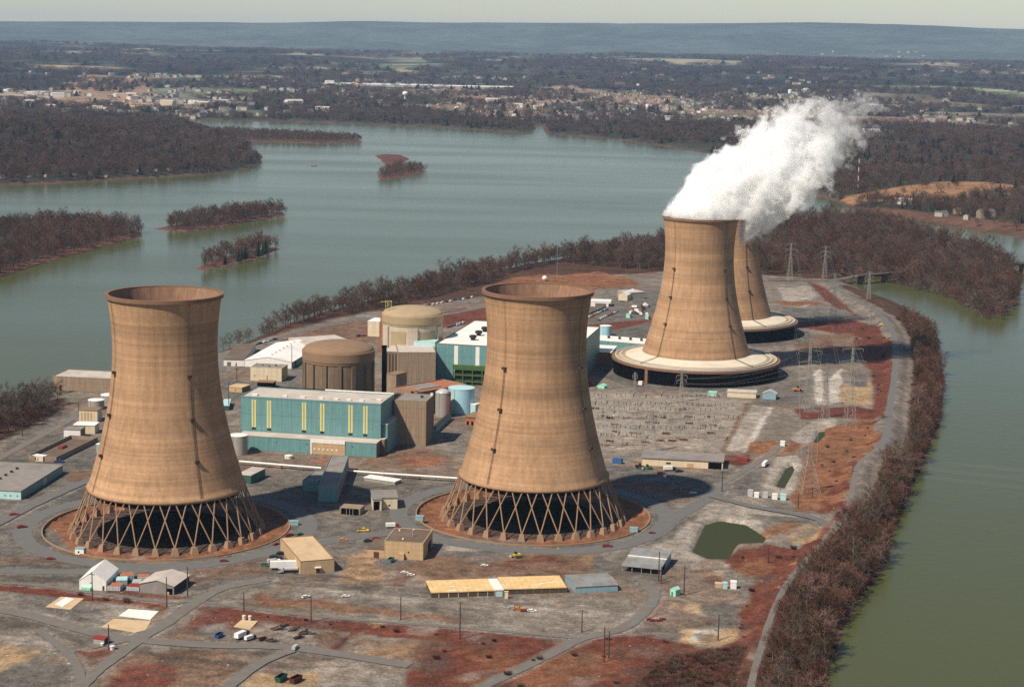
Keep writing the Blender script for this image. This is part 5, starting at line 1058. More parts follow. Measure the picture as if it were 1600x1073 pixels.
V('car', 'red', 431, 851, 60, 'small red car on the open gravel above the tan block building', sc=.8); V('car', 'orange', 536, 844, 5, 'small orange car on the road left of the two level building', sc=.8); V('car', 'white', 602, 868, 10, 'white car parked by the red door of the two level building')
V('car', 'red', 949, 854, 5, 'red car on the road right of the idle tower ring'); V('car', 'red', 1019, 833, 10, 'small red car on the slope road by the pond', sc=.7); V('loader', 'yellow', 805, 870, 200, 'small digger on the reddish dirt behind the plywood roofed sheds', sc=.9); V('dumpster', 'dark green', 810, 872, 20, 'dark green skip beside the small digger on the reddish dirt', sc=.5)
V('dumpster', 'blue', 342, 995, 70, 'bright blue dumpster in the gravel lot', sc=.75); V('truck', 'dark car', 378, 996, 60, 'dark flatbed truck left of the scrap in the gravel lot', sc=.85); V('truck', 'dark car', 391, 999, 50, 'black truck just right of the dark flatbed in the gravel lot', sc=.6); V('dumpster', 'rust', 410, 1000, 40, 'brown skip right of the two dark trucks in the gravel lot', sc=.6)
V('dumpster', 'dark green', 439, 1063, 68, 'dark green dumpster on the pale slab at the bottom edge', sc=1.0); V('dumpster', 'rust', 462, 1065, 62, 'long dark brown dumpster right of the green one at the bottom edge', sc=1.0); V('truck', 'white', 461, 1014, 80, 'white cabin truck at the corner of the gravel lot', sc=.55)
V('loader', 'green car', 1011, 733, 190, 'green digger in front of the left end of the long beige workshop'); V('loader', 'dark car', 1000, 731, 10, 'black digger at the left corner of the long beige workshop'); V('truck', 'dark car', 1046, 735, 10, 'black truck parked at the middle of the long beige workshop', sc=.8); V('car', 'dark car', 1061, 737, 20, 'black car left of the workshop side door'); V('car', 'red', 1033, 740, 10, 'red car on the gravel before the workshop'); V('truck', 'silver', 1039, 746, 80, 'silver truck on the gravel before the workshop', sc=.55)
V('trailer', 'white', 1195, 728, 70, 'white trailer standing by the light stone bank', sc=.7); V('car', 'white', 1083, 771, 10, 'white car on the dirt strip below the long beige workshop', sc=.8); V('loader', 'orange', 1247, 611, 10, 'orange digger on the gravel right of the black louvred base', sc=1.3); V('pickup', 'yellow', 1379, 508, 150, 'yellow vehicle on the levee road near the inlet', z=2.06)
V('car', 'red', 22, 805, 30, 'red car on the road at the left edge below the gray roofed warehouse'); V('car', 'red', 34, 824, 30, 'bright red car at the outer curve of the left tower ring'); V('pickup', 'blue', 92, 722, 10, 'blue pickup behind the gray roofed warehouse'); V('car', 'red', 79, 873.5, 10, 'small red car on the gravel lane left of the white shed', sc=.8); V('car', 'red', 350, 877, 15, 'red car on the lane right of the left tower front', sc=.8)
V('car', 'white', 757, 915 - 31, 5, 'white car on the gravel left of the reddish mound', sc=.7); V('car', 'white', 632, 895, 5, 'left one of two small white cars on the brown dirt', sc=.7); V('car', 'white', 642, 898.5, 5, 'right one of two small white cars on the brown dirt', sc=.7); V('car', 'white', 540, 932, 15, 'small white car on the gravel above the long red bank', sc=.7); V('car', 'white', 478, 933, 40, 'white vehicle on the gravel near a leaning pole', sc=.8)
V('car', 'orange', 809, 951.5, 5, 'orange car on the open gravel before the plywood roofed sheds', sc=.8); V('car', 'red', 820, 955, 5, 'red car on the open gravel before the plywood roofed sheds', sc=.8); V('car', 'white', 831, 955, 5, 'white car at the end of a short row before the plywood sheds', sc=.8); V('car', 'silver', 801, 950, 5, 'silver car at the start of a short row before the plywood sheds', sc=.8)
cols = ['dark car', 'white', 'red', 'blue', 'dark car', 'white', 'silver', 'red', 'green car', 'white', 'tan wall']
rr = random.Random(5)
for k in range(9): V('car', ['dark car', 'white', 'red', 'red', 'blue', 'dark car', 'white', 'silver', 'dark car'][k], 369 + 7.6 * k, 548.5 - 2.3 * k + .05 * (k - 4) ** 2, 55, 'car parked in the row along the river road by the white warehouses', 'cars along the river road')
for (x0, y0, x1, y1, n, gr, lb) in ((921, 496, 948, 484, 9, 'cars in the upper rows beyond the idle tower', 'car parked in the upper row of the lot beyond the idle tower'), (922, 490, 944, 481, 8, 'cars in the upper rows beyond the idle tower', 'car parked in the upper row of the lot beyond the idle tower'), (936, 500, 964, 488, 9, 'cars in the lower row beyond the idle tower', 'car parked in the lower row of the lot beyond the idle tower'),
                                  (664, 478, 738, 465, 12, 'cars on the road behind the paler dome', 'car parked on the grassy road behind the paler dome'), (917, 560, 944, 565, 7, 'cars by the white roofed building', 'car parked in front of the white roofed orange brown building'), (700, 512, 724, 505, 6, 'cars behind the farther turbine hall', 'car parked behind the white roof of the farther turbine hall'), (560, 526, 590, 521, 5, 'cars left of the paler dome', 'car parked on the lot left of the paler dome')):
    for k in range(n):
        t_ = k / max(1, n - 1); V('car', rr.choice(cols), x0 + (x1 - x0) * t_, y0 + (y1 - y0) * t_ + rr.uniform(-.4, .4), rr.choice((60, 65, 240)), lb, gr)
for k in range(14): V('loader' if k % 3 == 0 else 'truck', rr.choice(['dark car', 'orange', 'red', 'dark car']), 985 + 26 * rr.random(), 474 + 20 * rr.random(), rr.uniform(0, 180), 'dark machine standing in the yard left of the steaming tower', 'machines in the north yard', sc=.8)
for k in range(5): V('car', ['red', 'red', 'silver', 'red', 'rust'][k], 1015 + 5 * k, 968 + (k % 2) * 2, 20, 'small red vehicle in the cluster beside the curving gravel lane', 'vehicles beside the curving lane', sc=.6)
for k, (a, b_, an) in enumerate(((432, 984, 15), (445, 978, 40), (462, 984, 30), (474, 988, 60), (470, 997, 30), (480, 990, 10), (425, 1002, 10))):
    x_, y_ = G(a, b_); o = thing('scrap_heap', 'low rusty heap of scrap on the gravel lot', 'scrap', (x_, y_, 0), math.radians(an), 'scrap heaps in the gravel lot'); r2 = random.Random(k)
    for j in range(5): q = MB().use(r2.choice(['rust', 'dark', 'wood'])); x, y = r2.uniform(-2.2, 2.2), r2.uniform(-.8, .8); q.bar((x - 1.6, y, .15 + .1 * j), (x + 1.6, y + r2.uniform(-.6, .6), .4 + .2 * j), r2.uniform(.12, .4), 5); q.build('scrap_piece', o)
# ------------------------------------------------------------------ poles and pylons
def pole(a, b_, yt, label, arm=True, z=0., grp='wooden utility poles'):
    x, y = G(a, b_, z); h = max(4., HT(a, b_, yt, z)); o = thing('utility_pole', label, 'utility pole', (x, y, z), RNG.uniform(-.5, .5), grp)
    MB().use('wood pole').bar((0, 0, 0), (0, 0, h), .30, 6, .20).build('shaft', o)
    if arm: q = MB().use('wood pole'); q.box(-1.3, -.1, h - 1.2, 1.3, .1, h - .95); q.build('crossarm', o)
for a, b_, yt, ar, lb in ((144.4, 937, 893, 1, 'wooden pole in front of the white gabled shed'), (260.5, 948, 901, 0, 'wooden pole in front of the gray brown shed porch'), (293, 931, 885, 0, 'tall dark pole at the right end of the gray brown shed'), (486, 972, 930, 0, 'thin pole on the long red bank below the tan block building'), (626, 968, 932, 0, 'faint thin pole above the long red bank'),
                          (718.5, 998, 940, 0, 'dark pole standing in the long red bank below the plywood sheds'), (943.5, 1034, 978, 0, 'thick dark pole in the red grass beside the curving lane'), (951, 1028, 985, 0, 'thin reddish pole just right of a thick dark pole'), (909, 987, 952, 0, 'thin pole on the gravel left of the curving lane'), (1029, 907, 861, 0, 'pole in front of the open fronted shed'), (1033, 911, 885, 0, 'shorter pole in front of the open fronted shed'), (1068.5, 930, 882, 0, 'dark pole just right of the mint green hut'),
                          (1122, 1000, 960, 0, 'thin pole at the pale patch near the red grass strip'), (1200, 879, 855, 0, 'pole in the red grass right of the pond'), (1247, 793, 770, 0, 'pole on the orange strip right of the five box huts'), (1269, 778, 761, 1, 'pole in the orange grass inside the levee bend'), (1332, 742, 724, 0, 'pole at the levee bend'), (370, 598, 574, 1, 'pole left of the beige office block'), (357.5, 640, 597, 0, 'pole between the left tower and the front turbine hall'), (403, 571, 559, 0, 'pole before the white gabled warehouse'), (456, 576, 539, 0, 'tall pole at the corner of the white gabled warehouse'),
                          (123, 650, 628, 0, 'pole by the yellowish panelled building'), (35, 682, 657, 0, 'pole beside the river road on the left'), (170, 1015, 975, 0, 'thin pole rising behind the white drum and red roofed hut'), (381, 955, 925, 0, 'thin pole behind the pair of white silos'), (1128, 768, 735, 0, 'pole at the right end of the long beige workshop')):
    pole(a, b_, yt, lb, bool(ar))
def pylon(a, b_, yt, label, arms=3, wb=None, z=0., col='steel', grp='lattice pylons'):
    x, y = G(a, b_, z); h = HT(a, b_, yt, z); o = thing('lattice_pylon', label, 'pylon', (x, y, z), math.radians(12), grp); wb = wb or h * .13; t_ = .13
    def wz(f): return wb * (1 - f) ** 1.3 + .9 * f if f < .62 else wb * (.38 ** 1.3) * (1 - f) / .38 * .5 + .75
    fs = np.linspace(0, .98, 10); cn = ((-1, -1), (1, -1), (1, 1), (-1, 1))
    for c in cn:
        q = MB().use(col)
        for f0, f1 in zip(fs[:-1], fs[1:]): q.bar((c[0] * wz(f0) / 2, c[1] * wz(f0) / 2, f0 * h), (c[0] * wz(f1) / 2, c[1] * wz(f1) / 2, f1 * h), t_)
        q.build('leg', o)
    q = MB().use(col)
    for f0, f1 in zip(fs[:-1], fs[1:]):
        for k in range(4):
            c, d = cn[k], cn[(k + 1) % 4]
            q.bar((c[0] * wz(f0) / 2, c[1] * wz(f0) / 2, f0 * h), (d[0] * wz(f1) / 2, d[1] * wz(f1) / 2, f1 * h), t_ * .6); q.bar((d[0] * wz(f0) / 2, d[1] * wz(f0) / 2, f0 * h), (c[0] * wz(f1) / 2, c[1] * wz(f1) / 2, f1 * h), t_ * .6)
    q.build('lattice', o)
    for k in range(arms):
        f = .66 + .15 * k; l = h * (.15, .17, .13)[k]; q = MB().use(col)
        for s in (-1, 1): q.bar((0, 0, f * h + 1.2), (s * l, 0, f * h), t_); q.bar((0, .4, f * h - .3), (s * l, 0, f * h), t_); q.bar((s * l, 0, f * h), (s * l, 0, f * h - 1.8), t_ * .9)
        q.build('crossarm', o)
    return (x, y, z, h)
PY = [pylon(1234, 437, 379, 'lattice pylon right of the far tower, left one of the pair before the woods'), pylon(1288, 434, 384, 'lattice pylon right of the far tower, right one of the pair before the woods'), pylon(1302, 498, 426, 'thin lattice pylon standing left of the levee road bend'), pylon(1357, 468, 424, 'lattice pylon in front of the green inlet and bridge'),
      pylon(1360, 508, 474, 'small lattice pylon inside the bend of the levee road', 2), pylon(1262, 640, 527, 'lattice pylon right of the black louvred base beside the orange digger'), pylon(1289, 653, 566, 'lattice pylon before the pale stone piles'), pylon(1327, 668, 540, 'lattice pylon before the straw coloured pit'), pylon(1262, 768, 690, 'broad lattice pylon straddling the orange grass by the long narrow pond', 3, 11),
      pylon(1018, 706, 640, 'dark lattice pylon rising at the back of the long beige workshop', 3, 9), pylon(1064, 628, 577, 'lattice pylon at the front of the black louvred base', 3), pylon(992, 604, 581, 'short lattice pylon at the left corner of the black louvred base', 2)]
def wire(p0, p1, sag, label):
    q = MB().use('steel'); n = 18; P = [(p0[0] + (p1[0] - p0[0]) * k / n, p0[1] + (p1[1] - p0[1]) * k / n, p0[2] + (p1[2] - p0[2]) * k / n - sag * 4 * (k / n) * (1 - k / n)) for k in range(n + 1)]
    for a, b_ in zip(P[:-1], P[1:]): q.bar(a, b_, .032, 3)
    tag(q.build('power_line'), label, 'power line', 'power lines over the river' if 'river' in label else 'power lines between the pylons')
x, y, z, h = PY[8]
for k in range(3):
    for s in (-1, 1): l = h * (.15, .17, .13)[k] * s; e = (x + 520, y - 120 + s * 6, 18 + 6 * k); wire((x + l, y, h * (.66 + .15 * k) - 1.8), e, 9, 'thin wire from the broad pylon over the right river arm')
for i, j in ((9, 10), (10, 5), (8, 5), (5, 0), (7, 1), (8, 9)):
    A, B = PY[i], PY[j]
    for k, s in ((0, -1), (0, 1), (1, -1), (1, 1)): wire((A[0] + A[3] * .15 * s, A[1], A[2] + A[3] * (.66 + .15 * k) - 1.8), (B[0] + B[3] * .15 * s, B[1], B[2] + B[3] * (.66 + .15 * k) - 1.8), 5, 'thin wire strung between two lattice pylons inside the levee')
# ------------------------------------------------------------------ switchyard
def gantry():
    o = thing('switchyard_gantry', 'gray steel portal gantry in the rows of the switchyard', 'gantry', (0, 0, 0), 0, 'switchyard gantries')
    for s in (-1, 1): q = MB().use('steel'); q.bar((s * 5, -.9, 0), (s * 5, 0, 9), .14); q.bar((s * 5, .9, 0), (s * 5, 0, 9), .14); q.bar((s * 5, -.5, 4), (s * 5, .5, 4), .1); q.bar((s * 5, 0, 9), (s * 5, 0, 11.5), .1); q.build('leg', o)
    q = MB().use('steel'); q.bar((-5, 0, 9), (5, 0, 9), .2); q.bar((-5, 0, 8.2), (5, 0, 8.2), .12)
    for k in range(8): q.bar((-5 + 1.25 * k, 0, 8.2), (-4.4 + 1.25 * k, 0, 9), .08)
    q.build('beam', o)
    for k in (-1, 0, 1): q = MB().use('dark'); q.bar((k * 3, 0, 8.2), (k * 3, 0, 6.3), .16, 6); q.build('insulator', o)
    return o
def breaker():
    o = thing('circuit_breaker', 'rusty circuit breaker with three posts standing in the switchyard', 'circuit breaker', (0, 0, 0), 0, 'switchyard breakers')
    q = MB().use('rust'); q.box(-2.4, -.5, 0, 2.4, .5, 1.1); q.build('base', o)
    for k in (-1, 0, 1): q = MB().use('steel'); q.bar((k * 1.7, 0, 1.1), (k * 1.7, 0, 3.9), .2, 6); q.build('bushing', o)
    return o
def busbar():
    o = thing('bus_support', 'low pale bus support frame standing in the switchyard', 'bus support', (0, 0, 0), 0, 'switchyard bus supports')
    for k in (-1, 1): q = MB().use('steel'); q.bar((k * 3, 0, 0), (k * 3, 0, 4.2), .11); q.build('post', o)
    q = MB().use('steel'); q.bar((-6, 0, 4.3), (6, 0, 4.3), .08); q.build('bus', o); return o
g0, b0, u0 = gantry(), breaker(), busbar(); first = {0: True, 1: True, 2: True}
ang_y = PA + math.radians(0)
def place(o, which, px, py):
    x, y = G(px, py)
    if first[which]: first[which] = False; o.location = (x, y, 0); o.rotation_euler.z = ang_y
    else: dup(o, (x, y, 0), ang_y + (0 if rr.random() < .75 else math.pi / 2))
for py, x0, x1, st in ((634, 926, 1120, 21), (646, 928, 1150, 19), (655, 934, 1150, 24), (668, 940, 1145, 34), (684, 934, 1140, 21), (697, 930, 1000, 19)):
    px = x0
    while px < x1: place(g0, 0, px + rr.uniform(-2, 2), py + (px - 930) * .012 + rr.uniform(-1.5, 1.5)); px += st
for k in range(24): place(b0, 1, rr.uniform(928, 1140), rr.choice((640, 651, 659, 663, 677, 690, 699)) + rr.uniform(-2.5, 2.5))
for k in range(26): place(u0, 2, rr.uniform(930, 1142), rr.choice((638, 650, 660, 672, 680, 688, 695)) + rr.uniform(-3, 3))
# ------------------------------------------------------------------ trees
def twig_mat(name, col, var=.45):
    m, t, p = new_mat(name); N = t.nodes; L = t.links; p.inputs['Roughness'].default_value = .95; p.inputs['Specular IOR Level'].default_value = .1
    oi = N.new('ShaderNodeObjectInfo'); r = N.new('ShaderNodeMapRange'); r.inputs['To Min'].default_value = 1 - var; r.inputs['To Max'].default_value = 1 + var; L.new(oi.outputs['Random'], r.inputs[0])
    tc = N.new('ShaderNodeTexCoord'); n = N.new('ShaderNodeTexNoise'); n.inputs['Scale'].default_value = .5; L.new(tc.outputs['Object'], n.inputs['Vector']); r2 = N.new('ShaderNodeMapRange'); r2.inputs['From Min'].default_value = .3; r2.inputs['From Max'].default_value = .7; r2.inputs['To Min'].default_value = .7; r2.inputs['To Max'].default_value = 1.3; L.new(n.outputs[0], r2.inputs[0])
    q = N.new('ShaderNodeMath'); q.operation = 'MULTIPLY'; L.new(r.outputs[0], q.inputs[0]); L.new(r2.outputs[0], q.inputs[1])
    hs = N.new('ShaderNodeHueSaturation'); hs.inputs['Color'].default_value = (*col, 1); L.new(q.outputs[0], hs.inputs['Value']); r3 = N.new('ShaderNodeMapRange'); r3.inputs['To Min'].default_value = 1.15; r3.inputs['To Max'].default_value = .7; L.new(oi.outputs['Random'], r3.inputs[0]); L.new(r3.outputs[0], hs.inputs['Saturation'])
    L.new(hs.outputs[0], p.inputs['Base Color']); return m
M['twig red'] = twig_mat('twig red', (.118, .054, .033)); M['twig brown'] = twig_mat('twig brown', (.078, .055, .036)); M['bark'] = twig_mat('bark', (.11, .083, .06)); M['needles'] = twig_mat('needles', (.022, .042, .022)); M['twig crimson'] = twig_mat('twig crimson', (.135, .044, .028))
def slivers(P, D, Ln, Wd, rng):
    """thin twig-sized quads starting at P along D"""
    n = len(P); u = rng.normal(size=(n, 3)); u -= (u * D).sum(1)[:, None] * D; u /= np.linalg.norm(u, axis=1)[:, None]
    e = P + D * Ln[:, None]; w = u * (Wd / 2)[:, None]
    v = np.stack([P - w, P + w, e + w * .5, e - w * .5], 1).reshape(-1, 3); return v, np.arange(4 * n).reshape(n, 4)
def bare_tree(seed, h, r, tw, nl=11, dens=1.0, wd=.085):
    rng = np.random.default_rng(seed); tb = MB().use('bark'); z0 = h * rng.uniform(.12, .25); lean = rng.normal(0, .03, 2) * h
    def trunk(z): f = z / h; return np.array([lean[0] * f * f, lean[1] * f * f, z])
    pz = np.linspace(0, h * .86, 6)
    for a, b_ in zip(pz[:-1], pz[1:]): tb.bar(trunk(a), trunk(b_), .02 * h * (1 - a / h) + .03, 5, .02 * h * (1 - b_ / h) + .03)
    P = []; D = []
    for i in range(nl):
        z = z0 + (h * .82 - z0) * ((i + rng.uniform(0, .6)) / nl); az = i * 2.4 + rng.uniform(-.4, .4); f = (z - z0) / (h - z0)
        ln = r * (1.05 - .45 * f) * rng.uniform(.75, 1.15); up = rng.uniform(.55, 1.1) + .3 * f; d = np.array([math.cos(az), math.sin(az), up]); d /= np.linalg.norm(d)
        s = trunk(z); e = s + d * ln; tb.bar(s, e, .008 * h * (1 - f * .6) + .02, 4, .03)
        for j in range(6):
            t_ = rng.uniform(.3, 1.0); b0_ = s + d * ln * t_; d2 = d + rng.normal(0, .55, 3) + np.array([0, 0, .25]); d2 /= np.linalg.norm(d2); l2 = ln * rng.uniform(.3, .6)
            P.append(b0_); D.append((d2, l2, .11)); m_ = int(7 * dens)
            for k in range(m_):
                q = b0_ + d2 * l2 * rng.uniform(.15, 1); d3 = d2 + rng.normal(0, .6, 3) + np.array([0, 0, .15]); d3 /= np.linalg.norm(d3); P.append(q); D.append((d3, rng.uniform(.7, 1.7) * h / 12, wd))
                P.append(q + d3 * .5); d4 = d3 + rng.normal(0, .7, 3); d4 /= np.linalg.norm(d4); D.append((d4, rng.uniform(.5, 1.2) * h / 12, wd * .8))
    v, f = slivers(np.array(P), np.array([d[0] for d in D]), np.array([d[1] for d in D]), np.array([d[2] for d in D]), rng)
    c = np_mesh('crown', v, f, [M[tw]]); t_ = tb.build('trunk'); return t_, c
def conifer(seed, h, r):
    rng = np.random.default_rng(seed); tb = MB().use('bark').bar((0, 0, 0), (0, 0, h * .95), .02 * h, 6, .04); n = 1100
    z = h * (.08 + .9 * rng.random(n) ** 1.2); rr_ = r * (1 - z / h) * (.55 + .45 * rng.random(n)) * (.8 + .35 * np.sin(z * 3.1)); a = rng.uniform(0, 2 * np.pi, n)
    P = np.stack([rr_ * .35 * np.cos(a), rr_ * .35 * np.sin(a), z], 1); D = np.stack([np.cos(a), np.sin(a), -.25 + .2 * rng.normal(size=n)], 1); D /= np.linalg.norm(D, axis=1)[:, None]
    v, f = slivers(P, D, rr_ * .75 + .25, np.full(n, .42), rng); return tb.build('trunk'), np_mesh('crown', v, f, [M['needles']])
PROTO = []
for i, (h, r, tw, dn) in enumerate(((12, 4.2, 'twig red', .9), (13.5, 4.6, 'twig brown', .8), (10.5, 4.0, 'twig red', 1.0), (13, 3.6, 'twig brown', .7), (8.5, 3.8, 'twig crimson', 1.1), (15, 4.9, 'twig red', .75))):
    PROTO.append(bare_tree(100 + i, h, r, tw, 11, dn))
CON = [conifer(7, 13, 3.4), conifer(8, 15, 3.0)]
def put_tree(pr, x, y, z, s, label, name='bare_tree', grp=None, cat='tree', used={}):
    o = thing(name, label, cat, (x, y, z), RNG.uniform(0, 6.28), grp); sx = s * RNG.uniform(.85, 1.2); o.scale = (sx, sx, s)
    for part in pr:
        if part.name not in used: used[part.name] = 1; part.parent = o
        else: c = part.copy(); COL.objects.link(c); c.parent = o
    return o
def scatter(P, sp, drop=.1, seed=0):
    rng = np.random.default_rng(seed); a, b_ = P.min(0); c, d = P.max(0)
    x, y = np.meshgrid(np.arange(a, c, sp), np.arange(b_, d, sp)); x = x + rng.uniform(-.45, .45, x.shape) * sp; y = y + rng.uniform(-.45, .45, y.shape) * sp
    k = (sdf(P, x, y) > 0) & (rng.random(x.shape) > drop); return np.stack([x[k], y[k]], 1)
cand = []
x, y = np.meshgrid(np.arange(-60, 420, 5.4), np.arange(575, 1560, 5.4)); x = x + RNG.uniform(-2.4, 2.4, x.shape); y = y + RNG.uniform(-2.4, 2.4, y.shape)
s1 = sdf(ISL, x, y); rl = sdf(np.array(list(LEVS) + [(700, 500), (700, 2000)]), x, y); wid = np.where(y < 905, 5, 15)
k = (s1 > 1.5) & (rl > wid) & (RNG.random(x.shape) > .13) & (y < 1585)
bel = np.stack([x[k], y[k]], 1); cand += [(a, b_, 0) for a, b_ in bel]
west = polyG([(345, 549), (400, 528), (425, 513), (500, 488), (600, 465), (700, 440), (800, 418), (870, 407), (950, 394), (1035, 384), (1110, 372), (1190, 360), (1190, 428), (1035, 428), (940, 420), (870, 414), (800, 430), (760, 446), (700, 461), (640, 476), (560, 491), (500, 503), (425, 522), (350, 551)], -2)
cand += [(a, b_, 1) for a, b_ in scatter(west, 7.0, .12, 3)]
north = polyG([(1190, 360), (1260, 347), (1330, 346), (1400, 353), (1450, 372), (1490, 386), (1540, 399), (1583, 414), (1594, 440), (1590, 474), (1572, 490), (1553, 496), (1528, 489), (1500, 470), (1460, 454), (1420, 446), (1392, 437), (1345, 426), (1290, 432), (1190, 432)], -2)
cand += [(a, b_, 2) for a, b_ in scatter(north, 8.2, .1, 4)]
left = polyG([(-150, 690), (-60, 668), (0, 650), (60, 632), (84, 622), (92, 636), (60, 664), (0, 686), (-100, 730), (-200, 760)], -1)
cand += [(a, b_, 3) for a, b_ in scatter(left, 6.0, .1, 5)]
cand = np.array(cand); cz = isl_h(cand[:, 0], cand[:, 1])
pxy = np.array([SP(a, b_, z) for (a, b_, _), z in zip(cand, cz)]); inview = (pxy[:, 0] > -30) & (pxy[:, 0] < 1630) & (pxy[:, 1] < 1110)
order = np.argsort(np.hypot(cand[:, 0], cand[:, 1]) + np.where(inview, 0, 1e5)); NT = 295
LBL = {0: [(905, 'bare brown tree crowded in the bank belt at the bottom right river edge', 'trees on the bottom right river bank'), (1200, 'bare reddish tree in the narrow belt between stone levee slope and right river arm', 'trees along the right river arm'), (9e9, 'bare tree on the far bend of the right bank near the inlet', 'trees at the bend by the inlet')],
       1: [(9e9, 'bare brown tree in the belt along the far river shore behind the domes', 'trees along the far river shore')], 2: [(9e9, 'bare tree of the wood at the far end of the island', 'trees of the island wood')], 3: [(9e9, 'bare brown tree in the clump by the river at the left edge', 'trees in the clump at the left edge')]}
HS_ = {0: (.65, 1.3), 1: (.75, 1.4), 2: (.75, 1.45), 3: (.75, 1.25)}
rest = []
for n_, i in enumerate(order):
    a, b_, zn = cand[i]; zn = int(zn); s = RNG.uniform(*HS_[zn]) * (1.35 if RNG.random() < .12 else 1); v = int(RNG.choice(6, p=([.28, .14, .2, .08, .22, .08] if zn == 0 else [.24, .26, .16, .16, .04, .14])))
    if n_ < NT and inview[i]:
        for lim, lb, gr in LBL[zn]:
            if math.hypot(a, b_) < lim: break
        put_tree(PROTO[v], a, b_, cz[i] - .2, s, lb, grp=gr)
    else: rest.append((a, b_, cz[i] - .2, s, s, v))
# islets
for P, top, sp, seed in ((IA, -4, 8, 11), (IB, -4.4, 7.5, 12), (IC, -4.2, 8.5, 13), (ID, -4.5, 9, 14), (IE, -3, 9, 15)):
    for a, b_ in scatter(P, sp, .12, seed):
        ins = float(sdf(P, np.array([a]), np.array([b_]))[0])
        if P is IB and SP(a, b_)[0] < 262: continue
        if P is IC and SP(a, b_)[0] < 318: continue
        s = RNG.uniform(.85, 1.6) * (1 if P is not ID and P is not IE else .75) * (.8 if ins < 5 else 1); rest.append((a, b_, top - .3, s, s, int(RNG.choice(6, p=[.26, .24, .18, .18, 0, .14]))))
for k, (a, b_, s) in enumerate(((373, 409, 1.0), (378, 407, .85), (383, 406, 1.1), (404, 402, 1.05), (415, 397, 1.15), (411, 399, .9), (352, 414, .75))):
    x, y = G(a, b_, -4); put_tree(CON[k % 2], x, y, -4.2, s * 1.15, 'dark green conifer among bare trees on the nearest small islet', 'conifer_tree', 'conifers on the nearest small islet')
# far woods on the mainland and the peninsula
def gidx(x, y):
    D = np.hypot(x, y); A = np.arctan2(x, y); i = np.clip((np.log(D / D0) / .0048).astype(int), 0, len(rows) - 1); j = np.clip(((A - ang[0]) / (ang[1] - ang[0])).astype(int), 0, len(ang) - 1); return i, j
TOWN = np.array([GF(a, b_)[:2] for a, b_ in [(690, 178), (700, 166), (760, 157), (850, 150), (930, 143), (1010, 141), (1100, 146), (1200, 150), (1330, 155), (1410, 164), (1450, 178), (1300, 182), (1240, 192), (1180, 196), (1080, 190), (980, 188), (900, 188), (850, 182), (760, 186)]])
NOTREE = [np.array([GF(a, b_)[:2] for a, b_ in q]) for q in ([(-60, 138), (100, 141), (230, 147), (330, 155), (400, 160), (400, 165), (245, 170), (215, 172), (140, 161), (60, 153), (-60, 150)], [(1300, 308), (1400, 291), (1470, 285), (1540, 288), (1640, 300), (1640, 306), (1540, 304), (1500, 316), (1400, 313), (1330, 313)], [(480, 128), (800, 134), (800, 139), (480, 137)], [(1230, 300), (1330, 316), (1450, 330), (1620, 350), (1620, 372), (1480, 352), (1330, 326), (1250, 296)])]
far_pts = []
for d0, d1, sp, sx, sz in ((1750, 3600, 12., 1.45, 1.15), (3600, 5600, 19., 2.3, 1.2), (5600, 9500, 38., 4.2, 1.35), (9500, 16000, 85., 9., 1.7)):
    n = int(.5 * (d1 ** 2 - d0 ** 2) * math.radians(46) / sp ** 2); rng = np.random.default_rng(int(d0)); D = np.sqrt(rng.uniform(d0 ** 2, d1 ** 2, n)); A = np.radians(rng.uniform(-23, 23, n)); x = D * np.sin(A); y = D * np.cos(A)
    i, j = gidx(x, y); ok = (FS[i, j] > 6) & ~(open_[i, j] & (rng.random(n) > .04)) & (fbm(x, y, 220, 91, 3) > .30)
    for Q in NOTREE: ok &= (sdf(Q, x, y) < 0) | (rng.random(n) < .05)
    ok &= (sdf(TOWN, x, y) < 0) | (rng.random(n) < .8)
    x, y = x[ok], y[ok]; z = far_h(x, y) - .5; rnd = rng.uniform(.75, 1.3, len(x)); v = rng.choice(6, p=[.17, .27, .14, .28, .02, .12], size=len(x)); v = np.where(rng.random(len(x)) < (.05 if d0 < 3000 else .16), 6, v)
    far_pts += list(zip(x, y, z, sx * rnd, sz * rnd, v))
allp = np.array(rest + far_pts)
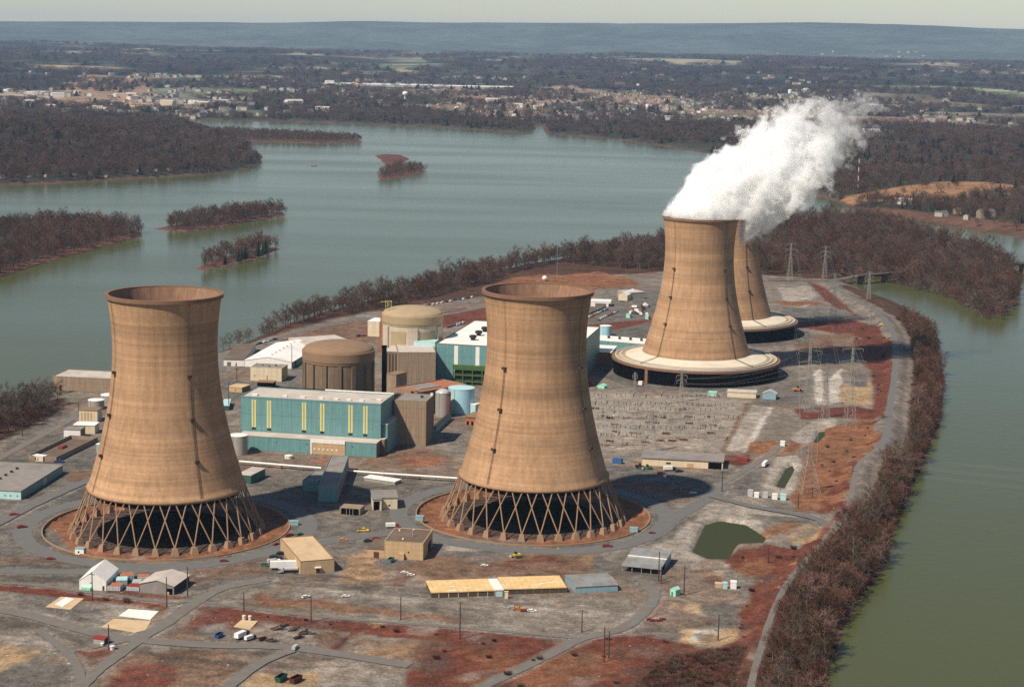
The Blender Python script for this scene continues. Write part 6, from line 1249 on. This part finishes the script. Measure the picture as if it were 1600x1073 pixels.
def instance_stuff(name, pts, protos, kind='stuff'):
    """one object: copies of the given tree meshes on its points"""
    me = bpy.data.meshes.new(name); me.vertices.add(len(pts)); me.vertices.foreach_set('co', pts[:, :3].astype(np.float32).ravel())
    for nm, ty, dat in (('sxy', 'FLOAT', pts[:, 3]), ('sz', 'FLOAT', pts[:, 4]), ('var', 'INT', pts[:, 5]), ('rot', 'FLOAT', RNG.uniform(0, 6.28, len(pts)))):
        a = me.attributes.new(nm, ty, 'POINT'); a.data.foreach_set('value', dat.astype(np.int32 if ty == 'INT' else np.float32))
    o = bpy.data.objects.new(name, me); COL.objects.link(o); o['kind'] = kind
    ng = bpy.data.node_groups.new(name, 'GeometryNodeTree'); ng.interface.new_socket('Geometry', in_out='INPUT', socket_type='NodeSocketGeometry'); ng.interface.new_socket('Geometry', in_out='OUTPUT', socket_type='NodeSocketGeometry')
    N = ng.nodes; L = ng.links; gi = N.new('NodeGroupInput'); go = N.new('NodeGroupOutput'); jn = N.new('GeometryNodeJoinGeometry'); L.new(jn.outputs[0], go.inputs[0])
    def attr(nm, ty): a = N.new('GeometryNodeInputNamedAttribute'); a.data_type = ty; a.inputs[0].default_value = nm; return a
    sx, sz, vr, ro = attr('sxy', 'FLOAT'), attr('sz', 'FLOAT'), attr('var', 'INT'), attr('rot', 'FLOAT')
    cs = N.new('ShaderNodeCombineXYZ'); L.new(sx.outputs[0], cs.inputs[0]); L.new(sx.outputs[0], cs.inputs[1]); L.new(sz.outputs[0], cs.inputs[2]); cr = N.new('ShaderNodeCombineXYZ'); L.new(ro.outputs[0], cr.inputs[2])
    for i, parts in enumerate(protos):
        j2 = N.new('GeometryNodeJoinGeometry')
        for pt in parts: oi = N.new('GeometryNodeObjectInfo'); oi.transform_space = 'ORIGINAL'; oi.inputs['Object'].default_value = pt; L.new(oi.outputs['Geometry'], j2.inputs[0])
        cp = N.new('FunctionNodeCompare'); cp.data_type = 'INT'; cp.operation = 'EQUAL'; L.new(vr.outputs[0], cp.inputs[2]); cp.inputs[3].default_value = i
        ip = N.new('GeometryNodeInstanceOnPoints'); L.new(gi.outputs[0], ip.inputs['Points']); L.new(cp.outputs[0], ip.inputs['Selection']); L.new(j2.outputs[0], ip.inputs['Instance']); L.new(cr.outputs[0], ip.inputs['Rotation']); L.new(cs.outputs[0], ip.inputs['Scale']); L.new(ip.outputs[0], jn.inputs[0])
    md = o.modifiers.new('scatter', 'NODES'); md.node_group = ng; return o
instance_stuff('woods', allp, PROTO + [CON[0]])
# undergrowth: one real shrub by the levee lends its mesh to the rest
def shrub(seed, tw):
    rng = np.random.default_rng(seed); n = 170; a = rng.uniform(0, 6.28, n); P = np.stack([.8 * rng.random(n) * np.cos(a), .8 * rng.random(n) * np.sin(a), .5 * rng.random(n)], 1); D = np.stack([np.cos(a) * .7, np.sin(a) * .7, np.full(n, 1.0)], 1) + rng.normal(0, .3, (n, 3)); D /= np.linalg.norm(D, axis=1)[:, None]
    v, f = slivers(P, D, rng.uniform(.7, 1.7, n), np.full(n, .09), rng); return np_mesh('shrub', v, f, [M[tw]])
SH = []
for k, (tw, px, py) in enumerate((('twig crimson', 1196, 1000), ('twig brown', 1150, 1040), ('twig red', 1228, 930))):
    o = shrub(k, tw); x, y = G(px, py); o.location = (x, y, 0); tag(o, ('crimson twiggy shrub beside the levee road in the red grass', 'grayish twiggy shrub in the brush at the bottom edge', 'reddish twiggy shrub where the levee road bends')[k], 'shrub'); SH.append(o)
sp_ = []
x = RNG.uniform(-60, 400, 60000); y = RNG.uniform(590, 1600, 60000); rl = sdf(np.array(list(LEVS) + [(700, 500), (700, 2000)]), x, y); s1 = sdf(ISL, x, y)
k = (s1 > .5) & (rl > np.where(y < 905, 3, 13)) & (RNG.random(60000) < np.where(y < 1000, .75, .5)); sp_.append(np.stack([x[k], y[k], isl_h(x[k], y[k])], 1))
for pts, n in (([(1040, 1030), (1185, 1008), (1170, 1090), (980, 1090)], 1100), ([(660, 988), (890, 1002), (985, 995), (1150, 1015), (1175, 1080), (760, 1090), (640, 1090)], 20), ([(1150, 860), (1240, 857), (1262, 862), (1215, 930), (1170, 1020), (1145, 1005), (1180, 900)], 14), ([(1262, 700), (1360, 655), (1378, 690), (1335, 740), (1322, 798), (1244, 796)], 12),
               ([(1335, 530), (1392, 530), (1394, 600), (1380, 655), (1365, 650), (1363, 580)], 25), ([(308, 946), (500, 968), (720, 988), (880, 1004), (700, 1000), (500, 980)], 10), ([(0, 910), (130, 928), (260, 948), (130, 936)], 5), ([(1242, 503), (1330, 500), (1384, 520), (1384, 540), (1330, 525)], 10)):
    P = polyG(pts); a, b_ = P.min(0); c, d = P.max(0); x = RNG.uniform(a, c, n * 4); y = RNG.uniform(b_, d, n * 4); k = sdf(P, x, y) > 0; x, y = x[k][:n], y[k][:n]; ok = pdist(LEVS, x, y) > 4; sp_.append(np.stack([x[ok], y[ok], np.zeros(ok.sum())], 1))
sp_ = np.concatenate(sp_); n = len(sp_); sc_ = RNG.uniform(.4, 1.25, n); instance_stuff('undergrowth', np.column_stack([sp_, sc_ * 1.1, sc_, RNG.choice(3, size=n)]), [[q] for q in SH])
# ------------------------------------------------------------------ far buildings
def hmesh(seed, w, d, h, wl, rf):
    q = MB().use(wl); vs = [(0, 0, 0), (w, 0, 0), (w, d, 0), (0, d, 0), (0, 0, h), (w, 0, h), (w, d, h), (0, d, h), (0, d / 2, h + 2.2), (w, d / 2, h + 2.2)]; vs = [(a - w / 2, b_ - d / 2, c) for a, b_, c in vs]
    q.add(vs, [(0, 1, 5, 4), (2, 3, 7, 6), (1, 2, 6, 9, 5), (0, 4, 8, 7, 3)]); q.use(rf); q.add([(a * 1.04, b_ * 1.04, c + .05) for a, b_, c in vs], [(4, 5, 9, 8), (8, 9, 6, 7)]); o = q.build('house'); me = o.data; bpy.data.objects.remove(o); return me
HM = [hmesh(0, 11, 8, 6, 'house white', 'house roof'), hmesh(1, 9, 8, 6.5, 'house white', 'brown roof'), hmesh(2, 12, 8, 5, 'house tan', 'house roof'), hmesh(3, 10, 9, 6, 'house tan', 'brown roof'), hmesh(4, 14, 9, 5, 'white', 'pale roof'), hmesh(5, 9, 9, 7, 'dome', 'house roof'), hmesh(6, 22, 11, 6, 'white', 'pale roof')]
def house(x, y, label, grp, s=1., v=None):
    o = bpy.data.objects.new('house', HM[int(rr.choice((0, 0, 1, 2, 2, 3, 4, 5)) if v is None else v)]); COL.objects.link(o); o.location = (x, y, float(far_h(np.array([x]), np.array([y]))[0]) - .3); o.rotation_euler.z = rr.uniform(-.6, .6) + (1.57 if rr.random() < .3 else 0); o.scale = (s, s, s); return tag(o, label, 'house', grp)
hp = scatter(TOWN, 62, .30, 21); hp = hp[np.argsort(np.hypot(hp[:, 0], hp[:, 1]))]
for a, b_ in hp[:205]: house(a, b_, 'small pale house among the trees of the far town across the river', 'houses of the far town', rr.uniform(.75, 1.15))
if len(hp) > 205:
    e = hp[205:]; v_ = []; instance = np.column_stack([e, far_h(e[:, 0], e[:, 1]) - .3, np.full(len(e), 1.2), np.full(len(e), 1.2), RNG.choice(3, size=len(e))])
    src = []
    for k, (a, b_) in enumerate(((628, 168), (655, 172), (690, 163))): x, y, z = GF(a, b_); src.append(house(x, y, ('lone white house left of the far town, nearest the water tower', 'lone house at the left end of the far town by the shore', 'house just right of the bulb shaped water tower')[k], None, 1.1, k))
    fx_ = []
    for k in range(70):
        a, b_ = rr.uniform(-20, 1620), rr.choice((rr.uniform(88, 112), rr.uniform(92, 135))); x0, y0, z0 = GF(a, b_); D = math.hypot(x0, y0)
        for j in range(rr.randint(3, 16)): x, y = x0 + rr.gauss(0, D * .012), y0 + rr.gauss(0, D * .03); fx_.append((x, y, 0, rr.uniform(1.2, 2.2) * (1 + D / 20000), 1.6, rr.randint(0, 2)))
    fx_ = np.array(fx_); fx_[:, 2] = far_h(fx_[:, 0], fx_[:, 1]); instance_stuff('far_houses', np.concatenate([instance, fx_]), [[q] for q in src])
for k in range(9): a = 10 + 33 * k + rr.uniform(-9, 9); x, y = G(a, float(np.interp(a, [0, 80, 150, 240, 330], [289, 287, 283, 278, 272])) - 8 - rr.uniform(0, 3), 1); house(x, y, 'small white cottage on the near shore of the wooded peninsula', 'cottages on the peninsula shore', rr.uniform(.55, .8))
for a, b_, v, s, lb in ((1412, 318, 6, 1.2, 'long white house by the lane under the orange field'), (1467, 337, 0, 1, 'left one of two small white houses on the far right shore'), (1475, 337, 1, 1, 'right one of two small white houses on the far right shore'), (1496, 333, 3, 1.3, 'tan house with trees on the far right shore'), (1510, 342, 1, .9, 'small bright house nearest the far right shoreline'), (1540, 340, 2, 1.9, 'large tan and white house near the right edge'), (1318, 322, 3, .8, 'small house by the lane right of the steam plume')):
    x, y = G(a, b_, 2); house(x, y, lb, None, s, v)
def fbox(name, label, cat, a, b_, wpx, hpx, dep, wall, roof, nb=1):
    x, y, z = GF(a, b_); D = math.hypot(x, y); w = wpx / FPX * D; h = max(3, hpx / FPX * D); z = float(far_h(np.array([x]), np.array([y]))[0]) - .5
    o = thing(name, label, cat, (x, y, z)); q = MB().use(wall); q.box(0, 0, 0, w, dep, h); q.build('wall', o); q = MB().use(roof); q.box(-.5, -.5, h, w + .5, dep + .5, h + .8); q.build('roof', o); return o
fbox('warehouse', 'very long white roofed works on the plain beyond the town, left half', 'warehouse', 505, 133, 165, 3, 260, 'pale roof', 'white'); fbox('warehouse', 'long white roofed works on the plain beyond the town, right half', 'warehouse', 676, 135.5, 125, 2.2, 200, 'pale roof', 'white')
fbox('office_block', 'square brown brick block on the rise above the far town', 'office', 961, 133, 15, 8, 30, 'dark concrete', 'dome'); fbox('school', 'long white building at the right end of the far town', 'school', 1360, 170, 40, 5, 40, 'white', 'white roof'); fbox('warehouse', 'long grayish roof in the middle of the far town', 'warehouse', 1020, 173, 36, 4, 50, 'tank gray', 'gray metal'); fbox('warehouse', 'long reddish roofed row near the far shore of the town', 'warehouse', 922, 170, 38, 2.5, 40, 'cream', 'orange rust'); fbox('warehouse', 'flat white roof in the trees right of the steam plume', 'warehouse', 1350, 210, 24, 1.5, 35, 'white', 'white'); fbox('warehouse', 'long pink and white warehouse at the right edge under the orange field', 'warehouse', 1538, 307, 90, 4, 30, 'orange rust', 'white'); fbox('warehouse', 'white shed in front of the long pink warehouse at the right edge', 'warehouse', 1573, 313, 30, 4, 14, 'white', 'white')
fbox('hangar', 'black hangar in the pale works area across the river on the left', 'hangar', 229, 155, 17, 4, 40, 'black', 'tan roof'); fbox('hangar', 'left one of two cream halls in the works area across the river', 'hangar', 250, 166, 19, 8, 60, 'cream', 'white roof'); fbox('hangar', 'right one of two cream halls in the works area across the river', 'hangar', 305, 168, 19, 8, 60, 'cream', 'white roof'); fbox('hangar', 'long low white hall at the left edge of the works area', 'hangar', 37, 147, 34, 3.5, 60, 'white', 'white roof'); fbox('hangar', 'long flat white hall in the far plain on the left', 'hangar', 185, 99, 22, 2, 80, 'white', 'white'); fbox('hangar', 'tan block hall in the middle of the works area on the left', 'hangar', 182, 153, 18, 6, 60, 'tan wall', 'pale roof')
for k in range(46):
    a = rr.uniform(-5, 350); b_ = 143 + max(0, a - 90) * .075 + rr.uniform(-1, 6); x, y, z = GF(a, b_); o = house(x, y, 'small pale building in the works area across the river', 'works buildings across the river', rr.uniform(.9, 2.0), rr.choice((0, 2, 3, 4, 6, 6)))
for k in range(24):
    a = rr.uniform(0, 1600); b_ = rr.choice((rr.uniform(90, 130), rr.uniform(100, 112))); x, y, z = GF(a, b_); house(x, y, 'tiny white farm building scattered on the distant plain', 'farm buildings on the distant plain', rr.uniform(1.4, 2.8), rr.choice((0, 4, 6)))
def tower(label, a, b_, yt, kind):
    x, y, z = GF(a, b_); z = float(far_h(np.array([x]), np.array([y]))[0]); D = math.hypot(x, y); h = (b_ - yt) / FPX * D; o = thing('water_tower', label, 'water tower', (x, y, z - 1))
    if kind == 'bulb':
        r = 4.6 / FPX * D; MB().use('white').lathe([(r * .45, 0), (r * .40, h * .55), (r * .75, h * .66)], 20).build('shaft', o, True); MB().use('white').lathe([(r * .75, h * .66), (r, h * .78), (r * .95, h * .88), (r * .55, h * .97), (.05, h)], 24).build('bowl', o, True)
    elif kind == 'ball':
        r = 3.2 / FPX * D; MB().use('white').bar((0, 0, 0), (0, 0, h * .5), r * .3, 10).build('shaft', o); MB().use('white').lathe([(r * math.sin(t_) + .01, h - r - r * math.cos(t_)) for t_ in np.linspace(0, math.pi, 12)], 20).build('bowl', o, True)
    else: r = 3.0 / FPX * D; MB().use('white').lathe([(r, 0), (r, h * .95)], 24).build('shell', o, True); MB().use('white').lathe([(r, h * .95), (r * .5, h), (.05, h * 1.01)], 24).build('top', o, True)
tower('white bulb topped water tower left of the far town', 633, 161, 144, 'bulb'); tower('white standpipe on the rise above the far town, left of two', 1013, 121.5, 111, 'pipe'); tower('white standpipe at the right end of the far town above the steam', 1234, 152, 142, 'pipe'); tower('small white ball tank below the left standpipe', 997, 134, 128, 'ball')
x, y, z = GF(559, 121); o = thing('water_tower', 'reddish ball water tower on the plain left of the long white works', 'water tower', (x, y, z)); D = math.hypot(x, y); r = 3.6 / FPX * D; MB().use('rust').bar((0, 0, 0), (0, 0, r * 1.2), r * .25, 8).build('shaft', o); MB().use('orange rust').lathe([(r * math.sin(t_) + .01, r * 2 - r * math.cos(t_)) for t_ in np.linspace(0, math.pi, 12)], 18).build('bowl', o, True)
x, y = G(1340, 300, 3); z = float(far_h(np.array([x]), np.array([y]))[0]); hm = HT(1340, 300, 247); o = thing('radio_mast', 'red and white radio mast right of the steam plume', 'mast', (x, y, z))
for k in range(8): MB().use('white' if k % 2 else 'red').bar((0, 0, hm * k / 8), (0, 0, hm * (k + 1) / 8), .55, 4).build('mast_section', o)
# ------------------------------------------------------------------ steam
def volmat(name, dens, col=(1, 1, 1), an=.1):
    m = bpy.data.materials.new(name); m.use_nodes = True; t = m.node_tree; t.nodes.remove(t.nodes['Principled BSDF']); v = t.nodes.new('ShaderNodeVolumePrincipled'); v.inputs['Color'].default_value = (*col, 1); v.inputs['Density'].default_value = dens; v.inputs['Anisotropy'].default_value = an; v.inputs['Density Attribute'].default_value = ''
    t.links.new(v.outputs[0], t.nodes['Material Output'].inputs['Volume']); return m
def steam(name, label, p0, p1, radii, dens, seed):
    """plume: closed hull along the axis p0-p1; its density falls off from the axis and is torn by noise"""
    p0 = Vector(p0); p1 = Vector(p1); ax = (p1 - p0); ln = ax.length; rm = max(r for _, r in radii)
    q = MB(); ts = np.linspace(-1.25 * rm, ln + rm * .8, 18)
    def R(t): return float(np.interp(t, [a * ln for a, _ in radii], [b_ for _, b_ in radii]))
    prof = []
    for t_ in ts: k = max(0., 1 - ((-t_) / (1.25 * rm)) ** 2) if t_ < 0 else 1.; prof.append((max(.2, 1.4 * R(t_) * math.sqrt(k)), t_))
    m = bpy.data.materials.new(name); m.use_nodes = True; t = m.node_tree; t.nodes.remove(t.nodes['Principled BSDF']); N = t.nodes; L = t.links
    q.mats = [m]; q.lathe(prof, 40, True, True); o = q.build(name); o.location = p0; o.rotation_euler = ax.to_track_quat('Z', 'Y').to_euler(); tag(o, label, 'steam plume')
    tc = N.new('ShaderNodeTexCoord'); sx = N.new('ShaderNodeSeparateXYZ'); L.new(tc.outputs['Object'], sx.inputs[0])
    def mth(op, a, b_=None, c=None):
        n = N.new('ShaderNodeMath'); n.operation = op
        for i, v in enumerate((a, b_, c)):
            if v is None: continue
            if isinstance(v, (int, float)): n.inputs[i].default_value = v
            else: L.new(v, n.inputs[i])
        return n.outputs[0]
    tn = mth('DIVIDE', sx.outputs[2], ln)                                   # 0 at the mouth, 1 at the tip
    neg = mth('MINIMUM', sx.outputs[2], 0.)
    d = mth('SQRT', mth('ADD', mth('ADD', mth('POWER', sx.outputs[0], 2.), mth('POWER', sx.outputs[1], 2.)), mth('POWER', mth('ABSOLUTE', neg), 2.)))
    cr = N.new('ShaderNodeFloatCurve'); L.new(mth('MAXIMUM', tn, 0.), cr.inputs['Value']); cu = cr.mapping.curves[0]
    while len(cu.points) < len(radii): cu.points.new(.5, .5)
    for pt, (a, r) in zip(cu.points, radii): pt.location = (a, r / 50)
    cr.mapping.update(); rad = mth('MULTIPLY', cr.outputs[0], 50.)
    base = mth('SUBTRACT', 1.0, mth('DIVIDE', d, rad))
    def noise(sc, det, off): mp = N.new('ShaderNodeMapping'); mp.inputs['Location'].default_value = (off, seed * 3.1, 0); L.new(tc.outputs['Object'], mp.inputs[0]); n = N.new('ShaderNodeTexNoise'); n.inputs['Scale'].default_value = 1 / sc; n.inputs['Detail'].default_value = det; n.inputs['Roughness'].default_value = .62; n.inputs['Distortion'].default_value = .35; L.new(mp.outputs[0], n.inputs['Vector']); return mth('SUBTRACT', n.outputs[0], .5)
    amp = mth('ADD', .75, mth('MULTIPLY', mth('POWER', mth('MAXIMUM', tn, 0.), 1.3), 2.6))
    n_ = mth('ADD', mth('MULTIPLY', noise(22, 6, 0), 1.0), mth('MULTIPLY', noise(8, 5, 40), .55))
    fade = mth('MULTIPLY', mth('POWER', mth('MAXIMUM', tn, 0.), 2.0), .42)
    v = mth('SUBTRACT', mth('ADD', base, mth('MULTIPLY', n_, amp)), fade)
    mr = N.new('ShaderNodeMapRange'); mr.interpolation_type = 'SMOOTHSTEP'; mr.inputs['From Min'].default_value = .13; mr.inputs['From Max'].default_value = .33; mr.inputs['To Max'].default_value = dens; L.new(v, mr.inputs[0])
    thin = mth('MULTIPLY', mr.outputs[0], mth('MAXIMUM', .10, mth('SUBTRACT', 1.0, mth('MULTIPLY', tn, .88))))
    vp = N.new('ShaderNodeVolumePrincipled'); vp.inputs['Color'].default_value = (1, 1, 1, 1); vp.inputs['Anisotropy'].default_value = -.15; vp.inputs['Density Attribute'].default_value = ''; gp = N.new('ShaderNodeNewGeometry'); sg = N.new('ShaderNodeSeparateXYZ'); L.new(gp.outputs['Position'], sg.inputs[0]); open_air = mth('MAXIMUM', mth('GREATER_THAN', sg.outputs[2], TH + .3), mth('GREATER_THAN', sg.outputs[0], p0.x + 29.5)); L.new(mth('MULTIPLY', thin, open_air), vp.inputs['Density'])
    L.new(vp.outputs[0], N['Material Output'].inputs['Volume']); m.cycles.volume_step_rate = .14
    return o
e = GY(1312, 192, 1335)
steam('steam_plume', 'thick billowing white steam plume pouring from the steaming tower and drifting right', (T3[0] + 1, T3[1], 111), e, ((0, 32), (.2, 39), (.45, 42), (.7, 40), (1.0, 32)), .34, 1)
e = GY(1275, 300, 1525)
steam('steam_plume', 'thin ragged steam behind the thick white plume, above the half hidden tower', (T4[0], T4[1], 109), e, ((0, 26), (.5, 27), (1.0, 17)), .09, 2)
# ------------------------------------------------------------------ haze
M['haze'] = volmat('haze', 2.7e-5, (.46, .65, .96), 0.)
q = MB().use('haze'); q.box(-13000, -2500, WZ - 5, 13000, 29500, 580); h_ = q.build('haze'); h_['kind'] = 'stuff'
